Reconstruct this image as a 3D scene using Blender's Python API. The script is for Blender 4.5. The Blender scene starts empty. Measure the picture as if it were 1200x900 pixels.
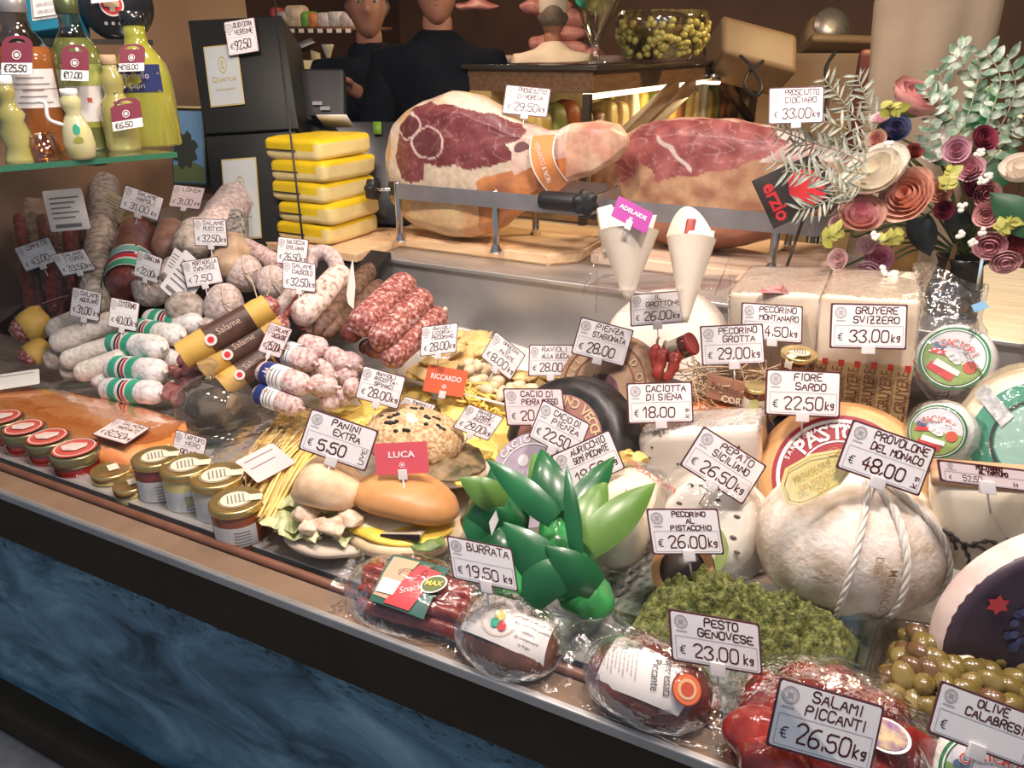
import bpy, bmesh, math, random
from mathutils import Vector as V, Matrix as M, noise
sc = bpy.context.scene
COL = sc.collection
random.seed(7); noise.seed_set(4)
R = math.radians
# ---------------------------------------------------------------- camera, world, lights, exposure
FPX, PITCH, YAW, H = 900.0, R(23.4), R(26.7), 0.84
cam = bpy.data.objects.new('camera', bpy.data.cameras.new('camera'))
COL.objects.link(cam)
cam.location = (0, 0, H)
cam.rotation_euler = (R(90) - PITCH, 0, YAW)
cam.data.sensor_width = 36.0
cam.data.lens = FPX / 1200 * 36.0
cam.data.clip_start = 0.02
sc.camera = cam
w = bpy.data.worlds.new('overcast_street')
sc.world = w
w.use_nodes = True
w.node_tree.nodes['Background'].inputs[0].default_value = (0.62, 0.78, 1.0, 1)
w.node_tree.nodes['Background'].inputs[1].default_value = 0.34
def lamp(name, loc, target, energy, size, col=(1, .86, .72), kind='AREA', spread=None, spot=None):
    l = bpy.data.lights.new(name, kind)
    l.energy = energy
    l.color = col
    if kind == 'AREA':
        l.shape = 'DISK'; l.size = size
        if spread: l.spread = R(spread)
    else:
        l.shadow_soft_size = size
        if kind == 'SPOT': l.spot_size = R(spot or 90); l.spot_blend = .7
    o = bpy.data.objects.new(name, l)
    COL.objects.link(o)
    o.location = loc
    o.rotation_euler = (V(target) - V(loc)).to_track_quat('-Z', 'Y').to_euler()
    return o
# the row of window lamps above the display, then the dim lamps of the shop
lamp('window_lamp', (0.0, .84, 1.75), (-0.1, 1.5, 0), 23, .2, (1, .86, .79))
lamp('window_lamp', (0.15, 1.75, 2.1), (-0.05, 1.5, 0), 9, .25, (1, .86, .78))
lamp('window_lamp', (-0.8, .84, 1.75), (-.85, 1.6, 0), 22, .2, (1, .86, .78))
lamp('window_lamp', (-0.8, 1.75, 2.15), (-.9, 1.75, 0), 10, .25, (1, .86, .78))
lamp('window_lamp', (-1.55, .95, 1.8), (-1.7, 1.7, 0), 9, .2, (1, .84, .75))
lamp('window_lamp', (0.6, 1.1, 1.95), (0.3, 1.6, 0), 8, .22, (1, .86, .78))
lamp('shop_lamp', (0.3, 3.6, 2.0), (0.2, 3.6, 0), 65, .3, (1, .72, .4))
lamp('shop_lamp', (-2.6, 4.6, 1.9), (-2.6, 4.9, 0), 16, .3, (1, .7, .45))
sc.view_settings.view_transform = 'Standard'
sc.view_settings.look = 'None'
sc.view_settings.exposure = 0.0
sc.view_settings.gamma = 1
sc.view_settings.use_curve_mapping = False
# ---------------------------------------------------------------- picture ray -> real place
_fw = V((-math.sin(YAW) * math.cos(PITCH), math.cos(YAW) * math.cos(PITCH), -math.sin(PITCH)))
_rt = V((math.cos(YAW), math.sin(YAW), 0))
_up = V((-math.sin(YAW) * math.sin(PITCH), math.cos(YAW) * math.sin(PITCH), math.cos(PITCH)))
CAM = V((0, 0, H))
def ray(px, py): return _fw + _rt * ((px - 600) / FPX) + _up * ((450 - py) / FPX)
DECK = ('z', 0.0)
SL = ('s', .5, 1.12, .03)      # slope on which the salami heap lies
SR = ('s', .35, 1.12, 0.0)     # slope on which the cheeses lie
STEP = ('z', .231)
def depth(px, py, s):
    """axis depth at which the sight line through a pixel meets surface s"""
    if isinstance(s, (int, float)): return s
    r = ray(px, py)
    if s[0] == 'z': return (s[1] - H) / r.z
    if s[0] == 'y': return s[1] / r.y
    if s[0] == 'x': return s[1] / r.x
    k, y0, z0 = s[1:]
    return (H - z0 + k * y0) / (k * r.y - r.z)
def P(px, py, s, dd=0.0): return CAM + ray(px, py) * (depth(px, py, s) + dd)
def rest(px, py, rpx, z=0.0):
    """depth at which a round thing of pixel radius rpx rests on height z"""
    return (H - z) / (-ray(px, py).z + rpx / FPX)
# ---------------------------------------------------------------- materials
MATS = {}
def principled(name):
    m = bpy.data.materials.new(name); m.use_nodes = True
    return m, m.node_tree.nodes, m.node_tree.links, m.node_tree.nodes['Principled BSDF']
def mat(name, c1, c2=None, scale=30, rough=.5, bump=0, bscale=None, metal=0, spec=.5, coat=0, lo=.35, hi=.65, c3=None, vcol=False, stretch=None, detail=6, trans=0, alpha=1, emit=0, sss=0):
    if name in MATS: return MATS[name]
    m, N, L, b = principled(name)
    b.inputs['Roughness'].default_value = rough
    b.inputs['Metallic'].default_value = metal
    b.inputs['Specular IOR Level'].default_value = spec
    b.inputs['Coat Weight'].default_value = coat
    b.inputs['Coat Roughness'].default_value = .08
    b.inputs['Transmission Weight'].default_value = trans
    b.inputs['Alpha'].default_value = alpha
    if sss:
        b.inputs['Subsurface Weight'].default_value = sss
        b.inputs['Subsurface Radius'].default_value = (.02, .012, .008)
    if emit:
        b.inputs['Emission Color'].default_value = (*c1, 1); b.inputs['Emission Strength'].default_value = emit
    tc = N.new('ShaderNodeTexCoord'); vec = tc.outputs['Object']
    if stretch:
        mp = N.new('ShaderNodeMapping'); mp.inputs['Scale'].default_value = stretch
        L.new(vec, mp.inputs[0]); vec = mp.outputs[0]
    src = None
    if vcol:
        at = N.new('ShaderNodeAttribute'); at.attribute_name = 'Col'; src = at.outputs['Color']
    if c2:
        n = N.new('ShaderNodeTexNoise'); n.inputs['Scale'].default_value = scale; n.inputs['Detail'].default_value = detail
        L.new(vec, n.inputs['Vector'])
        r = N.new('ShaderNodeValToRGB'); e = r.color_ramp.elements
        e[0].position, e[1].position = lo, hi
        e[0].color, e[1].color = (*c1, 1), (*c2, 1)
        if c3:
            x = e.new((lo + hi) / 2); x.color = (*c3, 1)
        L.new(n.outputs[0], r.inputs[0])
        if src:
            mx = N.new('ShaderNodeMix'); mx.data_type = 'RGBA'; mx.blend_type = 'MULTIPLY'; mx.inputs[0].default_value = 1
            L.new(src, mx.inputs[6]); L.new(r.outputs[0], mx.inputs[7]); src = mx.outputs[2]
        else: src = r.outputs[0]
    if src: L.new(src, b.inputs['Base Color'])
    else: b.inputs['Base Color'].default_value = (*c1, 1)
    if bump:
        n2 = N.new('ShaderNodeTexNoise'); n2.inputs['Scale'].default_value = bscale or scale; n2.inputs['Detail'].default_value = 5
        L.new(vec, n2.inputs['Vector'])
        bp = N.new('ShaderNodeBump'); bp.inputs['Strength'].default_value = bump; bp.inputs['Distance'].default_value = .004
        L.new(n2.outputs[0], bp.inputs['Height']); L.new(bp.outputs[0], b.inputs['Normal'])
    MATS[name] = m
    return m
def film(name, tint=(1, 1, 1), amount=.12, rough=.12, bump=.6, bscale=45, haze=0.0, blend=.35):
    """clear film or thin glass: see-through with real sheen"""
    if name in MATS: return MATS[name]
    m = bpy.data.materials.new(name); m.use_nodes = True
    N, L = m.node_tree.nodes, m.node_tree.links
    N.remove(N['Principled BSDF'])
    out = N['Material Output']
    t = N.new('ShaderNodeBsdfTransparent'); t.inputs[0].default_value = (*tint, 1)
    g = N.new('ShaderNodeBsdfGlossy'); g.inputs['Roughness'].default_value = rough; g.inputs[0].default_value = (1, 1, 1, 1)
    lw = N.new('ShaderNodeLayerWeight'); lw.inputs[0].default_value = blend
    mm = N.new('ShaderNodeMath'); mm.operation = 'MULTIPLY_ADD'; mm.inputs[1].default_value = .55; mm.inputs[2].default_value = amount
    mm.use_clamp = True
    L.new(lw.outputs['Fresnel'], mm.inputs[0])
    mx = N.new('ShaderNodeMixShader'); L.new(mm.outputs[0], mx.inputs[0]); L.new(t.outputs[0], mx.inputs[1]); L.new(g.outputs[0], mx.inputs[2])
    last = mx
    if haze:
        d = N.new('ShaderNodeBsdfDiffuse'); d.inputs[0].default_value = (.9, .88, .86, 1)
        m2 = N.new('ShaderNodeMixShader'); m2.inputs[0].default_value = haze
        L.new(mx.outputs[0], m2.inputs[1]); L.new(d.outputs[0], m2.inputs[2]); last = m2
    if bump:
        tc = N.new('ShaderNodeTexCoord'); n = N.new('ShaderNodeTexNoise'); n.inputs['Scale'].default_value = bscale; n.inputs['Detail'].default_value = 3
        L.new(tc.outputs['Object'], n.inputs['Vector'])
        bp = N.new('ShaderNodeBump'); bp.inputs['Strength'].default_value = bump; bp.inputs['Distance'].default_value = .01
        L.new(n.outputs[0], bp.inputs['Height']); L.new(bp.outputs[0], g.inputs['Normal']); L.new(bp.outputs[0], lw.inputs['Normal'])
    L.new(last.outputs[0], out.inputs[0])
    MATS[name] = m
    return m
# ---------------------------------------------------------------- geometry
class G:
    def __init__(s): s.v = []; s.f = []
    def add(s, vs, fs):
        o = len(s.v); s.v += [V(a) for a in vs]; s.f += [tuple(i + o for i in f) for f in fs]; return s
    def grid(s, rows, wrap=False, cap0=False, cap1=False):
        o = len(s.v); n = len(rows[0])
        for r in rows: s.v += [V(a) for a in r]
        for i in range(len(rows) - 1):
            for j in range(n if wrap else n - 1):
                k = (j + 1) % n
                s.f.append((o + i * n + j, o + i * n + k, o + (i + 1) * n + k, o + (i + 1) * n + j))
        if cap0: s.f.append(tuple(o + j for j in range(n))[::-1])
        if cap1: s.f.append(tuple(o + (len(rows) - 1) * n + j for j in range(n)))
        return s
    def tube(s, pts, rad, n=14, a0=0, a1=None, squash=1.0, upv=None):
        pts = [V(p) for p in pts]
        if isinstance(rad, (int, float)): rad = [rad] * len(pts)
        t = (pts[1] - pts[0]).normalized()
        ref = V(upv) if upv else (V((0, 0, 1)) if abs(t.z) < .9 else V((1, 0, 0)))
        u = (ref - t * ref.dot(t)).normalized()
        rows = []
        for i, p in enumerate(pts):
            if i: t = (pts[min(i + 1, len(pts) - 1)] - pts[i - 1]).normalized()
            u = (u - t * u.dot(t)).normalized(); v = t.cross(u)
            if a1 is None: rows.append([p + (u * math.cos(2 * math.pi * j / n) * squash + v * math.sin(2 * math.pi * j / n)) * rad[i] for j in range(n)])
            else: rows.append([p + (u * math.cos(a0 + (a1 - a0) * j / n) * squash + v * math.sin(a0 + (a1 - a0) * j / n)) * rad[i] for j in range(n + 1)])
        return s.grid(rows, wrap=a1 is None, cap0=a1 is None, cap1=a1 is None)
    def lathe(s, prof, o=(0, 0, 0), ax=(0, 0, 1), n=32, sx=1.0, ref=None, cap=True):
        o = V(o); ax = V(ax).normalized()
        ref = V(ref) if ref else (V((1, 0, 0)) if abs(ax.x) < .9 else V((0, 0, 1)))
        u = (ref - ax * ref.dot(ax)).normalized(); v = ax.cross(u)
        rows = [[o + ax * h + (u * math.cos(2 * math.pi * j / n) * sx + v * math.sin(2 * math.pi * j / n)) * r for j in range(n)] for r, h in prof]
        return s.grid(rows, True, cap and prof[0][0] > 1e-6, cap and prof[-1][0] > 1e-6)
    def box(s, c, U, W, N, bev=0.0):
        c, U, W, N = V(c), V(U), V(W), V(N)
        bm = bmesh.new(); bmesh.ops.create_cube(bm, size=2)
        l = [U.length, W.length, N.length]
        for x in bm.verts: x.co = V((x.co.x * l[0], x.co.y * l[1], x.co.z * l[2]))
        if bev: bmesh.ops.bevel(bm, geom=bm.edges[:], offset=min(bev, min(l) * .95), segments=3, affect='EDGES', profile=.6)
        u, w_, n = U.normalized(), W.normalized(), N.normalized()
        bm.verts.index_update()
        s.add([c + u * x.co.x + w_ * x.co.y + n * x.co.z for x in bm.verts], [[x.index for x in f.verts] for f in bm.faces]); bm.free()
        return s
    def prism(s, poly, thick):
        """flat outline (3D points) given thickness vector"""
        n = len(poly); t = V(thick)
        s.add(list(poly) + [V(p) + t for p in poly], [tuple(range(n))[::-1], tuple(range(n, 2 * n))] + [(i, (i + 1) % n, n + (i + 1) % n, n + i) for i in range(n)])
        return s
    def blob(s, c, U, W, N, e=1.0, nu=32, nv=18):
        c, U, W, N = V(c), V(U), V(W), V(N)
        pw = lambda x: math.copysign(abs(x) ** e, x)
        rows = []
        for i in range(nv + 1):
            th = -math.pi / 2 + math.pi * i / nv; ct, st = pw(math.cos(th)) if math.cos(th) > 1e-9 else 0, pw(math.sin(th))
            rows.append([c + U * (ct * pw(math.cos(2 * math.pi * j / nu))) + W * (ct * pw(math.sin(2 * math.pi * j / nu))) + N * st for j in range(nu)])
        return s.grid(rows, True)
    def rough(s, amp, freq, seed=0, zmul=1):
        off = V((seed * 3.7, seed * 1.3, seed * 7.1))
        for a in s.v:
            d = noise.noise_vector(a * freq + off); a += V((d.x, d.y, d.z * zmul)) * amp
        return s
    def build(s, name, m, parent=None, smooth=True, col=None, loc=None, angle=None):
        o = V(loc) if loc is not None else (ORIG[parent.name] if parent else sum(s.v, V()) / len(s.v))
        me = bpy.data.meshes.new(name)
        me.from_pydata([a - o for a in s.v], [], s.f)
        for q in (m if isinstance(m, (list, tuple)) else [m]): me.materials.append(q)
        if smooth:
            me.polygons.foreach_set('use_smooth', [True] * len(me.polygons))
            if angle: me.set_sharp_from_angle(angle=R(angle))
        if col:
            at = me.color_attributes.new('Col', 'FLOAT_COLOR', 'POINT')
            for i, a in enumerate(s.v): at.data[i].color = (*col(a), 1)
        ob = bpy.data.objects.new(name, me); COL.objects.link(ob)
        ORIG[ob.name] = o
        if parent:
            ob.parent = parent; ob.location = o - ORIG[parent.name]
        else: ob.location = o
        return ob
ORIG = {}
def thing(name, label, cat, loc, group=None):
    o = bpy.data.objects.new(name, None); COL.objects.link(o)
    o.location = loc; o.empty_display_size = .05; ORIG[o.name] = V(loc)
    return tag(o, label, cat, group)
def tag(o, label, cat, group=None, kind=None):
    o['label'] = label; o['category'] = cat
    if group: o['group'] = group
    if kind: o['kind'] = kind
    return o
def struct(g, name, m, smooth=False, label=None):
    o = g.build(name, m, smooth=smooth); o['kind'] = 'structure'
    if label: o['label'] = label
    return o
def lab(o, l): o['label'] = l; return o
def lerp(a, b, t): return a + (b - a) * t
def smooth_path(pts, k=6):
    pts = [V(p) for p in pts]; out = []
    q = [pts[0] * 2 - pts[1]] + pts + [pts[-1] * 2 - pts[-2]]
    for i in range(1, len(q) - 2):
        for j in range(k):
            t = j / k; a, b, c, d = q[i - 1:i + 3]
            out.append(.5 * ((2 * b) + (c - a) * t + (2 * a - 5 * b + 4 * c - d) * t * t + (3 * b - a - 3 * c + d) * t ** 3))
    return out + [pts[-1]]
# ---------------------------------------------------------------- writing
GLYPH = dict(A='002640|1232', B='000626353423033341301000|', C='4536160501103041', D='0006264541200 0', E='40000646|0333', F='000646|0333', G='453616050110304143 23', H='0006|4046|0343', I='2026', J='3631201001', K='0006|460340', L='060040', M='0006234640', N='00064046', O='16050110304145 3616', P='000636454433 03', Q='160501103041453616|2240', R='00063645443303|2340', S='453616050413334241301001', T='0646|2620', U='060110304146', V='062046', W='0610243046', X='0046|0640', Y='062346|2320', Z='06460040|1333')
GLYPH.update({'0': '16050110304145 3616', '1': '042620', '2': '05163645440040', '3': '05163645342333424130 1001', '4': '360242|3430', '5': '460603344241301001', '6': '46260401103041423313 02', '7': '064610', '8': '130405163645443313020110304142 33', '9': '4433130405163645443010', ',': '2110', '.': '2021', '-': '1333', '€': '462615112040|0434|0232', 'k': '0006|340230', 'g': '341403123234|343010', "'": '2625', '/': '0046', '!': '2622|2120', '*': '1333|2125'})
def strokes(ch):
    for pl in GLYPH.get(ch, '').replace(' ', '').split('|'):
        if pl: yield [(int(pl[i]) / 4, int(pl[i + 1]) / 6) for i in range(0, len(pl) - 1, 2)]
def hand(g, text, O, U, W, x0, y0, hgt, wid, N, pen=.05, jitter=.04, seed=0, fit=None):
    """marker handwriting as flat ribbons; x0,y0,hgt,wid in metres along unit U, W"""
    rnd = random.Random(seed)
    if fit: wid = min(wid, fit / max(1, len(text)) / 1.3)
    x = x0
    for ch in text:
        if ch == ' ': x += wid * .8; continue
        jy = rnd.uniform(-jitter, jitter) * hgt; sl = .12 + rnd.uniform(-.06, .06); sz = 1 + rnd.uniform(-.08, .08)
        nar = .35 if ch in ",.'!" else (.6 if ch in 'I1' else 1)
        for pl in strokes(ch):
            pts = [(x + (a - (0.5 if nar < 1 else 0)) * wid * (1 if nar == 1 else 1) + (nar * wid * .5 if nar < 1 else 0) + sl * b * hgt * .4, y0 + jy + b * hgt * sz) for a, b in pl]
            if len(pts) > 2:
                q = [pts[0]]
                for (a, b), (c, d) in zip(pts, pts[1:]): q += [(a * .75 + c * .25, b * .75 + d * .25), (a * .25 + c * .75, b * .25 + d * .75)]
                pts = q + [pts[-1]]
            for (a, b), (c, d) in zip(pts, pts[1:]):
                L_ = math.hypot(c - a, d - b) or 1e-6; ex, ey = (c - a) / L_, (d - b) / L_; h = pen * hgt
                q = [(a - ex * h - ey * h, b - ey * h + ex * h), (a - ex * h + ey * h, b - ey * h - ex * h), (c + ex * h + ey * h, d + ey * h - ex * h), (c + ex * h - ey * h, d + ey * h + ex * h)]
                g.add([O + U * p + W * r + N for p, r in q], [(0, 1, 2, 3)])
        x += wid * 1.3 * nar
    return x
def ptext(text, O, U, W, size, m, parent, name='lettering', align='CENTER', width=None, thick=0, spacing=1):
    """printed lettering: baseline-centre at O, along U, up W (unit vectors)"""
    cu = bpy.data.curves.new('t', 'FONT'); cu.body = text; cu.size = 1; cu.align_x = align; cu.align_y = 'CENTER'; cu.offset = thick; cu.resolution_u = 2; cu.space_character = spacing
    to = bpy.data.objects.new('t', cu); COL.objects.link(to)
    me = bpy.data.meshes.new_from_object(to); bpy.data.objects.remove(to); bpy.data.curves.remove(cu)
    g = G()
    if len(me.vertices):
        xs = [a.co.x for a in me.vertices]; k = size
        kx = (width / (max(xs) - min(xs))) if width else k
        g.add([O + U * (a.co.x * kx) + W * (a.co.y * k) for a in me.vertices], [tuple(p.vertices) for p in me.polygons])
    bpy.data.meshes.remove(me)
    if parent is None: return g
    return g.build(name, m, parent, smooth=False)
def arctext(text, O, U, W, rad, a0, a1, size, m, parent, name='lettering', flip=False, thick=.02):
    """letters set along an arc, angles in degrees from U towards W"""
    g = G(); n = len(text)
    for i, ch in enumerate(text):
        if ch == ' ': continue
        a = R(lerp(a0, a1, i / max(1, n - 1))); c = U * math.cos(a) + W * math.sin(a); t = U * math.sin(a) - W * math.cos(a)
        if flip: q = ptext(ch, O + c * rad, -t, -c, size, m, None, thick=thick)
        else: q = ptext(ch, O + c * rad, t, c, size, m, None, thick=thick)
        g.add(q.v, q.f)
    return g.build(name, m, parent, smooth=False)
def disc(g, O, U, W, r0, r1, n=40, a0=0, a1=360, k=1.0):
    a = [R(lerp(a0, a1, i / n)) for i in range(n + 1)]
    if r0 <= 0:
        g.add([O] + [O + U * math.cos(t) * r1 + W * math.sin(t) * r1 * k for t in a], [(0, i + 1, i + 2) for i in range(n)])
    else:
        g.grid([[O + (U * math.cos(t) + W * math.sin(t) * k) * r0 for t in a], [O + (U * math.cos(t) + W * math.sin(t) * k) * r1 for t in a]])
    return g
# ---------------------------------------------------------------- setting
steel = mat('steel', (.55, .53, .51), (.7, .68, .65), scale=6, rough=.42, metal=.75, stretch=(1, 12, 1), bump=.03, bscale=60)
dark_steel = mat('dark_steel', (.12, .11, .1), rough=.35, metal=1)
brown_paint = mat('brown_paint', (.05, .032, .018), (.06, .04, .024), scale=9, rough=.7, spec=.2)
lip_top = mat('lip_top', (.20, .13, .085), (.25, .165, .11), scale=12, rough=.3, spec=.6)
rail_brown = mat('rail_brown', (.16, .065, .035), (.2, .085, .05), scale=20, rough=.45)
black = mat('black', (.012, .011, .012), rough=.5)
black_gloss = mat('black_gloss', (.012, .012, .013), rough=.18, spec=.6)
wood_board = mat('wood_board', (.72, .46, .24), (.85, .6, .36), scale=7, stretch=(1.2, 9, 9), rough=.42, bump=.05)
tan_wall = mat('tan_wall', (.26, .155, .09), (.32, .20, .12), scale=3, rough=.35, stretch=(1, 1, .3))
def blue_panel():
    m, N, L, b = principled('blue_plaster')
    tc = N.new('ShaderNodeTexCoord'); mp = N.new('ShaderNodeMapping'); mp.inputs['Rotation'].default_value = (0, R(35), 0); mp.inputs['Scale'].default_value = (1.4, 1, 3.2)
    L.new(tc.outputs['Object'], mp.inputs[0])
    n1 = N.new('ShaderNodeTexNoise'); n1.inputs['Scale'].default_value = 2.2; n1.inputs['Detail'].default_value = 9; n1.inputs['Roughness'].default_value = .62; n1.inputs['Distortion'].default_value = .9
    L.new(mp.outputs[0], n1.inputs['Vector'])
    r1 = N.new('ShaderNodeValToRGB'); e = r1.color_ramp.elements
    e[0].position, e[0].color = .34, (.02, .05, .07, 1); e[1].position, e[1].color = .72, (.36, .55, .64, 1)
    x = e.new(.5); x.color = (.12, .24, .32, 1)
    L.new(n1.outputs[0], r1.inputs[0])
    n2 = N.new('ShaderNodeTexNoise'); n2.inputs['Scale'].default_value = 26; n2.inputs['Detail'].default_value = 6; n2.inputs['Roughness'].default_value = .75
    L.new(mp.outputs[0], n2.inputs['Vector'])
    sx = N.new('ShaderNodeSeparateXYZ'); L.new(tc.outputs['Object'], sx.inputs[0])
    mr = N.new('ShaderNodeMapRange'); mr.inputs[1].default_value = .16; mr.inputs[2].default_value = .32; mr.inputs[3].default_value = 0; mr.inputs[4].default_value = .2
    L.new(sx.outputs['Z'], mr.inputs[0])
    ad = N.new('ShaderNodeMath'); ad.operation = 'ADD'; L.new(n2.outputs[0], ad.inputs[0]); L.new(mr.outputs[0], ad.inputs[1])
    r2 = N.new('ShaderNodeValToRGB'); f = r2.color_ramp.elements
    f[0].position, f[0].color = .64, (1, 1, 1, 1); f[1].position, f[1].color = .74, (.04, .05, .06, 1)
    L.new(ad.outputs[0], r2.inputs[0])
    mx = N.new('ShaderNodeMix'); mx.data_type = 'RGBA'; mx.blend_type = 'MULTIPLY'; mx.inputs[0].default_value = 1
    L.new(r1.outputs[0], mx.inputs[6]); L.new(r2.outputs[0], mx.inputs[7]); L.new(mx.outputs[2], b.inputs['Base Color'])
    b.inputs['Roughness'].default_value = .4
    return m
GX0, GX1, YG = -3.2, 1.3, .752
def bx(x0, x1, y0, y1, z0, z1, bev=0):
    return G().box(((x0 + x1) / 2, (y0 + y1) / 2, (z0 + z1) / 2), ((x1 - x0) / 2, 0, 0), (0, (y1 - y0) / 2, 0), (0, 0, (z1 - z0) / 2), bev)
struct(bx(-5, 3, -2.5, 8, -.8, -.735), 'floor', mat('pavement', (.2, .19, .19), (.3, .29, .29), scale=14, rough=.7, bump=.3, bscale=90))
struct(bx(GX0, GX1, YG + .012, YG + .09, -.735, -.1), 'wall_front', blue_panel())
struct(bx(GX0, GX1, YG - .052, YG + .08, -.735, -.645, .004), 'baseboard_front', brown_paint)
struct(bx(GX0, GX1, YG - .004, YG + .06, -.125, -.006, .004), 'trim_fascia', brown_paint)
struct(bx(GX0, GX1, YG - .008, YG + .004, -.012, .006, .003), 'trim_glass_channel', steel)
struct(bx(GX0, GX1, YG + .004, .806, -.06, 0, .002), 'window_1_sill', lip_top)
struct(G().tube([(GX0, .816, .002), (GX1, .816, .002)], .009, 12), 'trim_sill_rail', rail_brown, True)
struct(bx(GX0, GX1, .80, .86, -.07, -.02), 'trim_sill_gap', black)
struct(bx(GX0, GX1, .846, 2.05, -.06, -.002, .002), 'trim_display_deck', steel)
pane = G().box((-.95, YG - .002, 1.15), (2.25, 0, 0), (0, .003, 0), (0, 0, 1.145))
o = struct(pane, 'window_1', film('pane_glass', amount=.006, rough=.01, bump=0, blend=.05), label='clear shop window pane in front of the display')
# step at the back of the display, with a folded steel front
struct(bx(-2.8, GX1, 2.0, 2.75, .0, .222, .004), 'trim_display_step', steel)
struct(bx(-2.8, GX1, 1.985, 2.76, .218, .231, .004), 'trim_step_top', steel)
# sloping carriers under the heaps, coloured dark as the shade in the gaps
def carrier(x0, x1, y0, y1, k, z0):
    g = G(); g.prism([V((x0, y0, z0)), V((x1, y0, z0)), V((x1, y1, z0 + k * (y1 - y0))), V((x0, y1, z0 + k * (y1 - y0)))], (0, 0, -.02)); return g
rg = carrier(-2.6, -1.42, 1.36, 1.97, .42, .0).build('display_riser', black, smooth=False)
tag(rg, 'black sloping display riser under the heap of salami', 'riser')
rg = carrier(-.62, .9, 1.5, 1.97, .3, .0).build('display_riser', mat('riser_shade', (.06, .045, .04), rough=.7), smooth=False)
tag(rg, 'dark sloping display riser under the cheeses', 'riser')
# room shell
struct(bx(-2.86, -2.8, .71, 2.9, -.735, 2.35), 'wall_left', tan_wall)
struct(bx(1.3, 1.38, .71, 8, -.735, 2.35), 'wall_right', mat('dark_wall', (.03, .025, .024), rough=.6))
struct(bx(-5, 1.4, 7.2, 7.3, -.735, 2.35), 'wall_back', mat('brown_wall', (.16, .075, .035), (.2, .1, .05), scale=3, rough=.6))
struct(bx(-5, -4.9, 2.6, 7.3, -.735, 2.35), 'wall_shop_side', mat('brown_wall2', (.1, .05, .03), rough=.6))
struct(bx(-5, 1.4, .72, 7.3, 2.32, 2.38), 'ceiling', mat('ceiling_paint', (.5, .42, .35), rough=.8))
# ---------------------------------------------------------------- hams and their stands
def interp(tab, x):
    if x <= tab[0][0]: return tab[0][1:]
    for a, b in zip(tab, tab[1:]):
        if x <= b[0]:
            t = (x - a[0]) / (b[0] - a[0]); t2 = t
            return tuple(lerp(p, q, t2) for p, q in zip(a[1:], b[1:]))
    return tab[-1][1:]
def inside(poly, x, y):
    c = False; n = len(poly)
    for i in range(n):
        (x1, y1), (x2, y2) = poly[i], poly[i - 1]
        if (y1 > y) != (y2 > y) and x < (x2 - x1) * (y - y1) / (y2 - y1) + x1: c = not c
    return c
meat_m = mat('cured_meat', (.86, .86, .86), (1.06, 1.04, 1.02), scale=55, vcol=True, rough=.36, bump=.35, bscale=70, coat=.12, sss=.06)
def ham_body(tab, yp, hy, lean, paint, n=260, m=240):
    pl = [P(x, 200, ('y', yp)) for x, _, _ in tab]
    rows = []; x0, x1 = tab[0][0], tab[-1][0]
    for i in range(n + 1):
        t = i / n; t = t * t * (3 - 2 * t) * .35 + t * .65
        px = lerp(x0, x1, t); zt, zb = interp(tab, px)
        a, b = P(px, zt, ('y', yp)), P(px, zb, ('y', yp)); c = (a + b) / 2; hz = (a.z - b.z) / 2
        d = interp(hy, px)[0]; row = []
        for j in range(m):
            an = 2 * math.pi * j / m; s, co = math.sin(an), math.cos(an)
            e = .75
            q = V((lerp(b.x, a.x, .5 + .5 * s), c.y + d * math.copysign(abs(co) ** e, co), c.z + hz * math.copysign(abs(s) ** .95, s)))
            if q.y < c.y - d * .72: q.y = c.y - d * .72 - (c.y - d * .72 - q.y) * .25
            row.append(q)
        rows.append(row)
    g = G().grid(rows, True, True, True).rough(.006, 14, 2)
    kx = [(x, P(x, 200, ('y', yp)).x) for x in range(int(x0) - 10, int(x1) + 12, 4)]
    def px_of(v):
        q = v - CAM; f = q.dot(_fw)
        k = yp / v.y
        return None
    def col(v):
        # planar chart of the cut face: (x, z) on the plane y = yp, measured in chart units
        q = V((v.x, yp - .095, v.z)) - CAM; f = q.dot(_fw)
        X, Y = 600 + FPX * q.dot(_rt) / f, 450 - FPX * q.dot(_up) / f
        nz = noise.noise_vector(v * 22); X += nz.x * 4; Y += nz.z * 4
        return paint(X, Y, v, v.y < yp + .01)
    return g, col
def mix3(a, b, t): t = max(0, min(1, t)); return tuple(lerp(p, q, t) for p, q in zip(a, b))
LEAN, LEAN2, FAT, FAT2, SKIN, SKIN2 = (.15, .03, .033), (.27, .075, .078), (.72, .54, .42), (.80, .64, .52), (.55, .25, .10), (.70, .50, .25)
def streak(v, f=(16, 30, 60), w=.05):
    n = noise.noise(V((v.x * f[0] + v.z * 18, v.y * f[1], v.z * f[2] - v.x * 12)))
    return max(0, 1 - abs(n) / w)
lean1 = [(466, 148), (478, 128), (500, 121), (530, 124), (562, 131), (585, 140), (608, 154), (602, 167), (590, 168), (597, 180), (597, 189), (575, 196), (555, 198), (520, 194), (500, 192), (497, 213), (470, 212), (460, 185)]
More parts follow.
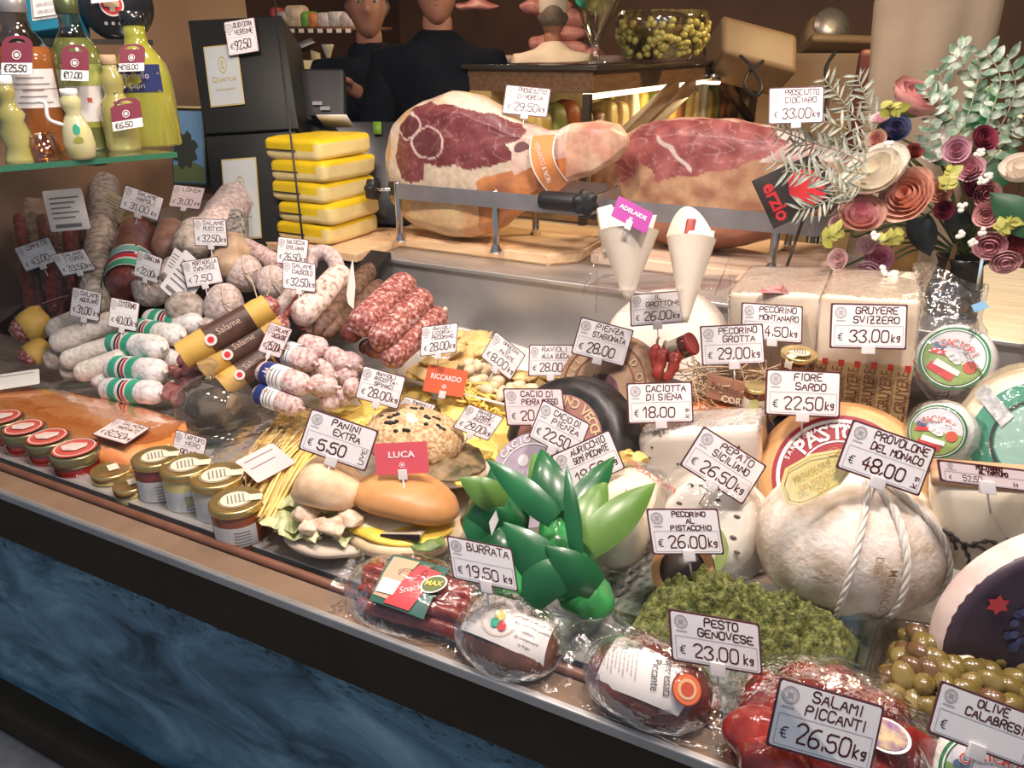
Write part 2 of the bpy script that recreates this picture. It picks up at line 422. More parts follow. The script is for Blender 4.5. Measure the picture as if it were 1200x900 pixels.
def paint1(X, Y, v, front):
    if inside(lean1, X, Y) and front:
        c = mix3(LEAN, LEAN2, .35 + .8 * noise.noise(v * 24)); c = mix3(c, (.62, .40, .36), .38 * streak(v, (10, 22, 44), .06))
        for cx, cy, r in ((478, 148, 13), (502, 168, 17)):
            d = math.hypot(X - cx, Y - cy)
            if d < r: c = mix3(c, (.10, .03, .035), .55)
            elif d < r + 2.2: c = mix3(c, (.8, .62, .55), .8)
        return c
    if math.hypot(X - 482, Y - 206) < 8: return (.72, .55, .42)
    if X > 655: return mix3((.74, .5, .34), (.52, .22, .16), .3 + .9 * noise.noise(v * 18))
    if math.hypot((X - 608) / 1.4, Y - 174) < 6: return (.16, .07, .07)
    if X > 596 and Y < 205 - (X - 596) * .35: return mix3(FAT2, (.5, .2, .2), .15 + .8 * noise.noise(v * 20))
    line = 214 - max(0, X - 560) * .42
    if Y > line and X > 560: return mix3((.62, .25, .09), (.28, .10, .05), .25 + 1.1 * noise.noise(v * 17))
    if Y > 222: return mix3((.66, .47, .25), (.62, .38, .2) if X < 540 else (.62, .25, .1), .45 + 1.2 * noise.noise(v * 12))
    if Y > 190: return mix3((.62, .5, .36), (.7, .58, .45), .5 + noise.noise(v * 60))
    return mix3(FAT2, (.68, .45, .22), .2 + 1.3 * noise.noise(v * 13) - max(0, (X - 540)) * .012)
t1 = [(459, 172, 188), (464, 150, 222), (470, 138, 240), (485, 126, 258), (500, 117, 266), (530, 107, 275), (560, 110, 278), (590, 127, 268), (615, 143, 246), (640, 153, 226), (655, 152, 217), (670, 146, 213), (700, 141, 202), (722, 146, 190), (734, 158, 172)]
h1 = [(459, .04), (470, .085), (500, .125), (550, .145), (600, .12), (640, .075), (665, .06), (700, .075), (722, .06), (734, .02)]
YH = 2.18
t = thing('cured_ham', 'whole cured ham with orange paper band clamped in the first steel stand', 'ham', P(545, 278, ('y', YH)))
g, c = ham_body(t1, YH, h1, lean1, paint1)
g.build('ham_body', meat_m, t, col=c)
# paper band round its shank
g = G(); rows = []
for i in range(15):
    v_ = i / 14; row = []
    for j in range(5):
        u_ = j / 4
        px = lerp(lerp(634, 662, u_), lerp(656, 675, u_), v_ ** 1.3); py = lerp(lerp(157, 155, u_), lerp(227, 211, u_), v_)
        row.append(P(px, py, ('y', YH)) + V((0, -.035 - .075 * math.sin(math.pi * (.12 + .8 * v_)) , 0)))
    rows.append(row)
g.grid(rows); b_ = g.build('paper_band', mat('orange_paper', (.80, .30, .10), rough=.5), t)
lab(b_, 'orange paper band with white writing')
g2 = G()
for k in (0, 4):
    g2.tube([r[k] + V((0, -.001, 0)) for r in rows], .0022, 5)
g2.build('band_edge', mat('white_paper', (.82, .79, .77), rough=.6), b_)
W_ = (rows[3][2] - rows[11][2]).normalized(); U_ = (rows[7][4] - rows[7][0]).normalized()
ptext('VENANTO & NORI', (rows[7][2] + rows[6][2]) / 2 + V((0, -.006, 0)), -W_, U_, .022, MATS['white_paper'], b_, width=(rows[2][2] - rows[12][2]).length)
lean2 = [(716, 188), (728, 168), (745, 150), (765, 143), (830, 140), (900, 152), (925, 168), (905, 182), (880, 188), (862, 199), (800, 205), (772, 216), (765, 200), (748, 190), (745, 205), (725, 214)]
def paint2(X, Y, v, front):
    if inside(lean2, X, Y) and front:
        c = mix3((.22, .05, .05), (.40, .13, .12), .5 + .9 * noise.noise(v * 24)); c = mix3(c, (.7, .5, .46), .34 * streak(v, (10, 26, 40), .06))
        if abs((Y - 165) - (X - 775) * .85) < 3 and 770 < X < 812: c = (.62, .5, .47)
        return c
    if X > 890 and Y < 190: return mix3((.75, .66, .6), (.5, .25, .22), .4 + noise.noise(v * 20))
    if Y < 150: return mix3((.5, .2, .16), (.66, .42, .34), .5 + noise.noise(v * 30))
    if Y > 246: return mix3((.28, .11, .06), (.42, .18, .10), .5 + 1.2 * noise.noise(v * 12))
    return mix3((.55, .34, .2), (.36, .17, .1), .4 + 1.2 * noise.noise(v * 22))
t2 = [(710, 198, 226), (716, 182, 238), (735, 158, 255), (750, 148, 268), (780, 140, 284), (820, 137, 291), (860, 139, 288), (900, 146, 280), (940, 158, 262), (975, 172, 245), (1010, 180, 225), (1030, 186, 205)]
h2 = [(710, .04), (720, .08), (760, .13), (830, .15), (900, .12), (950, .08), (1000, .07), (1030, .03)]
t = thing('cured_ham', 'cut ham behind the flowers, lean side out, in the second steel stand', 'ham', P(820, 290, ('y', 2.41)))
g, c = ham_body(t2, 2.41, h2, lean2, paint2)
g.build('ham_body', meat_m, t, col=c)
# stands: wooden board, posts, steel ring band, clamp knobs
chrome = mat('chrome', (.72, .7, .68), rough=.16, metal=1)
band_steel = mat('band_steel', (.42, .41, .42), (.5, .49, .5), scale=14, rough=.38, metal=.85)
def knob(g, c, ax, r, l):
    ax = V(ax).normalized(); u = ax.orthogonal().normalized(); v = ax.cross(u); rows = []
    for h, k in ((-l, .85), (-l * .8, 1), (l * .8, 1), (l, .85), (l, .3)):
        rows.append([c + ax * h + (u * math.cos(a) + v * math.sin(a)) * r * k * (1 + .13 * math.cos(6 * a)) for a in [2 * math.pi * j / 48 for j in range(48)]])
    g.grid(rows, True, True, True)
def stand(label, FL, FR, depth_, ztop, posts, band, bh, cham, wood, yr=None):
    a, b = P(*FL, ('z', ztop)), P(*FR, ('z', ztop)); y = (a.y + b.y) / 2
    t = thing('ham_stand', label, 'ham stand', ((a.x + b.x) / 2, y + depth_ / 2, .231))
    x0, x1 = a.x, b.x; y1 = y + depth_; c = cham
    out = [(x0 + c * .5, y), (x1 - c, y), (x1, y + c), (x1, y1 - c), (x1 - c, y1), (x0 + c, y1), (x0, y1 - c), (x0, y + c * .5)]
    bm = bmesh.new(); f = bm.faces.new([bm.verts.new((p[0], p[1], .2315)) for p in out])
    r = bmesh.ops.extrude_face_region(bm, geom=[f]); bmesh.ops.translate(bm, verts=[e for e in r['geom'] if isinstance(e, bmesh.types.BMVert)], vec=(0, 0, ztop - .2315))
    bmesh.ops.recalc_face_normals(bm, faces=bm.faces)
    bmesh.ops.bevel(bm, geom=bm.edges[:], offset=.008, segments=3, affect='EDGES'); bm.verts.index_update()
    g = G().add([q.co for q in bm.verts], [[q.index for q in f.verts] for f in bm.faces]); bm.free()
    g.build('board', wood, t, angle=40)
    p0 = P(*posts[0], ('z', ztop)); yr = yr or p0.y
    bl, br = P(*band[0], ('y', yr)), P(*band[1], ('y', yr)); zb = (bl.z + br.z) / 2
    bk = yr + .3
    for p in posts:
        q = P(*p, ('z', ztop)) if yr == p0.y else P(*p, ('y', yr))
        g = G().lathe([(.02, ztop), (.019, ztop + .006), (.0125, ztop + .02), (.0115, ztop + .03), (.0115, zb + .02), (.008, zb + .028), (.0, zb + .03)], (q.x, yr + .012, 0), n=20); g.build('post', chrome, t)
        g = G().lathe([(.02, ztop), (.0115, ztop + .02), (.0115, zb)], (q.x, bk, 0), n=14); g.build('post', chrome, t)
    loop = []
    rr = .05
    for cx, cy, a0 in ((br.x - rr, yr + rr, -90), (br.x - rr, bk - rr, 0), (bl.x + rr, bk - rr, 90), (bl.x + rr, yr + rr, 180)):
        loop += [V((cx + rr * math.cos(R(a0 + 15 * k)), cy + rr * math.sin(R(a0 + 15 * k)), zb)) for k in range(7)]
    loop.append(loop[0])
    n = len(loop); rows = []
    cen = V(((bl.x + br.x) / 2, (yr + bk) / 2, zb))
    for q in loop:
        d = (cen - q); d.z = 0; d.normalize(); d *= .005
        rows.append([q + V((0, 0, -bh)), q + V((0, 0, bh)), q + V((0, 0, bh)) + d, q + V((0, 0, -bh)) + d])
    G().grid(rows, True).build('ring_band', band_steel, t, smooth=False)
    return t, yr, bl, br, zb, bk
t, yr, bl, br, zb, bk = stand('pale wooden ham stand with black clamp knobs, beside the yellow packs', (436, 277), (676, 296), .43, .272, [(467, 283), (622, 277)], [(455, 224), (690, 243)], .024, .075, wood_board)
cl = G().box(bl + V((-.0, .05, 0)), (.03, 0, 0), (0, .008, 0), (0, 0, .022), .004).build('clamp', dark_steel, t)
g = G(); knob(g, P(437, 222, ('y', yr + .03)), (1, .1, 0), .031, .016); g.build('clamp_knob', black, t)
G().tube([P(428, 222, ('y', yr + .03)), P(458, 222, ('y', yr + .03))], .006, 8).build('clamp_screw', chrome, t)
G().lathe([(.024, 0), (.027, .01), (.027, .13), (.02, .15)], P(634, 234, ('y', yr - .02)), (1, .0, 0), 18).build('clamp_handle', black, t)
g = G(); knob(g, P(686, 238, ('y', yr - .03)), (.5, -1, .1), .034, .022); g.build('clamp_knob', black, t)
t, yr, bl, br, zb, bk = stand('second ham stand with a light board, behind the paper cones', (676, 303), (972, 318), .44, .272, [(905, 300), (720, 282)], [(688, 242), (972, 267)], .027, .03, mat('pale_wood', (.78, .55, .38), (.86, .66, .5), scale=5, stretch=(1, 8, 8), rough=.4), yr=2.2)
g = G(); knob(g, bl + V((.02, -.03, .0)), (1, -.4, 0), .03, .02); g.build('clamp_knob', black, t)
# black card with red lettering hung in front of the second ham
def frame(TL, TR, BL, s, s2=None):
    a, b, c = P(*TL, s), P(*TR, s), P(*BL, s2 if s2 is not None else s)
    U, W = (b - a) / 2, (a - c) / 2
    N = U.cross(W).normalized()
    W = N.cross(U).normalized() * W.length if False else W
    return a + U - W, U, W, N
def prism_card(O, U, W, N, th, m, name, parent, inset=0.0, bev=.0008, radius=0):
    g = G(); k = 1 - inset
    if radius:
        poly = []
        for sx, sy, a0 in ((1, 1, 0), (-1, 1, 90), (-1, -1, 180), (1, -1, 270)):
            for q in range(5):
                a = R(a0 + q * 22.5); poly.append(O + U * (sx * k) + W * (sy * k) + U.normalized() * (radius * (math.cos(a) - sx)) + W.normalized() * (radius * (math.sin(a) - sy)))
        g.prism([p - N * th for p in poly], N * th)
    else: g.prism([O + (U * x + W * y) * k - N * th for x, y in ((-1, -1), (1, -1), (1, 1), (-1, 1))], N * th)
    return g.build(name, m, parent, smooth=False)
O, U, W, N = frame((881, 212), (956, 178), (907, 268), 1.98)
t = thing('shop_card', 'black card with red lettering propped against the second ham', 'card', O - W)
prism_card(O, U, W, N, .003, black, 'card_board', t)
prism_card(O + N * .0004, U * .97, W * .97, N, .0004, mat('card_black', (.02, .012, .01), rough=.45), 'card_face', t)
red = mat('sign_red', (.62, .02, .03), rough=.5)
ptext('e', O + U * .3 + W * .12 + N * .0012, U.normalized(), W.normalized(), .17, red, t, 'emblem', thick=.06)
ptext('erzio', O - U * .62 - W * .1 + N * .0012, (-W).normalized(), U.normalized(), .055, red, t, width=W.length * 1.5, thick=.03)
G().tube([O - W * .95 - N * .003, V((O.x, O.y + .05, .29))], .004, 6).build('card_stick', dark_steel, t)
# wrapped jar and small basket behind the stand
# ---------------------------------------------------------------- salami heap
def saus_path(p0, p1, r, bend=None, n=26, cap=1.0, taper=0):
    pts = []; rad = []
    bend = V(bend) if bend else V()
    L_ = (p1 - p0).length; ce = min(.5, cap * r / L_)
    ts = []
    for i in range(n + 1):
        t = i / n; t = (1 - math.cos(math.pi * t)) / 2 if True else t
        pts.append(p0.lerp(p1, t) + bend * (4 * t * (1 - t)))
        k = 1.0
        if t < ce: k = math.sqrt(max(0, 1 - ((ce - t) / ce) ** 2))
        elif t > 1 - ce: k = math.sqrt(max(0, 1 - ((t - 1 + ce) / ce) ** 2))
        rad.append(max(r * .12, r * k * (1 - taper * (t - .5))))
    return pts, rad
def sausage(g, p0, p1, r, bend=None, n=26, m=20, cap=1.0, taper=0, lump=.06, seed=0, waist=0):
    pts, rad = saus_path(p0, p1, r, bend, n, cap, taper)
    if waist:
        rad = [a * (1 - waist * max(0, math.cos(i / n * math.pi * 2 * 5))) for i, a in enumerate(rad)]
    g.tube(pts, rad, m).rough(r * lump, .9 / r, seed)
    return pts, rad
def band(p0, p1, r, a, b, name, m, parent, bend=None, grow=1.05, arc=None, n=12):
    pts = []; bend = V(bend) if bend else V()
    for i in range(n + 1):
        t = lerp(a, b, i / n); pts.append(p0.lerp(p1, t) + bend * (4 * t * (1 - t)))
    g = G()
    if arc: g.tube(pts, r * grow, 18, R(arc[0]), R(arc[1]))
    else:
        u = pts; t_ = (pts[1] - pts[0]).normalized(); ref = V((0, 0, 1)); uu = (ref - t_ * ref.dot(t_)).normalized(); vv = t_.cross(uu)
        g.grid([[p + (uu * math.cos(2 * math.pi * j / 24) + vv * math.sin(2 * math.pi * j / 24)) * r * grow for j in range(24)] for p in pts], True)
    return g.build(name, m, parent)
white_mold = mat('white_mould', (.62, .52, .45), (.80, .72, .65), scale=75, rough=.8, bump=.8, bscale=110)
chalk = mat('chalk_white', (.58, .52, .49), (.86, .82, .79), scale=80, rough=.75, bump=.8, bscale=120, c3=(.8, .75, .72))
grey_mold = mat('grey_mould', (.25, .19, .15), (.58, .50, .43), scale=48, rough=.8, bump=.9, bscale=80, c3=(.42, .35, .3))
grey_pink = mat('grey_pink_mould', (.40, .28, .25), (.66, .57, .54), scale=80, rough=.75, bump=.8, bscale=110, c3=(.54, .43, .40))
pale_pink = mat('pale_pink_mould', (.42, .19, .17), (.72, .60, .57), scale=95, rough=.7, bump=.7, bscale=120, c3=(.64, .49, .46))
rosy = mat('rosy_salami', (.16, .035, .03), (.66, .48, .44), scale=105, rough=.42, bump=.6, bscale=130, c3=(.36, .11, .09), lo=.36, hi=.68)
dark_red = mat('dark_red_meat', (.10, .018, .014), (.24, .06, .045), scale=40, rough=.3, bump=.35, bscale=60, coat=.3)
chilli = mat('chilli_red', (.16, .02, .014), (.34, .07, .04), scale=60, rough=.45, bump=.4, bscale=90)
brown_dry = mat('dried_brown', (.05, .024, .014), (.17, .085, .05), scale=70, rough=.6, bump=1.0, bscale=80)
tan_case = mat('tan_casing', (.36, .24, .15), (.55, .40, .27), scale=26, rough=.6, bump=.6, bscale=50)
yellow_paper = mat('yellow_paper', (.60, .36, .07), (.68, .43, .11), scale=20, rough=.6, bump=.25, bscale=40)
brown_label = mat('brown_label', (.06, .028, .02), (.12, .06, .045), scale=28, rough=.4)
green_band = mat('green_band', (.03, .36, .21), (.06, .45, .28), scale=20, rough=.45)
blue_band = mat('blue_band', (.02, .035, .16), rough=.4)
white_paper = MATS['white_paper']
twine = mat('twine', (.62, .5, .36), rough=.8)
red_string = mat('red_string', (.5, .05, .06), rough=.7)
ink = mat('brown_ink', (.10, .016, .012), rough=.5)
black_ink = mat('black_ink', (.025, .022, .022), rough=.5)
def pile(name, label, a, b, rpx, m, dd=0, dd2=None, s=SL, group=None, cap=1.0, lump=.06, bend=None, cat='salami', part='casing', taper=0, knot=None):
    """one sausage lying on slope s between two picture points"""
    ca = depth(*a, s) + dd; cb = depth(*b, s) + (dd if dd2 is None else dd2)
    r = rpx * (ca + cb) / 2 / FPX
    p0, p1 = P(*a, ca - r), P(*b, cb - r)
    t = thing(name, label, cat, (p0 + p1) / 2 - V((0, 0, r * .9)), group)
    g = G(); sausage(g, p0, p1, r, bend, cap=cap, lump=lump, seed=a[0] + b[1], taper=taper)
    g.build(part, m, t)
    if knot:
        q = p0 if knot == 0 else p1; d = (p0 - p1).normalized() * (1 if knot == 0 else -1)
        gk = G().tube([q - d * r * .05, q + d * r * .25, q + d * r * .32, q + d * r * .55], [r * .2, r * .14, r * .2, r * .24], 8).rough(r * .06, 60)
        gk.build('twisted_end', twine, t)
    return t, p0, p1, r
WL = 'white moulded stick salami'
pile('salami', WL + ', topmost of the stack under the AQUILANO card', (60, 405), (142, 374), 14, white_mold, -.05)
pile('salami', WL + ', behind the topmost one of the stack', (55, 391), (112, 366), 13, white_mold, .0)
pile('salami', WL + ', second from top, ending at the green banded salami', (72, 425), (150, 399), 12, white_mold, -.03)
pile('salami', WL + ', lowest full one above the salmon edge', (88, 440), (150, 417), 12, white_mold, -.04)
pile('salami', 'greyish salami end wrapped in net, beside the yellow cones', (55, 428), (72, 414), 13, grey_mold, .02, lump=.2)
pile('salami', 'small greyish salami end under the white sticks', (72, 437), (88, 432), 10, grey_mold, .02, lump=.2)
pile('salami', 'white salami half hidden under the stick salami by the salmon', (108, 448), (135, 440), 10, chalk, .0)
pile('salami', 'white salami under the green banded ones by the small red sausages', (183, 412), (205, 424), 13, chalk, .03)
pile('salami', 'white salami low behind the lowest green banded one', (186, 450), (200, 458), 11, chalk, .03)
def green(a, b, r, label, t0, dd=0, d2=.05):
    t, p0, p1, rr = pile('salami', label, a, b, r, chalk, dd + d2, dd, group='white salami with green bands', cap=1.0, lump=.05)
    band(p0, p1, rr, t0, t0 + .13, 'paper_band', green_band, t)
    band(p0, p1, rr, t0 + .32, t0 + .45, 'paper_band', green_band, t)
    band(p0, p1, rr, t0 + .13, t0 + .32, 'paper_band', white_paper, t, grow=1.045)
    for k, mm in ((.19, black_ink), (.25, red)):
        band(p0, p1, rr, t0 + k, t0 + k + .04, 'band_print', mm, t, grow=1.06, arc=(10, 120))
    q = p1; d = (p1 - p0).normalized()
    G().tube([q - d * rr * .1, q + d * rr * .2, q + d * rr * .35], [rr * .25, rr * .12, rr * .2], 8).build('twisted_end', chalk, t)
green((172, 374), (234, 380), 13, 'white salami with green bands, back one of the five', .22, -.02)
green((162, 386), (213, 394), 13, 'white salami with green bands, second from back', .08, -.05)
green((133, 402), (191, 409), 15, 'white salami with green bands, just under the CITTERINO card', .08, -.07)
green((128, 431), (192, 436), 15, 'white salami with green bands, second from the salmon', .2, -.06)
green((122, 456), (188, 461), 14, 'white salami with green bands, lowest by the salmon', .26, -.04)
# yellow paper wrapped
def yellow(a, b, r, label, dd, tip=True, s=SL):
    t, p0, p1, rr = pile('wrapped_salami', label, a, b, r, rosy, dd, s=s, cap=.9)
    n = 16
    g = G(); pts = [p0.lerp(p1, lerp(-.02, .9, i / n)) for i in range(n + 1)]
    g.tube(pts, rr * 1.1, 18); g.f = [f for f in g.f if len(f) == 4]
    g.rough(rr * .08, 40, 3).build('paper_wrap', yellow_paper, t)
    band(p0, p1, rr, .26, .70, 'label_band', brown_label, t, grow=1.15)
    ref = (p1 - p0).normalized(); up_ = (CAM - p0).normalized(); up_ = (up_ - ref * up_.dot(ref)).normalized()
    O = p0.lerp(p1, .48) + up_ * rr * 1.17
    W0 = up_.cross(ref)
    if W0.z < 0: W0 = -W0
    ptext('Salame', O + W0 * rr * .25, ref, W0, rr * .7, mat('label_cream', (.6, .45, .35), rough=.5), t, 'label_print')
    g = G(); disc(g, O - ref * rr * 1.6, ref, W0, 0, rr * .45, 16); g.build('label_print', mat('label_white', (.75, .7, .66), rough=.5), t, smooth=False)
    g = G(); disc(g, O - ref * rr * 1.6 + up_ * .001, ref, W0, 0, rr * .25, 12); g.build('label_print', red, t, smooth=False)
    return t
yellow((215, 416), (326, 354), 15, 'yellow paper wrapped salami with brown label, upper one showing its tip', -.16)
yellow((238, 432), (338, 374), 14, 'yellow paper wrapped salami with brown label, under the CACCIATORE card', -.08)
yellow((262, 452), (335, 402), 13, 'brown labelled salami wrapped in paper, low behind the glass dome', -.02)
# yellow cones at the window side
for a, b, r, l in (((14, 394), (56, 372), 17, 'upper yellow paper cone of minced red salami by the side wall'), ((24, 424), (54, 406), 13, 'lower yellow paper cone of red salami by the side wall')):
    ca = depth(*a, SL) - .06; p0, p1 = P(*a, ca), P(*b, ca + .05); rr = r * ca / FPX
    t = thing('paper_cone', l, 'salami', (p0 + p1) / 2 - V((0, 0, rr)))
    g = G(); sausage(g, p0, p0.lerp(p1, .6), rr * .9, lump=.2, cap=1.2); g.build('salami', rosy, t)
    g = G(); g.tube([p0.lerp(p1, k) for k in (.3, .5, .8, 1.0, 1.05)], [rr * 1.05, rr * 1.12, rr * 1.18, rr * 1.0, rr * .4], 18).rough(.006, 20); g.build('paper_wrap', yellow_paper, t)
# small red sausages beside the dome
for i, (a, b) in enumerate((((199, 440), (207, 430)), ((210, 428), (222, 416)), ((213, 440), (235, 428)), ((197, 468), (202, 450)), ((209, 474), (207, 455)), ((219, 452), (236, 440)), ((212, 456), (224, 444)), ((226, 434), (246, 426)), ((204, 442), (216, 434)))):
    wh = ('nearest the salmon', 'tucked under the paper wrapped salami', 'lying across the others', 'standing at the salmon edge', 'standing beside the glass dome', 'behind the dome top', 'in the middle of the bunch', 'pointing to the brown label', 'at the top of the bunch')[i]
    pile('small_sausage', 'short dark red sausage, ' + wh, a, b, 8.5, mat('small_red', (.20, .05, .045), (.42, .2, .18), scale=50, rough=.45, bump=.4, bscale=80), -.04, group='small red sausages by the dome', cat='sausage', knot=1)
# little cacciatore salami with blue band
def cacc(a, b, r, label, bandit=None, dd=-.03, d2=None):
    t, p0, p1, rr = pile('salami', label, a, b, r, pale_pink, dd, d2, group='small pale cacciatore salami', lump=.1)
    if bandit:
        band(p0, p1, rr, bandit, bandit + .17, 'paper_band', blue_band, t)
        band(p0, p1, rr, bandit + .17, bandit + .46, 'paper_band', white_paper, t)
        for k in range(3): band(p0, p1, rr, bandit + .22 + .07 * k, bandit + .235 + .07 * k, 'band_print', black_ink, t, grow=1.06, arc=(20, 110), n=3)
    q = p1; d = (p1 - p0).normalized()
    G().tube([q - d * rr * .1, q + d * rr * .25, q + d * rr * .45], [rr * .3, rr * .12, rr * .22], 8).build('twisted_end', pale_pink, t)
cc = 'small pale cacciatore salami, '
cacc((368, 428), (392, 440), 13, cc + 'middle of the heap behind the banded ones', None, .0)
cacc((395, 434), (415, 444), 12, cc + 'at the tray side, upper', None, .02)
cacc((402, 418), (422, 430), 11, cc + 'highest at the tray side', None, .0)
cacc((384, 414), (408, 428), 12, cc + 'in the row behind the pale front one', None, -.02)
cacc((352, 401), (382, 409), 12, cc + 'uppermost by the CACCIATORE card', None, -.05)
cacc((405, 452), (420, 456), 11, cc + 'beside the ravioli card, lower', None, .0)
cacc((375, 472), (398, 468), 12, cc + 'lowest beside the pasta', None, .0)
cacc((392, 462), (412, 466), 10, cc + 'under the heap beside the pasta sheets', None, .03)
cacc((330, 411), (368, 426), 14, cc + 'with dark blue band, half under the CACCIATORE card', .08, -.08)
cacc((362, 450), (394, 454), 13, cc + 'pale one in front without a band', None, -.05)
cacc((304, 434), (361, 454), 14, cc + 'with blue and white band, upper of the front two', .18, -.10)
cacc((300, 459), (352, 478), 13, cc + 'with blue and white band, lower by the pasta bag', .14, -.06)
# large rosy salami
rl = 'large rosy speckled salami, '
pile('salami', rl + 'upper one beside the dried brown sausages', (417, 386), (480, 328), 18, rosy, -.12, -.04, knot=0)
pile('salami', rl + 'middle one above the ravioli tray', (440, 404), (500, 346), 17, rosy, -.11, -.03, knot=0)
pile('salami', rl + 'lowest one against the white tray', (452, 425), (518, 366), 15, rosy, -.05, .03, knot=1)
pile('salami', 'dark red salami end under the upper rosy salami', (402, 398), (425, 380), 12, dark_red, -.02, knot=0)
pile('salami', 'dark red salami end under the middle rosy salami', (430, 416), (452, 398), 12, dark_red, -.0)
pile('salami', 'dark red salami end behind the cacciatore heap', (422, 412), (440, 400), 9, dark_red, .03, knot=0)
# dried brown
pile('dried_sausage', 'long dark brown dried sausage, upper of two', (371, 393), (437, 312), 12, brown_dry, -.03, .05, cat='sausage', lump=.14, cap=2)
pile('dried_sausage', 'long dark brown dried sausage, lower beside the rosy salami', (380, 396), (448, 330), 9, brown_dry, -.02, .06, cat='sausage', lump=.14, cap=2, knot=0)
pile('salami', 'pale freckled salami under the CIAUSCOLO card', (349, 374), (404, 318), 16, mat('freckled', (.30, .17, .12), (.74, .62, .55), scale=70, rough=.7, bump=.5, bscale=90, c3=(.7, .56, .5)), -.1, .0)
pile('salami', 'slim pale salami under the freckled one', (360, 388), (392, 350), 9, pale_pink, -.02)
pile('salami', 'pale pink salami beside the yellow wrapped tip', (326, 368), (352, 338), 12, grey_pink, -.02)
pile('dried_sausage', 'thin dark red sausage beside the freckled salami', (334, 372), (352, 345), 4, chilli, -.06, cat='sausage')
# curved grey sausage
D0 = depth(375, 310, SL) - .02
pts = smooth_path([P(362, 318, D0), P(364, 302, D0 + .03), P(376, 296, D0 + .04), P(388, 300, D0 + .03), P(395, 314, D0), P(390, 330, D0 - .02), P(380, 336, D0)], 7)
t = thing('salami', 'grey sausage bent into an arch above the freckled salami', 'salami', P(378, 336, D0))
rr = 9.5 * D0 / FPX; n = len(pts); G().tube(pts, [rr * min(1, .25 + 3 * min(i, n - 1 - i) / 10) for i in range(n)], 16).rough(.002, 60).build('casing', grey_pink, t)
# round ones
def roundie(c, r, label, dd=0, m=grey_pink):
    d = depth(*c, SL) + dd; rr = r * d / FPX; p = P(*c, d - rr)
    t = thing('salami', label, 'salami', p - V((0, 0, rr)), 'round mortadella shaped salami')
    g = G(); g.blob(p, V((rr * 1.02, 0, 0)), V((0, rr, 0)), V((0, .1 * rr, rr * 1.06))).rough(rr * .12, 14, c[0]); g.build('casing', m, t)
    q = p + (CAM - p).normalized() * rr * 1.0
    g = G()
    for k in range(5):
        a = R(72 * k + 20); e = V((math.cos(a), .1, math.sin(a)))
        g.tube([p + (CAM - p).normalized() * rr * math.cos(x) * 1.05 + e * rr * math.sin(x) * 1.05 for x in (0, .3, .6, .9, 1.2, 1.5)], .002, 5)
    g.build('tied_string', twine, t)
    return p, rr
roundie((262, 357), 22, 'round grey salami beside the MORTADELLA card')
roundie((286, 321), 20, 'round grey salami below the RUSTICO card, tied with string')
roundie((319, 331), 18, 'round grey salami beside the CIAUSCOLO card')
roundie((250, 386), 16, 'round grey salami behind the yellow wrapped one', .05)
d0 = depth(300, 330, SL) - .1
t = G().tube(smooth_path([P(290, 322, d0), P(296, 332, d0), P(302, 350, d0), P(308, 358, d0), P(314, 344, d0), P(318, 330, d0)], 5), .0018, 5).build('string', twine); tag(t, 'loose pale string hanging over the round grey salami', 'string')
pile('salami', 'thin pale salami running behind the EMILIANA card', (282, 286), (334, 314), 11, pale_pink, .06)
# upright grey ones at the back
t, p0, p1, rr = pile('salami', 'long grey cured loin standing tallest of the heap', (238, 285), (292, 216), 22, grey_pink, .0, .22, lump=.16, cap=1.6)
pts = smooth_path([p1 + V((0, -.02, .0)), p1 + V((.03, -.02, .012)), p1 + V((.055, -.02, -.05)), p1 + V((.06, -.02, -.15))], 6)
G().tube(pts, [.022, .022, .02, .02, .018, .018] + [.016] * (len(pts) - 6), 10).rough(.005, 50).build('casing_end', grey_pink, t)
q = pts[-1]; G().tube(smooth_path([q, q + V((.005, 0, -.05)), q + V((.0, 0, -.10)), q + V((.04, 0, -.16)), q + V((.05, 0, -.15)), q + V((.02, 0, -.08)), q], 6), .0022, 5).build('hanging_string', red_string, t)
pile('salami', 'dark net wrapped salami behind the RUSTICO card', (275, 300), (276, 252), 15, mat('net_dark', (.03, .028, .028), (.4, .36, .33), scale=90, rough=.7, bump=.4), .05)
pile('salami', 'tan cased salami below the RUSTICO card', (262, 322), (276, 280), 19, tan_case, -.06, lump=.2)
pile('salami', 'grey salami lying between the LONZA and RUSTICO cards', (214, 300), (240, 262), 22, grey_mold, .0, lump=.15)
pile('salami', 'tall mottled grey salami standing near the side wall', (112, 362), (124, 212), 16, grey_mold, -.02, .22, lump=.14, taper=-.2, knot=1)
t, p0, p1, rr = pile('salami', 'thick dark red salami with flag label below the NAPOLI card', (149, 340), (163, 268), 23, dark_red, -.02, .16, lump=.1)
band(p0, p1, rr, .06, .38, 'flag_label', white_paper, t, grow=1.05)
band(p0, p1, rr, .07, .15, 'label_print', green_band, t, grow=1.065)
band(p0, p1, rr, .28, .36, 'label_print', mat('teal_print', (.2, .5, .45), rough=.5), t, grow=1.065)
band(p0, p1, rr, .18, .23, 'label_print', red, t, grow=1.065, arc=(-70, 60))
band(p0, p1, rr, .235, .26, 'label_print', blue_band, t, grow=1.065, arc=(-60, 20))
pile('salami', 'reddish tan salami behind the dark red one with the flag label', (190, 300), (204, 262), 16, mat('reddish_tan', (.3, .14, .1), (.45, .26, .19), scale=30, rough=.5), .05)
pile('salami', 'grey lumpy salami below the CORALLINA card', (168, 352), (182, 330), 20, grey_pink, -.02, lump=.2)
pile('salami', 'grey salami under the large white paper label', (208, 378), (228, 350), 24, grey_mold, .0, lump=.12)
pile('salami', 'pale salami below the big white label, behind the green banded ones', (196, 330), (206, 305), 13, grey_pink, .02)
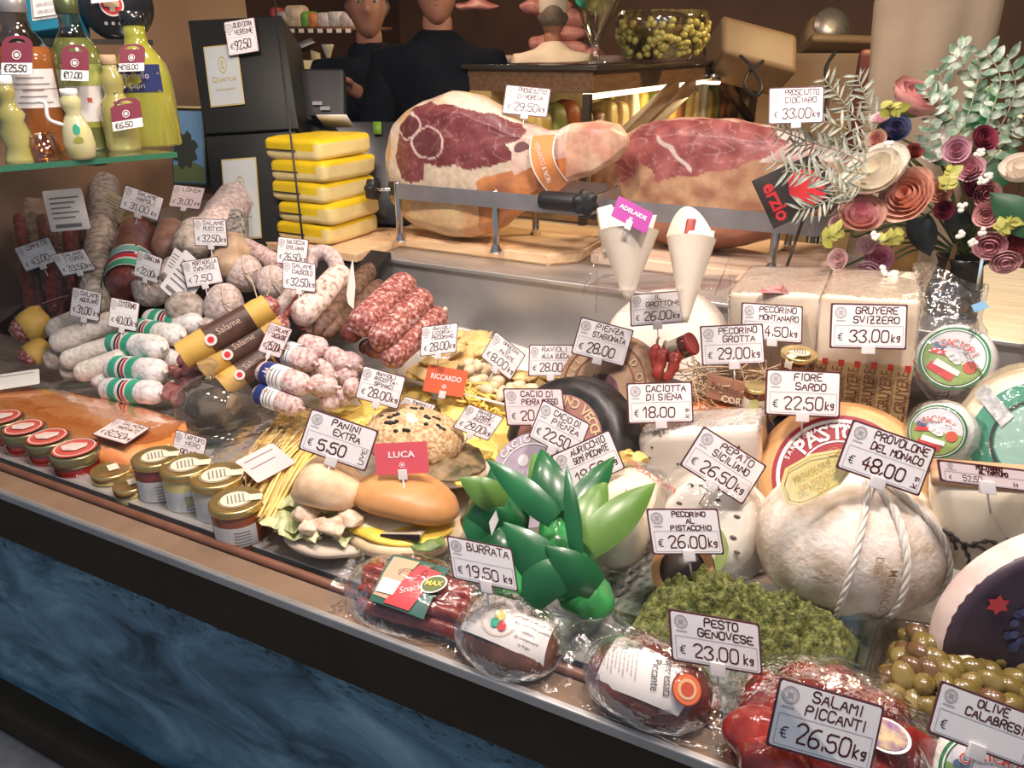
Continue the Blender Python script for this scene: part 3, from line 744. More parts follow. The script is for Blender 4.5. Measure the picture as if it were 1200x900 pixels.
# dark sticks in a bag
d0 = depth(60, 340, SL) + .02
t = thing('sausage_bag', 'clear bag of dark red dried meat sticks by the side wall', 'bag of dried meat', P(60, 372, d0))
for i in range(9):
    x = 26 + i * 8.5; dx = (i % 3) * .02
    g = G(); sausage(g, P(x + 12, 372 - (i % 2) * 6, d0 + dx), P(x - 4 + i * .8, 252 + (i % 3) * 14, d0 + .22 + dx), .018, lump=.25, seed=i); g.build('meat_stick', dark_red, t)
rows = []
for i in range(13):
    v_ = i / 12; row = []
    for j in range(24):
        a = 2 * math.pi * j / 24
        c0 = P(lerp(68, 52, v_), lerp(376, 232, v_), d0 + lerp(0, .25, v_)); wd = lerp(.10, .085, v_) * (1 if v_ < .9 else .8)
        row.append(c0 + _rt * wd * math.cos(a) + V((0, .05, 0)) * math.sin(a) * (1 - .6 * v_))
    rows.append(row)
G().grid(rows, True).rough(.012, 16).build('clear_bag', film('bag_film', amount=.035, rough=.12, bump=1.0, bscale=22, haze=.03), t)
def paper(label, TL, TR, BL, s, name='paper_label', bar=True, tint=None, lines=5, s2=None):
    O, U, W, N = frame(TL, TR, BL, s, s2)
    t = thing(name, label, 'label', O - W)
    prism_card(O, U, W, N, .001, tint or white_paper, 'paper', t, radius=min(U.length, W.length) * .12)
    g = G()
    for k in range(lines):
        y = .62 - k * 1.2 / lines; x1 = .75 - (k * 37 % 5) * .12
        g.prism([O + U * a + W * b + N * .0004 for a, b in ((-.75, y), (x1, y), (x1, y - .07), (-.75, y - .07))], N * .0002)
    if bar: g.prism([O + U * a + W * b + N * .0004 for a, b in ((-.7, -.68), (.6, -.68), (.6, -.86), (-.7, -.86))], N * .0002)
    g.build('print', mat('grey_ink', (.2, .19, .2), rough=.6), t, smooth=False)
    return t
paper('white paper label on the bag of dark red meat sticks', (49, 224), (95, 220), (60, 272), d0 + .05, s2=d0 + .02)
paper('beige paper label tied to the tall mottled grey salami', (126, 222), (152, 236), (113, 248), depth(130, 260, SL) + .1, tint=mat('beige_paper', (.55, .45, .27), rough=.6))
paper('large white label with barcode across the grey salami', (217, 292), (246, 318), (187, 336), depth(225, 350, SL) - .11)
paper('white label with black print behind the CORALLINA card', (205, 290), (216, 298), (191, 318), depth(200, 330, SL) - .06, bar=False)
t = G().tube(smooth_path([P(352, 360, 1.9), P(362, 352, 1.9), P(364, 372, 1.9), P(356, 386, 1.9), P(346, 378, 1.9)], 6), .0018, 5).build('string', red_string); tag(t, 'thin red string looped under the freckled salami', 'string')
# pointed pale paper slip standing between the dried sausages
g = G(); c0 = [P(413, 304, 1.95), P(416, 335, 1.93), P(414, 362, 1.91), P(408, 356, 1.91), P(406, 345, 1.92), P(409, 320, 1.94)]
g.prism(c0, (0, .002, 0)); t = g.build('paper_slip', mat('slip_paper', (.55, .48, .43), rough=.6), smooth=False); tag(t, 'pointed pale paper slip standing among the dried brown sausages', 'paper slip')
# ---------------------------------------------------------------- cheeses
def basis(N):
    N = V(N).normalized(); U = V((0, 0, 1)).cross(N).normalized(); return U, N.cross(U), N
def tocam(p): return (CAM - p).normalized()
cream = mat('cheese_cream', (.74, .60, .44), (.84, .72, .57), scale=16, rough=.45, bump=.2, bscale=40, sss=.15)
pale = mat('cheese_pale', (.72, .64, .54), (.84, .78, .70), scale=14, rough=.42, bump=.25, bscale=35, sss=.15)
ivory = mat('cheese_ivory', (.74, .66, .50), (.82, .75, .60), scale=10, rough=.4, bump=.15, bscale=30, sss=.15)
rind_orange = mat('rind_orange', (.62, .30, .11), (.74, .44, .20), scale=12, rough=.42, bump=.15, bscale=60)
rind_brown = mat('rind_brown', (.30, .17, .09), (.50, .33, .20), scale=22, rough=.6, bump=.4, bscale=60)
rind_black = mat('rind_black', (.012, .011, .011), (.04, .035, .032), scale=30, rough=.4, bump=.2)
mould_rind = mat('mould_rind', (.52, .41, .30), (.82, .73, .64), scale=22, rough=.75, bump=.5, bscale=120, c3=(.70, .59, .49), lo=.36, hi=.60, detail=9)
mat('seal_cream', (.72, .64, .48), rough=.6)
clear_film = film('clear_film', amount=.02, rough=.08, bump=1.0, bscale=30, blend=.25)
shrink_film = film('shrink_film', amount=.05, rough=.1, bump=1.0, bscale=16, haze=.02)
lavender = mat('lavender_label', (.42, .34, .42), (.5, .42, .5), scale=20, rough=.45)
def wheel(name, label, c, rpx, d, N, th, m, bulge=.25, cat='cheese', part='rind', off=0, lump=.0):
    p = P(*c, d); r = rpx * d / FPX; U, W, N = basis(N); h = th / 2; b = min(h, r) * .55
    t = thing(name, label, cat, p - N * h - V((0, 0, r * max(.2, abs(W.z)) * .9)))
    prof = [(0, -h)] + [(r - b + b * math.sin(R(a)), -h + b - b * math.cos(R(a))) for a in range(0, 91, 15)] + [(r + th * bulge * .3, 0)] + [(r - b + b * math.sin(R(a)), h - b + b * math.cos(R(a))) for a in range(90, -1, -15)] + [(0, h)]
    g = G().lathe(prof, p - N * h, N, 56, ref=U)
    if lump: g.rough(lump, 14, rpx)
    g.build(part, m, t)
    return t, p, r, U, W, N
def ring(t, p, U, W, N, r0, r1, m, k=1, name='label', a0=0, a1=360):
    g = G(); disc(g, p + N * (.0012 * k), U, W, r0, r1, 48, a0, a1); return g.build(name, m, t, smooth=False)
# back pale wheel behind the cones
D_ = 1.97
wheel('round_cheese', 'large pale cheese wheel behind the two paper cones', (772, 408), 76, D_, (-.08, -.86, .5), .12, pale, lump=.004)
# block under the red berries (straw), then the two big blocks
def boxpx(name, label, TL, TR, BL, s, deep, m, bev, part='block', cat='cheese', lump=0):
    O, U, W, N = frame(TL, TR, BL, s); N = -N if N.y > 0 else N
    dv = V((0, 1, 0)) * deep
    c = O + dv / 2
    t = thing(name, label, cat, c - W)
    g = G().box(c, U, W, dv / 2, bev)
    if lump: g.rough(lump, 20, TL[0])
    o = g.build(part, m, t)
    return t, O, U, W, N
t, O, U, W, N = boxpx('cheese_block', 'large cream cheese block in film behind the MONTANARO card', (852, 343), (962, 346), (858, 478), ('y', 1.70), .26, cream, .012, lump=.003)
G().box(O + V((0, .13, .002)), U * 1.015, W * 1.01, V((0, .135, 0)), .014).rough(.003, 30, 2).build('film_wrap', clear_film, t)
polyr = [P(888, 343, ('z', (O + W).z + .004)), P(925, 344, ('z', (O + W).z + .004)), P(918, 335, ('z', (O + W).z + .004)), P(900, 336, ('z', (O + W).z + .004))]
G().prism(polyr, (0, 0, .001)).build('top_label', mat('pink_label', (.6, .12, .12), (.75, .4, .4), scale=50, rough=.4), t, smooth=False)
t, O, U, W, N = boxpx('cheese_block', 'large golden alpine cheese block with columns of printed letters', (962, 345), (1080, 352), (950, 492), ('y', 1.66), .24, cream, .012, lump=.002)
rp = mat('golden_rind', (.52, .36, .16), (.6, .43, .2), scale=20, rough=.45)
g = G().prism([O + U * a + W * b + V((0, -.004, 0)) for a, b in ((-1, -1), (1, -1), (1, .02), (-1, .0))], (0, .003, 0)); rr_ = lab(g.build('printed_rind', rp, t, smooth=False), 'golden rind printed with brown letters')
pr = mat('print_brown', (.25, .08, .05), rough=.5)
for k in range(6):
    q = O + U * (-.85 + k * .34) + W * (-.48) + V((0, -.005, 0))
    ptext('LE GRUYERE', q, W.normalized(), -U.normalized(), .03, pr, rr_, width=W.length * .82)
    ptext('SWITZERLAND', q + U * .12, W.normalized(), -U.normalized(), .014, pr, rr_, width=W.length * .6)
    g = G().prism([q + W * .47 + U * (.06 + a) + W * b for a, b in ((-.06, -.05), (.06, -.05), (.06, .05), (-.06, .05))], (0, .0005, 0)); g.build('print_mark', red, rr_, smooth=False)
G().box(O + V((0, .12, .002)), U * 1.03, W * 1.01, V((0, .128, 0)), .016).rough(.006, 22, 2).build('film_wrap', clear_film, t)
# brown wheel with illustrated label
t, p, r, U, W, N = wheel('round_cheese', 'brown cheese wheel with a dark picture and ring of letters', (707, 452), 64, 1.76, (-.12, -.85, .5), .1, rind_brown)
pf = p + N * .0
ring(t, p, U, W, N, r * .80, r * .83, pr)
ring(t, p, U, W, N, 0, r * .60, mat('picture_tan', (.34, .2, .12), (.42, .27, .17), scale=20, rough=.5), 1)
arctext('COLLI DI VAL D ORCIA', p + N * .003, U, W, r * .70, 200, -20, .024, mat('label_gold', (.66, .5, .3), rough=.5), t, thick=.015)
ring(t, p, U, W, N, r * .585, r * .61, pr, 2)
ring(t, p + W * -r * .12, U, W, N, 0, r * .34, mat('picture_purple', (.09, .03, .05), (.2, .09, .1), scale=60, rough=.5), 2, 'label_picture')
for a, b in ((0, .05), (-.2, -.18), (0, -.18), (.18, -.18)):
    ring(t, p + U * a * r + W * (b * r + .0), U, W, N, r * .035, r * .06, mat('label_gold', (.7, .55, .3)), 3.2, 'label_picture', 180, 360)
# black wheel leaning in front of it
t, p, r, U, W, N = wheel('round_cheese', 'black rind cheese wheel leaning in front of the brown wheel', (654, 520), 84, 1.62, (-.2, -.82, .5), .12, rind_black)
ring(t, p, U, W, N, 0, r * .70, mat('dusky_pink', (.33, .15, .13), (.4, .2, .17), scale=10, rough=.45))
arctext('PECORINO VECCHIO', p + N * .003, U, W, r * .60, 150, 10, .03, mat('label_gold', ()), t)
# lavender wheel
t, p, r, U, W, N = wheel('round_cheese', 'pale cheese wheel with lavender label behind the green leaves', (622, 562), 60, 1.42, (-.15, -.8, .55), .1, cream)
ring(t, p, U, W, N, 0, r * .93, lavender)
ring(t, p, U, W, N, r * .70, r * .73, white_paper, 2)
arctext('CACIO PECORINO', p + N * .003, U, W, r * .81, 160, 20, .020, white_paper, t)
q = p + N * .004
g = G().prism([q + U * a * r + W * b * r for a, b in ((.02, .42), (.36, .58), (.44, .32), (.12, .14))], N * .001); lab(g.build('price_sticker', white_paper, t, smooth=False), 'small white sticker')
for k in range(7):
    x = -.25 + k * .1; g = G().prism([q + U * (x - .025) * r + W * -.3 * r, q + U * (x + .025) * r + W * -.3 * r, q + U * x * r + W * (.05 + .1 * (k % 3)) * r], N * .0006); g.build('label_tree', mat('tree_grey', (.1, .1, .11), rough=.6), t, smooth=False)
ring(t, p + W * .3 * r - U * .3 * r, U, W, N, 0, r * .12, white_paper, 1.5, 'label_leaf')
# orange rind wheel behind the tall wedge
t, p, r, U, W, N = wheel('round_cheese', 'orange rind cheese wheel peeping out beside the SIENA card', (826, 520), 58, 1.62, (.0, -.80, .6), .1, mat('vivid_orange', (.72, .22, .06), (.8, .3, .1), scale=9, rough=.35))
ring(t, p, U, W, N, 0, r * .6, mat('blue_label', (.05, .14, .38), rough=.4))
# red label orange wheel
t, p, r, U, W, N = wheel('round_cheese', 'orange cheese wheel with red and white ring label behind the roped cheese', (984, 560), 95, 1.40, (-.05, -.78, .62), .13, rind_orange, bulge=.4)
ring(t, p, U, W, N, 0, r * .80, mat('label_red', (.32, .02, .03), rough=.4))
ring(t, p, U, W, N, r * .70, r * .745, white_paper, 2)
ring(t, p, U, W, N, r * .45, r * .47, white_paper, 2)
arctext('PASTORINO', p + N * .003, U, W, r * .57, 152, 28, .040, white_paper, t, thick=.02)
arctext('SARDEGNA FORMAGGIO PECORINO', p + N * .003, U, W, r * .655, 172, 8, .012, white_paper, t)
# tall white wedge with peppercorns
t, O, U, W, N = boxpx('cheese_wedge', 'tall white peppercorn cheese wedge in film under the PEPATO card', (744, 508), (888, 500), (752, 588), ('y', 1.36), .12, pale, .022, lump=.006)
G().box(O + V((0, .06, 0)), U * 1.02, W * 1.03, V((0, .066, 0)), .024).rough(.006, 18, 5).build('film_wrap', clear_film, t)
pep = mat('peppercorn', (.06, .05, .045), rough=.6)
for k, (a, b) in enumerate(((-.72, .6), (-.78, .3), (-.3, .1), (.25, -.3), (.7, .5), (.5, .1), (-.5, -.5), (.1, .7), (-.1, -.1))):
    G().blob(O + U * a + W * b + V((0, -.002, 0)), (.003, 0, 0), (0, .003, 0), (0, 0, .0025), nu=8, nv=6).build('peppercorn', pep, t)
# round white cheese with pistachio
t, p, r, U, W, N = wheel('round_cheese', 'small round white cheese in film behind the PISTACCHIO card', (826, 612), 60, 1.30, (-.1, -.75, .62), .11, pale, bulge=.6, lump=.004)
for k, (a, b) in enumerate(((-.5, .62), (-.28, .66), (.55, .3), (.6, -.1), (-.6, .2), (.1, .5), (.75, -.35))):
    G().blob(p + U * a * r + W * b * r, U * .006, W * .003, N * .003, nu=8, nv=6).build('pistachio', mat('pistachio', (.14, .11, .07), rough=.6), t)
g = G().blob(p, U * r * 1.06, W * r * 1.05, N * .068, .8).rough(.006, 24, 3); g.build('film_wrap', clear_film, t)
ring(t, p - W * r * .55, U, W, N, r * .40, r * .62, mat('olive_green', (.25, .33, .10), rough=.5), 2.5, 'label', -30, 60)
# dark labelled tub under it
c = P(800, 668, 1.22); t = thing('cheese_tub', 'small round tub with dark label and orange rim under the PISTACCHIO card', 'tub', c - V((0, 0, .03)))
U, W, N = basis((-.15, -.7, .6)); G().lathe([(.04, -.03), (.05, -.005), (.052, 0), (.0, .002)], c, N, 32).build('tub', mat('tub_dark', (.05, .035, .03), rough=.35), t)
ring(t, c, U, W, N, .037, .051, mat('tub_orange', (.5, .25, .1), rough=.4), 2.5)
# roped cheese
c = P(996, 632, 1.24); rx, rz, ry = .148, .117, .13
t = thing('roped_cheese', 'big pale round cheese hung with white rope and a yellow tag', 'cheese', c - V((0, 0, rz)))
g = G(); rows = []
U = _rt; W = V((0, 0, 1)); N = W.cross(U); N = -N if N.dot(tocam(c)) < 0 else N
def pro(a, th, k=1.0):
    s = math.sin(th); q = 1.0 - .12 * max(0, s) ** 2
    return c + U * (rx * q * math.sin(a) * math.cos(th) ** .8 * k) + N * (ry * math.cos(a) * math.cos(th) ** .8 * k) + W * (rz * s * k * (1.02 if s > 0 else .98))
n = 48
for i in range(37):
    th = -math.pi / 2 + math.pi * i / 36; th = max(-1.5707, min(1.5707, th))
    rows.append([pro(2 * math.pi * j / n, th) for j in range(n)])
g.grid(rows, True).rough(.004, 12, 4).build('cheese_body', mould_rind, t)
rope_m = mat('rope', (.66, .60, .52), (.8, .75, .68), scale=60, rough=.8)
def rope(path, r=.0042, name='rope', parent=None):
    g = G(); n = len(path)
    for ph in (0, 2 * math.pi / 3, 4 * math.pi / 3):
        q = []
        for i, p in enumerate(path):
            tt = (path[min(i + 1, n - 1)] - path[max(i - 1, 0)]).normalized(); u = (p - c).normalized(); u = (u - tt * u.dot(tt)).normalized(); v = tt.cross(u)
            an = ph + i * .42; q.append(p + (u * math.cos(an) + v * math.sin(an)) * r * .62)
        g.tube(q, r * .62, 7)
    return g.build(name, rope_m, parent)
for a0, a1 in ((-.30, -.46), (.17, .15), (.22, .11), (.62, 1.05), (2.6, 2.6)):
    rope([pro(lerp(a1, a0, (th + 1.45) / 2.9) , th, 1.03) for th in [(-1.45 + 2.9 * i / 90) for i in range(91)]], parent=t)
bm_ = mat('branding', (.50, .36, .2), (.42, .28, .15), scale=50, rough=.8)
for txt, a, th0, sz in (('MONACO', .0, .02, .018), ('DEL', -.12, .35, .016), ('MONACO', .85, .05, .016)):
    e = pro(a, th0, 1.035); n_ = (e - c).normalized(); u_ = (pro(a, th0 - .1, 1.03) - e).normalized(); ptext(txt, e, u_, n_.cross(u_), sz, bm_, t, 'branded_mark', thick=.01)
pts = [(914, 570), (920, 549), (950, 532), (985, 526), (1002, 530), (1003, 545), (985, 568), (950, 588), (935, 593), (921, 590)]
yl = mat('yellow_tag', (.92, .78, .30), (.96, .86, .48), scale=16, rough=.5)
dd_ = 1.125
O = P(958, 560, dd_ - .004); Uy = (P(1000, 535, dd_) - P(916, 580, dd_)).normalized(); Ny = tocam(O); Wy = Ny.cross(Uy).normalized()
tg = G().prism([P(a, b, dd_) for a, b in pts], -Ny * .0015).build('hanging_tag', yl, t, smooth=False); lab(tg, 'yellow paper tag with brown print')
pin = [O + (P(a, b, dd_ - .004) - O) * .88 for a, b in pts]
g = G()
for a, b in zip(pin, pin[1:] + pin[:1]): g.tube([a, b], .0006, 4)
g.build('tag_border', mat('tag_brown', (.35, .22, .06), rough=.6), tg)
for k, (s_, dy, w_) in enumerate((('PROVOLONE', .012, .06), ('DEL MONACO', -.003, .06), ('DOP', -.018, .02))):
    ptext(s_, O + Wy * dy + Ny * .002, Uy, Wy, .011, mat('tag_brown', ()), tg, width=w_)
g = G(); disc(g, O + Uy * .04 + Wy * .022 + Ny * .002, Uy, Wy, .008, .0095, 24, k=.6); g.build('tag_print', mat('tag_brown', ()), tg, smooth=False)
# wrapped ricotta-like white cheeses with round green label
cac_white = mat('cac_white', (.74, .72, .68), (.83, .81, .77), scale=26, rough=.5, bump=.5, bscale=130, sss=.1)
cg = mat('cac_green', (.02, .20, .07), rough=.4); cgrass = mat('cac_grass', (.20, .34, .08), (.30, .42, .14), scale=50, rough=.5); csky = mat('cac_sky', (.62, .62, .66), rough=.5); cred = mat('cac_red', (.60, .05, .06), rough=.45)
def caciori(label, c, rpx, d, N, th, bag=None, spin=0):
    t, p, r, U, W, N = wheel('fresh_cheese', label, c, rpx, d, N, th, cac_white, bulge=.1, lump=.001)
    U, W = U * math.cos(spin) + W * math.sin(spin), W * math.cos(spin) - U * math.sin(spin)
    ring(t, p, U, W, N, 0, r * .86, cg, 1); ring(t, p, U, W, N, r * .77, r * .80, white_paper, 2); ring(t, p, U, W, N, 0, r * .74, csky, 2)
    ring(t, p, U, W, N, 0, r * .739, cgrass, 2.6, 'label_field', 165, 360)
    arctext('CACIORI', p + N * .0058 - W * r * .34, U, W, r * .74, 124, 56, r * .27, mat('label_white', (.75, .72, .7), rough=.5), t, thick=.06)
    arctext('CACIORI', p + N * .0064 - W * r * .34, U, W, r * .74, 124, 56, r * .27, cred, t, thick=.0)
    O = p + N * .0042
    g = G().prism([O + U * a * r + W * b * r for a, b in ((-.62, -.08), (-.2, -.02), (-.18, .10), (-.6, .08))], N * .0006); g.build('label_print', cred, t, smooth=False)
    g = G().prism([O + U * a * r + W * b * r for a, b in ((-.5, -.5), (.2, -.62), (.22, -.42), (-.46, -.28))], N * .0006); g.build('label_banner', cred, t, smooth=False)
    g = G().prism([O + U * a * r + W * b * r + N * .001 for a, b in ((-.4, -.34), (.3, -.42), (.3, -.28), (-.36, -.16))], N * .0006); g.build('label_banner', white_paper, t, smooth=False)
    g = G(); disc(g, O + U * .45 * r - W * .08 * r + N * .001, U, W, 0, r * .17, 14); g.build('label_print', mat('tomato', (.55, .09, .05), rough=.5), t, smooth=False)
    g = G()
    for a, b, s in ((-.12, .05, .12), (.0, .0, .14), (.1, -.06, .11)): disc(g, O + U * a * r + W * b * r + N * .0015, U, W, 0, s * r, 12, k=.7)
    g.build('label_cow', white_paper, t, smooth=False)
    g = G(); disc(g, O - U * .52 * r + W * .17 * r + N * .001, U, W, 0, .09 * r, 12); disc(g, O - U * .40 * r + W * .2 * r + N * .001, U, W, 0, .09 * r, 12); g.build('label_print', mat('mountain', (.1, .16, .28), rough=.5), t, smooth=False)
    return t, p, r, U, W, N
t, p, r, U, W, N = caciori('white cheese with round green label, bagged below the hanging roses', (1118, 420), 43, 1.55, (-.15, -.86, .42), .10, spin=-.2)
top = P(1112, 322, 1.6); rows = []
for i in range(15):
    v_ = i / 14; c0 = (p - W * r * 1.15).lerp(top, v_); rr = (r * 1.25 * math.sin(math.pi * min(.5, .1 + v_ * 1.1)) if v_ < .4 else r * lerp(1.22, .95, (v_ - .4) / .6))
    rows.append([c0 + U * rr * math.cos(a) + N * (rr * .75 * math.sin(a) - .02) for a in [2 * math.pi * j / 28 for j in range(28)]])
G().grid(rows, True).rough(.018, 18, 9).build('clear_bag', film('crackle_bag', amount=.06, rough=.1, bump=1.0, bscale=26, haze=.015), t)
G().prism([P(1138, 358, 1.5), P(1152, 353, 1.5), P(1160, 360, 1.5), P(1142, 366, 1.5)], (0, .001, 0)).build('bag_tie', mat('blue_tie', (.25, .5, .75), rough=.5), t, smooth=False)
t, p, r, U, W, N = caciori('white cheese with round green label, lying in film beside the MONACO card', (1098, 506), 37, 1.36, (-.3, -.8, .42), .12, spin=.15)
g = G().blob(p - N * .05, U * r * 1.12, W * r * 1.1, N * .08, .8).rough(.012, 22, 6); g.build('film_wrap', clear_film, t)
t, p, r, U, W, N = caciori('white cheese with round green label at the front under the OLIVE card', (1160, 915), 62, .90, (-.1, -.62, .75), .09, spin=.25)
g = G().blob(p - N * .035, U * r * 1.08, W * r * 1.08, N * .055, .8).rough(.006, 26, 7); g.build('film_wrap', clear_film, t)
# two cut wheels at the right end
t, p, r, U, W, N = wheel('round_cheese', 'large pale wheel with green disc label at the right end', (1222, 520), 96, 1.30, (-.25, -.78, .5), .14, mat('waxy_pale', (.72, .62, .42), (.8, .72, .54), scale=8, rough=.3, coat=.2), bulge=.4)
ring(t, p, U, W, N, 0, r * .78, mat('deep_green', (.02, .17, .09), (.08, .30, .2), scale=8, rough=.3))
ring(t, p, U, W, N, r * .52, r * .56, black, 2)
ring(t, p, U, W, N, 0, r * .50, mat('label_pale_green', (.28, .46, .38), rough=.35), 2)
g = G().prism([p + N * .004 + U * a * r + W * b * r for a, b in ((-.80, .55), (-.38, .22), (-.46, .05), (-.88, .38))], N * .001); g.build('barcode_sticker', mat('sticker_grey', (.6, .6, .6), (.3, .3, .3), scale=120, rough=.5), t, smooth=False)
g = G().blob(p - N * .04, U * r * 1.03, W * r * 1.03, N * .08, .75).rough(.006, 16, 8); g.build('film_wrap', clear_film, t)
wheel('round_cheese', 'tall grey white cheese wheel standing on edge at the right end', (1222, 372), 52, 1.62, (-.95, -.3, .05), .1, mat('greyish_cheese', (.5, .5, .42), (.6, .6, .52), scale=14, rough=.6, bump=.2))
# truffle cheese wedge
t, O, U, W, N = boxpx('cheese_wedge', 'pale cheese wedge with dark truffle veins and brown rind on top', (1090, 562), (1235, 574), (1096, 672), ('y', 1.16), .07, ivory, .03, lump=.006)
G().box(O + W * 1.0 + V((0, .036, -.004)), U * .98, V((0, 0, .008)), V((0, .036, 0)), .006).rough(.003, 40).build('top_rind', rind_brown, t)
vm = mat('truffle_vein', (.05, .04, .035), rough=.7)
for path in (((-.92, .0), (-.7, -.1), (-.5, -.25), (-.25, -.3), (0, -.35)), ((-.5, -.25), (-.42, -.5), (-.4, -.8)), ((-.4, -.3), (-.1, -.15), (.15, -.2), (.3, -.05)), ((-.7, -.1), (-.6, -.4))):
    pp = smooth_path([O + U * a + W * b + V((0, -.001, 0)) for a, b in path], 5); G().tube(pp, [.0016 + .0012 * ((i * 7) % 3) for i in range(len(pp))], 5).rough(.002, 90).build('truffle_vein', vm, t)
# dark cheese with printed grapes
t, p, r, U, W, N = wheel('round_cheese', 'dark wrapped cheese printed with grapes behind the olives', (1268, 772), 150, 1.02, (.30, -.92, .10), .05, mat('plum_wrap', (.025, .014, .025), (.05, .03, .045), scale=12, rough=.4), bulge=.1)
g = G().lathe([(r * .80, -.055), (r * .98, -.054), (r * 1.025, -.046), (r * 1.03, -.036), (r * 1.02, -.016), (r * .99, -.008)], p, N, 64, ref=U, cap=False); lab(g.build('pale_rim', mat('rim_pink', (.62, .47, .42), (.76, .64, .58), scale=22, rough=.6, bump=.3), t), 'pale pinkish rim')
gm = mat('grape_print', (.03, .035, .10), (.10, .12, .22), scale=90, rough=.35)
rnd = random.Random(3)
for k in range(46):
    a = rnd.uniform(-.62, -.25); b = rnd.uniform(.02, .62); 
    if abs(a + .42 + (b - .3) * -.25) > .13: continue
    ring(t, p + U * a * r + W * b * r, U, W, N, 0, r * .035, gm, 1 + k * .02, 'grape_print')
for k, (a, b, s, mm) in enumerate(((-.70, .42, .09, cred), (-.22, .1, .09, mat('leaf_yellow', (.6, .42, .1), rough=.5)), (-.14, .5, .16, mat('leaf_olive', (.25, .22, .06), rough=.5)))):
    g = G(); g.add([p + N * .004] + [p + N * .004 + U * (a + s * (1 if i % 2 else .6) * math.cos(i * .5236)) * r + W * (b + s * (1 if i % 2 else .6) * math.sin(i * .5236)) * r for i in range(12)], [(0, i + 1, (i + 1) % 12 + 1) for i in range(12)])
    g.v = [q if i == 0 else q for i, q in enumerate(g.v)]; g.v[0] = p + N * .004 + U * a * r + W * b * r; g.build('leaf_print', mm, t, smooth=False)
g = G().prism([p + N * .003 + U * a * r + W * b * r for a, b in ((-.3, .26), (.1, .3), (.1, .02), (-.22, .0))], N * .001); lb = g.build('label', white_paper, t, smooth=False)
ptext('olo', p + N * .006 + U * -.16 * r + W * .17 * r, -U, -W, .028, black_ink, lb)
# yellow provolone log in film with red print
a, b = P(752, 572, 1.42), P(706, 642, 1.24); rr = .058
t = thing('cheese_log', 'yellow cheese log with red print between the green leaves and the tall wedge', 'cheese', (a + b) / 2 - V((0, 0, rr)))
g = G(); sausage(g, a, b, rr, cap=.7, lump=.02); g.build('cheese_body', ivory, t)
ax = (b - a).normalized(); up_ = tocam(a); up_ = (up_ - ax * up_.dot(ax)).normalized(); sd = up_.cross(ax)
for k, (s_, dx) in enumerate((('PICCANTE', .15), ('SEMI', .62))):
    ptext(s_, a.lerp(b, .2 + k * .4) + up_ * rr * 1.02 + sd * .0, -sd, -ax, .022, cred, t)
g = G(); sausage(g, a - ax * .03, b + ax * .01, rr * 1.06, cap=.8, lump=.1); g.build('film_wrap', clear_film, t)
t = G().blob(P(742, 540, 1.46), (.03, 0, 0), (0, .02, 0), (0, 0, .022)).rough(.012, 60).build('cheese_end', mat('yellow_wax', (.7, .5, .15), rough=.4)); tag(t, 'small crumpled yellow wrapper end behind the AURICCHIO card', 'wrapper')
# straw nest, jars, dried chillies, little wooden box
t = thing('straw_nest', 'tan straw nest behind the GROTTA card', 'straw', P(856, 470, 1.7))
g = G(); rnd = random.Random(4)
for k in range(230):
    q = P(rnd.uniform(810, 905), rnd.uniform(430, 478), 1.66 + rnd.uniform(-.03, .05)); d = V((rnd.uniform(-1, 1), rnd.uniform(-.5, .5), rnd.uniform(-.4, .6))).normalized() * rnd.uniform(.03, .07)
    g.tube([q - d, q + V((0, 0, .004)), q + d], .0012, 4)
o = g.build('straw', mat('straw', (.52, .36, .2), (.7, .52, .33), scale=20, rough=.7), t); o['kind'] = 'stuff'
G().blob(P(856, 472, 1.74), (.1, 0, 0), (0, .05, 0), (0, 0, .055)).rough(.01, 30).build('straw_base', mat('straw_base', (.50, .34, .22), (.62, .45, .3), scale=40, rough=.8, bump=.6), t)
gold = mat('gold_lid', (.62, .46, .18), (.72, .56, .26), scale=10, rough=.28, metal=.9)
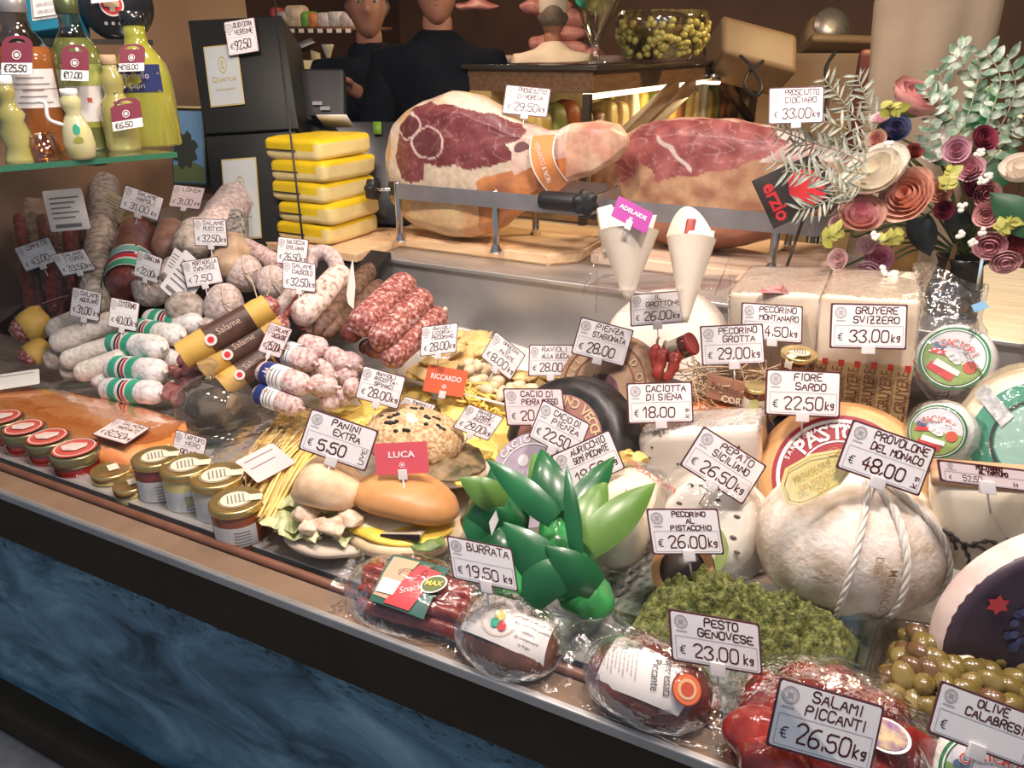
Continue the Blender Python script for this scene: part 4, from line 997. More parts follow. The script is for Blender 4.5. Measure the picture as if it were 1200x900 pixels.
def jar(name, label, c, rpx, hpx, d, liquid, lidm=None, axis=None, paper_=None, lid_h=.22, parts=True, seal=False, cat='jar', lidprint=None, face=None, squat=False):
    """jar whose lid centre is at picture point c"""
    p = P(*c, d); r = rpx * d / FPX; h = hpx * d / FPX; ax = V(axis or (0, 0, 1)).normalized(); b = p - ax * h
    t = thing(name, label, cat, b)
    lh = lid_h * r
    G().lathe([(0, 0), (r * .80, 0), (r * .93, .05 * r), (r * .96, .15 * r), (r * .96, h - lh - .28 * r), (r * .86, h - lh - .08 * r), (r * .84, h - lh), (0, h - lh)], b, ax, 40).build('jar_body', liquid, t)
    l = G().lathe([(r * .90, h - lh * 1.35), (r * .99, h - lh * 1.32), (r, h - lh * 1.1), (r, h - lh * .25), (r * .97, h - lh * .05), (r * .90, h), (r * .84, h - lh * .1), (0, h - lh * .1)], b, ax, 44).build('lid', lidm or gold, t)
    U, W, N = (V((1, 0, 0)), V((0, 1, 0)), ax) if abs(ax.z) > .8 else basis(ax)
    cpt = b + ax * (h - lh * .1)
    vd = V((-.26, -.96, 0))
    if paper_:
        U0 = ax.orthogonal().normalized(); 
        rows = []
        e = (tocam(b) - ax * tocam(b).dot(ax)).normalized(); s_ = ax.cross(e)
        for i in range(13):
            a = R((-70 + 105 * i / 12) if seal else (-75 + 150 * i / 12)); q = e * math.cos(a) + s_ * math.sin(a); rows.append([b + ax * (h * y) + q * r * .985 for y in ((.24, .38, .52, .66) if seal else (.14, .3, .5, .62))])
        pl = G().grid(rows).build('paper_label', paper_, t)
        for k in range(5):
            rows = []
            a0, a1 = (R(-15), R(20)) if seal else (R(-30), R(40 - k * 6))
            for i in range(7):
                a = lerp(a0, a1, i / 6); q = e * math.cos(a) + s_ * math.sin(a); rows.append([b + ax * (h * (.28 + k * .065 + y)) + q * r * .993 for y in (0, .022)])
            G().grid(rows).build('label_print', mat('grey_ink', ()), pl)
    return t, cpt, r, U, W, N, b, ax, h
honey_dark = mat('dark_honey', (.12, .03, .012), rough=.12, coat=.6)
def seal_strip(t, cpt, r, ax, h, toward):
    to = V(toward).normalized(); to = (to - ax * to.dot(ax)).normalized(); s_ = ax.cross(to) * r * .22
    pts = [cpt + ax * .002 + to * r * .1, cpt + ax * .003 + to * r * .95, cpt + to * r * 1.02 - ax * .012, cpt + to * r * 1.0 - ax * h * .35]
    G().grid([[q - s_, q + s_] for q in pts]).build('paper_seal', mat('seal_cream', (.72, .64, .48), rough=.6), t)
def lidlabel(t, cpt, U, W, N, r, ringm=None, lines=5):
    ring(t, cpt, U, W, N, 0, r * .62, mat('seal_cream', ()), 1, 'lid_label')
    if ringm: ring(t, cpt, U, W, N, r * .56, r * .60, ringm, 2, 'lid_label_ring')
    g = G(); e = (tocam(cpt) - N * tocam(cpt).dot(N)).normalized(); s_ = N.cross(e)
    for k in range(lines): 
        q = cpt + N * .003 + s_ * r * (-.3 + .14 * k); g.prism([q - e * r * .3, q + e * r * .3, q + e * r * .3 + s_ * r * .05, q - e * r * .3 + s_ * r * .05], N * .0003)
    g.build('lid_print', mat('grey_ink', ()), t, smooth=False)
t, cpt, r, U, W, N, b, ax, h = jar('honey_jar', 'small dark honey jar with gold lid standing before the cream block', (937, 413), 21, 38, 1.60, honey_dark, axis=(.05, -.1, 1)); lidlabel(t, cpt, U, W, N, r, gold); seal_strip(t, cpt, r, ax, h, (-.4, -1, 0))
t, cpt, r, U, W, N, b, ax, h = jar('honey_jar', 'small honey jar with cream label beside the FIORE SARDO card', (888, 452), 15, 34, 1.56, honey_dark, axis=(.0, -.1, 1), paper_=mat('seal_cream', ()))
ring(t, P(884, 474, 1.535), _rt, V((0, .3, .95)), tocam(P(884, 474, 1.53)), 0, .010, mat('crest', (.35, .33, .12), rough=.5), 1, 'label_crest')
t, cpt, r, U, W, N, b, ax, h = jar('honey_jar', 'small honey jar lying on its side beside the dried chillies', (812, 402), 14, 36, 1.66, honey_dark, lidm=mat('lid_red', (.35, .03, .03), rough=.3), axis=(.75, -.1, .5), paper_=mat('seal_cream', ()))
for k, (a, b) in enumerate((((770, 404), (774, 440)), ((778, 408), (768, 445)), ((790, 412), (778, 446)))):
    d = 1.68 - k * .01; p0, p1 = P(*a, d), P(*b, d - .01); t = thing('dried_chilli', 'dried red chilli, ' + ('outer', 'middle', 'inner')[k] + ' of three beside the brown wheel', 'chilli', (p0 + p1) / 2)
    g = G(); pp, rd = saus_path(p0, p1, .0125, (.01 * (k - 1), 0, 0), taper=.5); g.tube(pp, rd, 12, squash=.7).rough(.004, 60, k); g.build('chilli_pod', mat('chilli_skin', (.30, .03, .02), (.42, .06, .04), scale=30, rough=.3, coat=.3), t)
    G().tube([p0, p0 + V((0, 0, .012)), p0 + V((.003, 0, .018))], .003, 6).build('chilli_stem', twine, t)
t, O, U, W, N = boxpx('wooden_label', 'little branded wooden plaque in the straw nest', (829, 438), (874, 449), (827, 466), 1.62, .008, mat('plaque_wood', (.28, .12, .07), (.36, .17, .1), scale=12, rough=.5), .002, 'plaque', 'plaque')
ptext('Pecorino', O + V((0, -.006, .006)), U.normalized(), W.normalized(), .02, black_ink, t, width=U.length * 1.4)
ptext('CORI', P(858, 470, 1.6), U.normalized(), W.normalized(), .02, mat('seal_cream', ()), t)
# two paper cones with cheese in a clear holder
conem = mat('cone_paper', (.72, .62, .50), (.80, .70, .58), scale=8, rough=.55, sss=.1)
def cone(label, top, bot, rpx, d, flap, fill):
    a, b = P(*top, d), P(*bot, d); ax = (a - b).normalized(); L_ = (a - b).length; R0 = rpx * d / FPX
    t = thing('paper_cone', label, 'paper cone', b)
    u = (_rt - ax * _rt.dot(ax)).normalized(); v = ax.cross(u); n = 40; rows = []
    if v.dot(tocam(a)) > 0: v = -v       # v points away from viewer
    for i in range(13):
        k = i / 12; row = []
        for j in range(n):
            an = 2 * math.pi * j / n; back = max(0, math.sin(an)); ext = 1 + flap * back ** 1.6 * k ** 3
            rr = R0 * (.10 + .90 * k) * (1 + .05 * math.sin(an * 2))
            row.append(b + ax * L_ * k * ext + (u * math.cos(an) + v * math.sin(an)) * rr)
        rows.append(row)
    G().grid(rows, True, True).build('cone', conem, t)
    for k, (c_, s_, mm, nm) in enumerate(fill):
        q = b + ax * (L_ * c_[1]) + u * c_[0] * R0 + v * c_[2] * R0
        G().box(q, (u + ax * s_[3]).normalized() * s_[0], v * s_[1], (ax + u * s_[4]).normalized() * s_[2], .004).rough(.002, 50, k).build(nm, mm, t)
    return t
cone('paper cone filled with pale cheese chunks, carrying the purple card', (736, 272), (736, 352), 36, 1.52, .12, (((-.3, 1.04, .1), (.022, .015, .045, .1, .2), ivory, 'cheese_chunk'), ((.1, 1.0, .2), (.028, .018, .04, -.2, -.3), ivory, 'cheese_chunk'), ((-.62, 1.03, .3), (.016, .014, .05, .3, -.15), ivory, 'cheese_chunk'), ((.45, .99, -.1), (.018, .02, .03, .1, .3), cream, 'cheese_chunk')))
cone('paper cone with a strip of red meat and crumbled cheese', (810, 280), (803, 378), 29, 1.52, .46, (((-.15, 1.02, -.1), (.009, .004, .036, .0, .12), mat('jerky', (.25, .02, .02), (.35, .05, .04), scale=40, rough=.4), 'meat_strip'), ((.3, .98, .0), (.026, .016, .018, .1, .1), pale, 'cheese_crumb'), ((.45, 1.0, .2), (.014, .012, .02, .4, .1), pale, 'cheese_crumb')))
d = 1.55
t = thing('cone_holder', 'clear acrylic holder carrying the paper cones', 'holder', P(780, 372, d))
fr = film('acrylic', amount=.03, rough=.03, bump=0, blend=.3)
g = G().box(P(778, 335, d + .02), _rt * .14, (0, .0015, 0), (0, 0, .055), .001); g.build('back_panel', fr, t)
g = G().box(P(778, 330, d), _rt * .14, V((0, .06, 0)), (0, 0, .0015), .0005); g.build('top_panel', fr, t)
for x in (700, 856):
    g = G()
    g.tube([P(x, 300, d + .05), P(x - 2, 370, d + .02)], .0016, 6); g.tube([P(x, 300, d + .05), P(x - 18, 345, d - .02)], .0016, 6); g.build('side_edge', fr, t)
# ---------------------------------------------------------------- trays, pasta, sandwiches, jars, packs
glass_m = film('tray_glass', tint=(.86, .92, .90), amount=.08, rough=.03, bump=0, blend=.45)
def bil(c, u, v): return c[0] * (1 - u) * (1 - v) * .25 + c[1] * (1 + u) * (1 - v) * .25 + c[2] * (1 + u) * (1 + v) * .25 + c[3] * (1 - u) * (1 + v) * .25
def loop(c, k, dz, e=.28, n=48):
    o = []
    for i in range(n):
        a = 2 * math.pi * i / n; p = lambda x: math.copysign(abs(x) ** e, x)
        o.append(bil(c, p(math.cos(a)) * k, p(math.sin(a)) * k) + V((0, 0, dz)))
    return o
def tray(name, label, px, z, h, m, cat='tray', rim=.04, floor=True, part='tray_body'):
    c = [P(*q, ('z', z)) for q in px]
    cen = sum(c, V()) / 4
    t = thing(name, label, cat, V((cen.x, cen.y, z - h)))
    rows = [loop(c, .90, -h), loop(c, .94, -h + .002), loop(c, .975, -.004), loop(c, 1.0 + rim, -.001), loop(c, 1.0 + rim, .002), loop(c, .965, 0), loop(c, .93, -h + .006), loop(c, .88, -h + .004)]
    G().grid(rows, True, True, True).build(part, m, t)
    return t, c
# --- salmon
salm = mat('salmon_flesh', (.80, .22, .04), (.90, .40, .16), scale=5, rough=.28, stretch=(1.2, 6, 3), bump=.12, bscale=18, coat=.5, c3=(.86, .28, .07), sss=.1)
back = [(-60, 452), (0, 453), (60, 456), (110, 465), (160, 476), (200, 489), (219, 500)]
front = [(-60, 492), (0, 500), (45, 511), (95, 527), (150, 540), (200, 530), (221, 510)]
B_ = smooth_path([P(*q, ('z', .035)) for q in back], 5); F_ = smooth_path([P(*q, ('z', .03)) for q in front], 5)
rows = []
for k in range(13):
    v_ = k / 12; rows.append([a.lerp(b, v_) + V((0, 0, .022 * math.sin(math.pi * v_) ** .6)) for a, b in zip(B_, F_)])
low = lambda pts: [V((p.x, p.y, .006)) for p in pts]
g = G().grid([low(B_)] + rows + [low(F_)]).rough(.004, 9, 2)
t = thing('salmon_fillet', 'long orange salmon fillet sealed in film behind the red lidded jars', 'fish', P(100, 515, ('z', .005)))
g.build('fillet', salm, t)
G().grid([low(B_)] + [[p + V((0, 0, .004)) for p in r] for r in rows] + [low(F_)]).rough(.004, 14, 5).build('film_wrap', film('salmon_film', amount=.03, rough=.12, bump=.8, bscale=9, blend=.2), t)
g = G().grid([[a + V((0, .002, -.02)), a + V((0, .03, -.03))] for a in B_]).rough(.006, 30); g.build('skin_edge', mat('salmon_skin', (.35, .2, .1), (.6, .4, .25), scale=30, rough=.4), t)
paper('blank white paper lying on the salmon by the side wall', (-8, 440), (46, 432), (-10, 458), ('z', .07), bar=False, lines=1)
# --- jars in front
redlid = mat('red_print', (.50, .07, .05), (.62, .14, .10), scale=24, rough=.4); greengold = mat('green_gold', (.22, .20, .10), (.30, .27, .14), scale=12, rough=.3, metal=.75)
caviar = mat('red_jelly', (.24, .012, .01), (.30, .03, .02), scale=60, rough=.1, coat=.8)
for k, (x, y, r) in enumerate(((3, 490, 23), (28, 502, 24), (56, 513, 25), (88, 526, 28))):
    wh = ('furthest from the honey jars', 'second from the side wall', 'third from the side wall', 'nearest the honey jars')[k]
    d = depth(x + 4, y + 39 - .5 * r, DECK)
    t, cpt, rr, U, W, N, b, ax, h = jar('preserve_jar', 'low jar of red preserve with red lid, ' + wh, (x, y), r, 31, d, caviar, greengold, lid_h=.36)
    ring(t, cpt + V((0, 0, .004)), U, W, N, 0, rr * .86, redlid, 1, 'lid_label'); ring(t, cpt + V((0, 0, .004)), U, W, N, rr * .74, rr * .78, white_paper, 2, 'lid_label_ring')
    g = G(); e = V((.55, .83, 0)); s_ = V((.83, -.55, 0))
    g.prism([cpt + V((0, 0, .008)) + e * rr * a + s_ * rr * b_ for a, b_ in ((-.5, -.28), (-.1, -.42), (.5, -.1), (.45, .2), (0, .4), (-.45, .15))], (0, 0, .0004)); g.build('lid_picture', mat('lid_pic', (.6, .45, .4), (.75, .65, .6), scale=40, rough=.5), t, smooth=False)
    e = (tocam(b) - ax * tocam(b).dot(ax)).normalized(); s_ = V((e.y, -e.x, 0)) * -1
    q = b + e * rr * .99 + ax * h * .28; ptext('Perle', q, s_, ax, .011, mat('label_white', ()), t); ptext('di mare', q - ax * .012, s_, ax, .008, mat('label_white', ()), t)
cont = mat('cream_spread', (.55, .46, .25), (.62, .53, .32), scale=20, rough=.3, coat=.5)
for x, y, r, l in ((130, 549, 23, 'flat gold lidded jar between the red jars and the honey'), (153, 566, 20, 'flat gold lidded jar in front of its twin, touching the honey')):
    t, cpt, rr, U, W, N, b, ax, h = jar('spread_jar', l, (x, y), r, 22, depth(x, y + 24 - .5 * r, DECK), cont, lid_h=.35, squat=True)
    g = G().prism([cpt + V((0, 0, .002)) + V((.35, .9, 0)) * rr * a + V((.9, -.35, 0)) * rr * b_ for a, b_ in ((-.1, -.45), (.4, -.4), (.35, .3), (-.15, .25))], (0, 0, .0005)); g.build('lid_label', mat('seal_cream', ()), t, smooth=False)
labw = mat('jar_label', (.62, .62, .62), (.7, .7, .68), scale=30, rough=.5)
for (x, y), r, hh, liq, l in (((182, 534), 27, 66, mat('red_honey', (.20, .035, .02), rough=.12, coat=.7), 'jar of dark red honey with gold lid, first of the tall row'), ((217, 544), 29, 68, mat('yellow_honey', (.62, .50, .16), (.68, .56, .22), scale=9, rough=.15, coat=.7), 'jar of pale yellow honey with gold lid and paper seal'), ((254, 556), 31, 68, mat('white_honey', (.55, .5, .42), (.62, .57, .48), scale=9, rough=.15, coat=.7), 'jar of whitish honey with gold lid between yellow and amber jars'), ((276, 585), 31, 68, mat('amber_honey', (.24, .06, .018), (.30, .08, .025), scale=8, rough=.1, coat=.8), 'largest jar of amber honey with gold lid, beside the sandwiches')):
    d = depth(x + 5, y + hh - 1 - .5 * r, DECK)
    t, cpt, rr, U, W, N, b, ax, h = jar('honey_jar', l, (x, y), r, (hh - .5 * r) / .84, d, liq, paper_=labw, seal=True)
    lidlabel(t, cpt, U, W, N, rr, gold); seal_strip(t, cpt, rr, ax, h, (.8, .6, 0))
    if r == 29:
        e = (tocam(b) - ax * tocam(b).dot(ax)).normalized(); ring(t, b + ax * h * .46 + e * rr, V((-e.y, e.x, 0)), ax, e, 0, .012, mat('bee_print', (.45, .3, .25), (.3, .4, .15), scale=90, rough=.5), 1, 'label_picture')
# --- glass dome
b = P(256, 498, ('z', .012)); d = (b - CAM).dot(_fw); r = 45 * d / FPX
t = thing('glass_dome', 'clear glass dome with knob covering a dark truffle', 'dome', b)
hz = .125
dome = film('dome_glass', tint=(.98, .97, .96), amount=.03, rough=.03, bump=0, blend=.28, haze=.03)
pf = [(r * 1.02, 0), (r * 1.0, .004), (r, hz * .45)] + [(r * math.cos(R(a)) ** .8 if a < 90 else 0, hz * .45 + (hz * .55) * math.sin(R(a))) for a in range(10, 86, 8)]
G().lathe(pf, b, n=48, cap=False).build('dome', dome, t)
G().lathe([(.012, hz * .985), (.009, hz + .008), (.018, hz + .018), (.024, hz + .03), (.018, hz + .042), (0, hz + .046)], b, n=24).build('knob', dome, t)
t = G().blob(b + V((0, 0, .047)), (.058, 0, 0), (0, .055, 0), (0, 0, .046)).rough(.022, 26, 4).build('truffle', mat('truffle_skin', (.012, .010, .008), (.09, .065, .035), scale=26, rough=.7, bump=.8, bscale=60)); tag(t, 'dark knobbly truffle under the glass dome', 'truffle')
t = G().blob(b + V((.03, .01, .05)), (.03, 0, 0), (0, .03, 0), (0, 0, .035)).rough(.012, 30, 4).build('truffle', mat('truffle_tan', (.16, .11, .06), (.26, .19, .1), scale=26, rough=.7, bump=.8, bscale=60)); tag(t, 'tan truffle beside the dark one under the dome', 'truffle')
G().lathe([(r * 1.06, 0), (r * 1.08, .004), (0, .005)], b - V((0, 0, .008)), n=40).build('saucer', glass_m, None); tag(bpy.data.objects['saucer'], 'thin clear saucer under the glass dome', 'saucer')
# --- pasta bag
past = mat('egg_pasta', (.84, .56, .15), (.90, .68, .28), scale=14, rough=.5, bump=.1)
t = thing('pasta_bag', 'bag of long egg noodles with a pink paper on top', 'pasta bag', P(320, 560, ('z', .005)))
g = G(); rnd = random.Random(8)
for k in range(95):
    s = rnd.uniform(0, 1); a = (lerp(262, 350, s) + rnd.uniform(-8, 8), lerp(588, 628, s) + rnd.uniform(-6, 6)); e = (lerp(330, 418, s) + rnd.uniform(-10, 10), lerp(488, 520, s) + rnd.uniform(-8, 8))
    z = .012 + rnd.uniform(.012, .045) * math.sin(math.pi * (.15 + .7 * s))
    p0, p1 = P(*a, ('z', z)), P(*e, ('z', z)); md = p0.lerp(p1, .5) + V((rnd.uniform(-.02, .02), rnd.uniform(-.02, .02), .02))
    g.tube(smooth_path([p0, md, p1], 6), .0038, 5, squash=.5)
o = g.build('noodles', past, t); o['kind'] = 'stuff'
c4 = [P(*q, ('z', .01)) for q in ((240, 590), (345, 632), (430, 508), (330, 480))]
G().grid([[bil(c4, lerp(-.9, .9, i / 12), lerp(-.95, .95, j / 12)) + V((0, 0, .012 + .016 * max(0, 1 - lerp(-1, 1, i / 12) ** 4))) for j in range(13)] for i in range(13)]).rough(.004, 30).build('noodle_bed', mat('pasta_bed', (.62, .38, .08), (.84, .60, .2), scale=60, rough=.5, stretch=(6, 1, 1), bump=.4), t)
rows = []
c4 = [P(*q, ('z', .01)) for q in ((212, 575), (345, 640), (440, 505), (318, 470))]
for i in range(17):
    rows.append([bil(c4, lerp(-1, 1, i / 16), lerp(-1, 1, j / 16)) + V((0, 0, .055 * (max(0, (1 - lerp(-1, 1, i / 16) ** 4) * (1 - lerp(-1, 1, j / 16) ** 4))) ** .5)) for j in range(17)])
G().grid(rows).rough(.008, 20, 4).build('clear_bag', film('pasta_film', amount=.012, rough=.1, bump=.7, bscale=20, blend=.12), t)
paper('pink printed paper lying on the noodle bag', (275, 541), (319, 519), (302, 566), ('z', .078), bar=False, tint=mat('pink_paper', (.74, .50, .50), (.80, .62, .60), scale=6, rough=.5), lines=2)
# --- pasta trays
white_plast = mat('white_plastic', (.74, .71, .68), rough=.3)
tray('pasta_tray', 'white tray of ravioli and gnocchi below the steel step', ((458, 440), (640, 486), (668, 426), (528, 380)), .085, .045, white_plast)
tray('pasta_tray', 'white low tray of yellow ravioli behind the sandwiches', ((392, 478), (560, 560), (612, 488), (470, 432)), .035, .03, white_plast)
bx_ = G(); c4 = [P(*q, ('z', .04)) for q in ((462, 445), (636, 488), (660, 432), (528, 386))]
cen = sum(c4, V()) / 4
bx_.prism([q * .98 + cen * .02 for q in c4], (0, 0, -.038)); o = bx_.build('tray_support', black, smooth=False); tag(o, 'dark block holding up the upper pasta tray', 'support')
rav = mat('ravioli_dough', (.70, .48, .16), (.82, .62, .30), scale=18, rough=.5, bump=.2, bscale=40); rav2 = mat('ravioli_bright', (.78, .55, .10), (.86, .66, .2), scale=18, rough=.45, bump=.2, bscale=40)
def raviolo(label, p, r, m, group, seed):
    rnd = random.Random(seed); a = rnd.uniform(0, 6.3); tl = rnd.uniform(-.4, .4); rows = []
    Ux = V((math.cos(a), math.sin(a), tl * .6)); Wy = V((-math.sin(a), math.cos(a), rnd.uniform(-.3, .3)))
    t = thing('raviolo', label, 'ravioli', p - V((0, 0, .006)), group)
    n = 11
    for i in range(n):
        u = lerp(-1, 1, i / (n - 1)); rows.append([p + Ux * u * r + Wy * lerp(-1, 1, j / (n - 1)) * r * .8 + V((0, 0, .012 * max(0, 1 - (u * 1.25) ** 4) * max(0, 1 - (lerp(-1, 1, j / (n - 1)) * 1.25) ** 4) + .10 * r * u * u + .002 * math.sin(u * 14))) for j in range(n)])
    bot = [[q - V((0, 0, .005)) for q in r_] for r_ in rows]
    g = G().grid(rows).grid(bot); 
    edge = lambda R_: R_[0] + [r_[-1] for r_ in R_[1:]] + R_[-1][-2::-1] + [r_[0] for r_ in R_[-2:0:-1]]
    g.grid([edge(rows), edge(bot)], True); g.rough(.002, 40, seed); g.build('dough', m, t)
k = 0
for x, y in ((535, 392), (550, 397), (566, 402), (540, 405), (556, 412), (528, 412), (545, 422), (512, 425), (572, 410), (500, 432), (520, 434), (610, 440), (628, 452), (640, 440), (622, 466), (600, 463), (560, 392), (650, 430)):
    raviolo('pale yellow raviolo on the upper white tray', P(x, y, ('z', .075 + .012 * (k % 3))), .040, rav, 'ravioli on the upper tray', 50 + k); k += 1
for x, y in ((408, 482), (425, 488), (442, 470), (455, 482), (470, 455), (490, 462), (500, 450), (520, 462), (535, 478), (432, 500), (470, 445), (485, 440), (560, 480), (575, 492), (590, 500), (560, 510), (575, 525), (545, 540), (560, 545), (590, 520), (545, 560), (530, 470), (458, 500)):
    raviolo('bright yellow raviolo on the low tray behind the sandwiches', P(x, y, ('z', .03 + .012 * (k % 3))), .046, rav2, 'ravioli on the low tray', 50 + k); k += 1
# curly noodles nest
t = thing('noodle_nest', 'nest of curly yellow noodles under the red RICCARDO card', 'noodles', P(560, 470, ('z', .01)))
g = G(); rnd = random.Random(9)
for k in range(40):
    x = rnd.uniform(535, 590); y = 460 + (x - 535) * .3 + rnd.uniform(-10, 10); p = P(x, y, ('z', .05 + rnd.uniform(0, .03)))
    g.tube(smooth_path([p + V((rnd.uniform(-.03, .03), rnd.uniform(-.03, .03), rnd.uniform(-.015, .02))) for _ in range(5)], 4), .0036, 5)
o = g.build('noodles', rav2, t); o['kind'] = 'stuff'
gn = mat('gnocchi_dough', (.74, .58, .38), (.84, .70, .50), scale=24, rough=.55, bump=.2); rnd = random.Random(5)
gm0 = G().blob((0, 0, 0), (.0185, 0, 0), (0, .014, 0), (0, 0, .013), nu=18, nv=12).rough(.002, 60).build('gnocco', gn)
first = True; spots = []
for j in range(5):
    for i in range(9):
        spots.append((548 + i * 9 + j * 3.5 + rnd.uniform(-3, 3), 424 + i * 3.1 + j * 7.5 - (i > 6) * 2 + rnd.uniform(-2, 2), .07 + .016 * ((i + j) % 2) + .008 * (j < 2)))
for x, y, z in spots:
    o = gm0 if first else gm0.copy()
    if not first: COL.objects.link(o)
    first = False
    o.location = P(x, y, ('z', z)); o.rotation_euler = (rnd.uniform(-.4, .4), rnd.uniform(-.4, .4), rnd.uniform(0, 3)); o.scale = [rnd.uniform(.88, 1.1)] * 3
    tag(o, 'pale round potato gnocco on the upper white tray', 'gnocchi', 'gnocchi on the upper tray')
# --- sandwiches
crust = mat('bun_crust', (.50, .22, .07), (.66, .36, .14), scale=14, rough=.42, bump=.35, bscale=26, c3=(.58, .28, .10), lo=.3, hi=.7); pale_crust = mat('pale_crust', (.62, .38, .20), (.80, .60, .40), scale=22, rough=.6, bump=.5, bscale=50, c3=(.72, .49, .29))
crumb = mat('bun_crumb', (.66, .48, .26), (.78, .62, .42), scale=18, rough=.7, bump=.2); flour = mat('floury_bun', (.56, .44, .33), (.70, .58, .46), scale=12, rough=.8, bump=.2)
def dome_bun(c, a, b, hz, rot, tilt, n=40):
    """flat-bottomed bun"""
    g = G(); U = V((math.cos(rot), math.sin(rot), 0)); W = V((-math.sin(rot), math.cos(rot), 0)); Nn = (V((0, 0, 1)) + U * tilt[0] + W * tilt[1]).normalized(); W = Nn.cross(U).normalized(); U = W.cross(Nn)
    rows = []
    for rr, z in ((0, -.18), (.7, -.2), (.92, -.16), (1, .02), (.985, .2), (.93, .42), (.82, .64), (.65, .82), (.42, .94), (.2, .99), (.001, 1)):
        rows.append([c + U * (a * rr * math.cos(t_)) + W * (b * rr * math.sin(t_)) + Nn * (z * hz) for t_ in [2 * math.pi * j / n for j in range(n)]])
    return g.grid(rows, True), U, W, Nn
egg = mat('egg_omelette', (.80, .50, .04), (.88, .62, .10), scale=22, rough=.4, bump=.3); melt = mat('melted_cheese', (.72, .62, .38), (.82, .74, .55), scale=14, rough=.35, bump=.2); auber = mat('aubergine_skin', (.02, .012, .02), rough=.35); lettuce = mat('lettuce', (.36, .42, .12), (.66, .66, .40), scale=16, rough=.45, bump=.4); chick = mat('chicken', (.55, .36, .24), (.76, .62, .46), scale=60, rough=.55, bump=.8, bscale=60)
c = P(474, 616, ('z', .042))
t = thing('filled_bun', 'round browned sandwich with omelette under the LUCA card', 'sandwich', c - V((0, 0, .03)))
g, U, W, N = dome_bun(c + V((0, -.004, .004)), .114, .092, -.040, .2, (0, .04)); g.rough(.004, 16).build('bottom_bun', crumb, t)
g = G().blob(c + V((-.010, -.008, .018)), (.110, 0, 0), (0, .080, 0), (0, 0, .012)).rough(.007, 26, 3); g.build('omelette', egg, t)
g = G().blob(c + V((-.030, -.018, .024)), (.066, 0, 0), (0, .052, 0), (0, 0, .012)).rough(.009, 22, 5); g.build('melted_cheese', melt, t)
for k, (dx, dy, ro) in enumerate(((.035, -.050, .2),)):
    q = c + V((dx, dy, .026)); u = V((math.cos(ro), math.sin(ro), .12)); w_ = V((-math.sin(ro), math.cos(ro), -.15))
    s_ = lab(G().box(q, u * .036, w_ * .018, V((0, 0, .004)), .003).rough(.003, 40, k).build('aubergine_slice', mat('aubergine', (.5, .42, .28), (.62, .55, .4), scale=20, rough=.5), t), 'grilled slice with dark skin edge')
    G().box(q - w_ * .0185 + V((0, 0, .0)), u * .036, w_ * .002, V((0, 0, .005)), .001).rough(.003, 40, k).build('skin_edge', auber, s_)
G().blob(c + V((.07, -.045, .016)), (.04, 0, 0), (0, .03, 0), (0, 0, .006)).rough(.008, 40, 9).build('greens', mat('herb_green', (.08, .14, .03), (.2, .28, .08), scale=40, rough=.5), t)
g, U, W, N = dome_bun(c + V((.0, .006, .046)), .110, .076, .052, .1, (.03, .20)); g.rough(.009, 9, 2).build('top_bun', crust, t)
c = P(386, 612, ('z', .035))
t = thing('filled_bun', 'pale floury sandwich with lettuce under the PANINI card', 'sandwich', c - V((0, 0, .03)))
g, U, W, N = dome_bun(c + V((.02, 0, 0)), .10, .095, -.03, .2, (0, 0)); g.rough(.005, 16).build('bottom_bun', flour, t)
for k, (dx, dy, dz) in enumerate(((-.045, -.045, .022), (0, -.052, .018), (.04, -.03, .02), (-.055, 0, .03))):
    rows = []; rnd = random.Random(k)
    for i in range(12):
        rows.append([c + V((dx, dy, dz)) + V(((i / 11 - .5) * .09, (j / 9 - .5) * .07, .012 * math.sin(i * 1.3 + k) * math.sin(j * 1.1))) for j in range(10)])
    g = G().grid(rows).rough(.014, 34, k); g.build('lettuce_leaf', lettuce, t)
for k, (dx, dy, dz) in enumerate(((.02, -.062, .036), (.055, -.05, .038), (-.01, -.05, .044), (.07, -.02, .042))):
    G().blob(c + V((dx, dy, dz)), (.026, 0, 0), (0, .022, 0), (0, 0, .011)).rough(.012, 44, k).build('chicken_slice', chick, t)
g, U, W, N = dome_bun(c + V((-.002, .01, .066)), .070, .062, .050, .3, (.08, .05)); g.rough(.022, 10, 5).build('top_bun', pale_crust, t)
c = P(494, 516, ('z', .10))
t = thing('filled_bun', 'sesame topped sandwich with black raisins behind the LUCA card', 'sandwich', c - V((0, 0, .09)))
g, U, W, N = dome_bun(c + V((.055, -.0, -.040)), .10, .075, -.036, .35, (.06, .1)); g.rough(.006, 16).build('bottom_bun', flour, t)
G().blob(c + V((.045, -.01, -.03)), (.10, 0, 0), (0, .085, 0), (0, 0, .012)).rough(.012, 30, 4).build('filling', mat('dark_filling', (.06, .05, .02), (.3, .2, .1), scale=40, rough=.6), t)
seed = mat('sesame_crust', (.42, .24, .10), (.72, .52, .30), scale=130, rough=.6, bump=.8, bscale=150, lo=.4, hi=.6)
ac = c + V((-.02, 0, -.004)); g, U, W, N = dome_bun(ac, .108, .08, .060, .32, (.10, -.22)); g.rough(.006, 14, 8); g.build('top_bun', seed, t)
G().blob(ac + N * .055 + U * .0, U * .022, W * .02, N * .008).rough(.004, 40).build('onion_patch', melt, t)
rnd = random.Random(11)
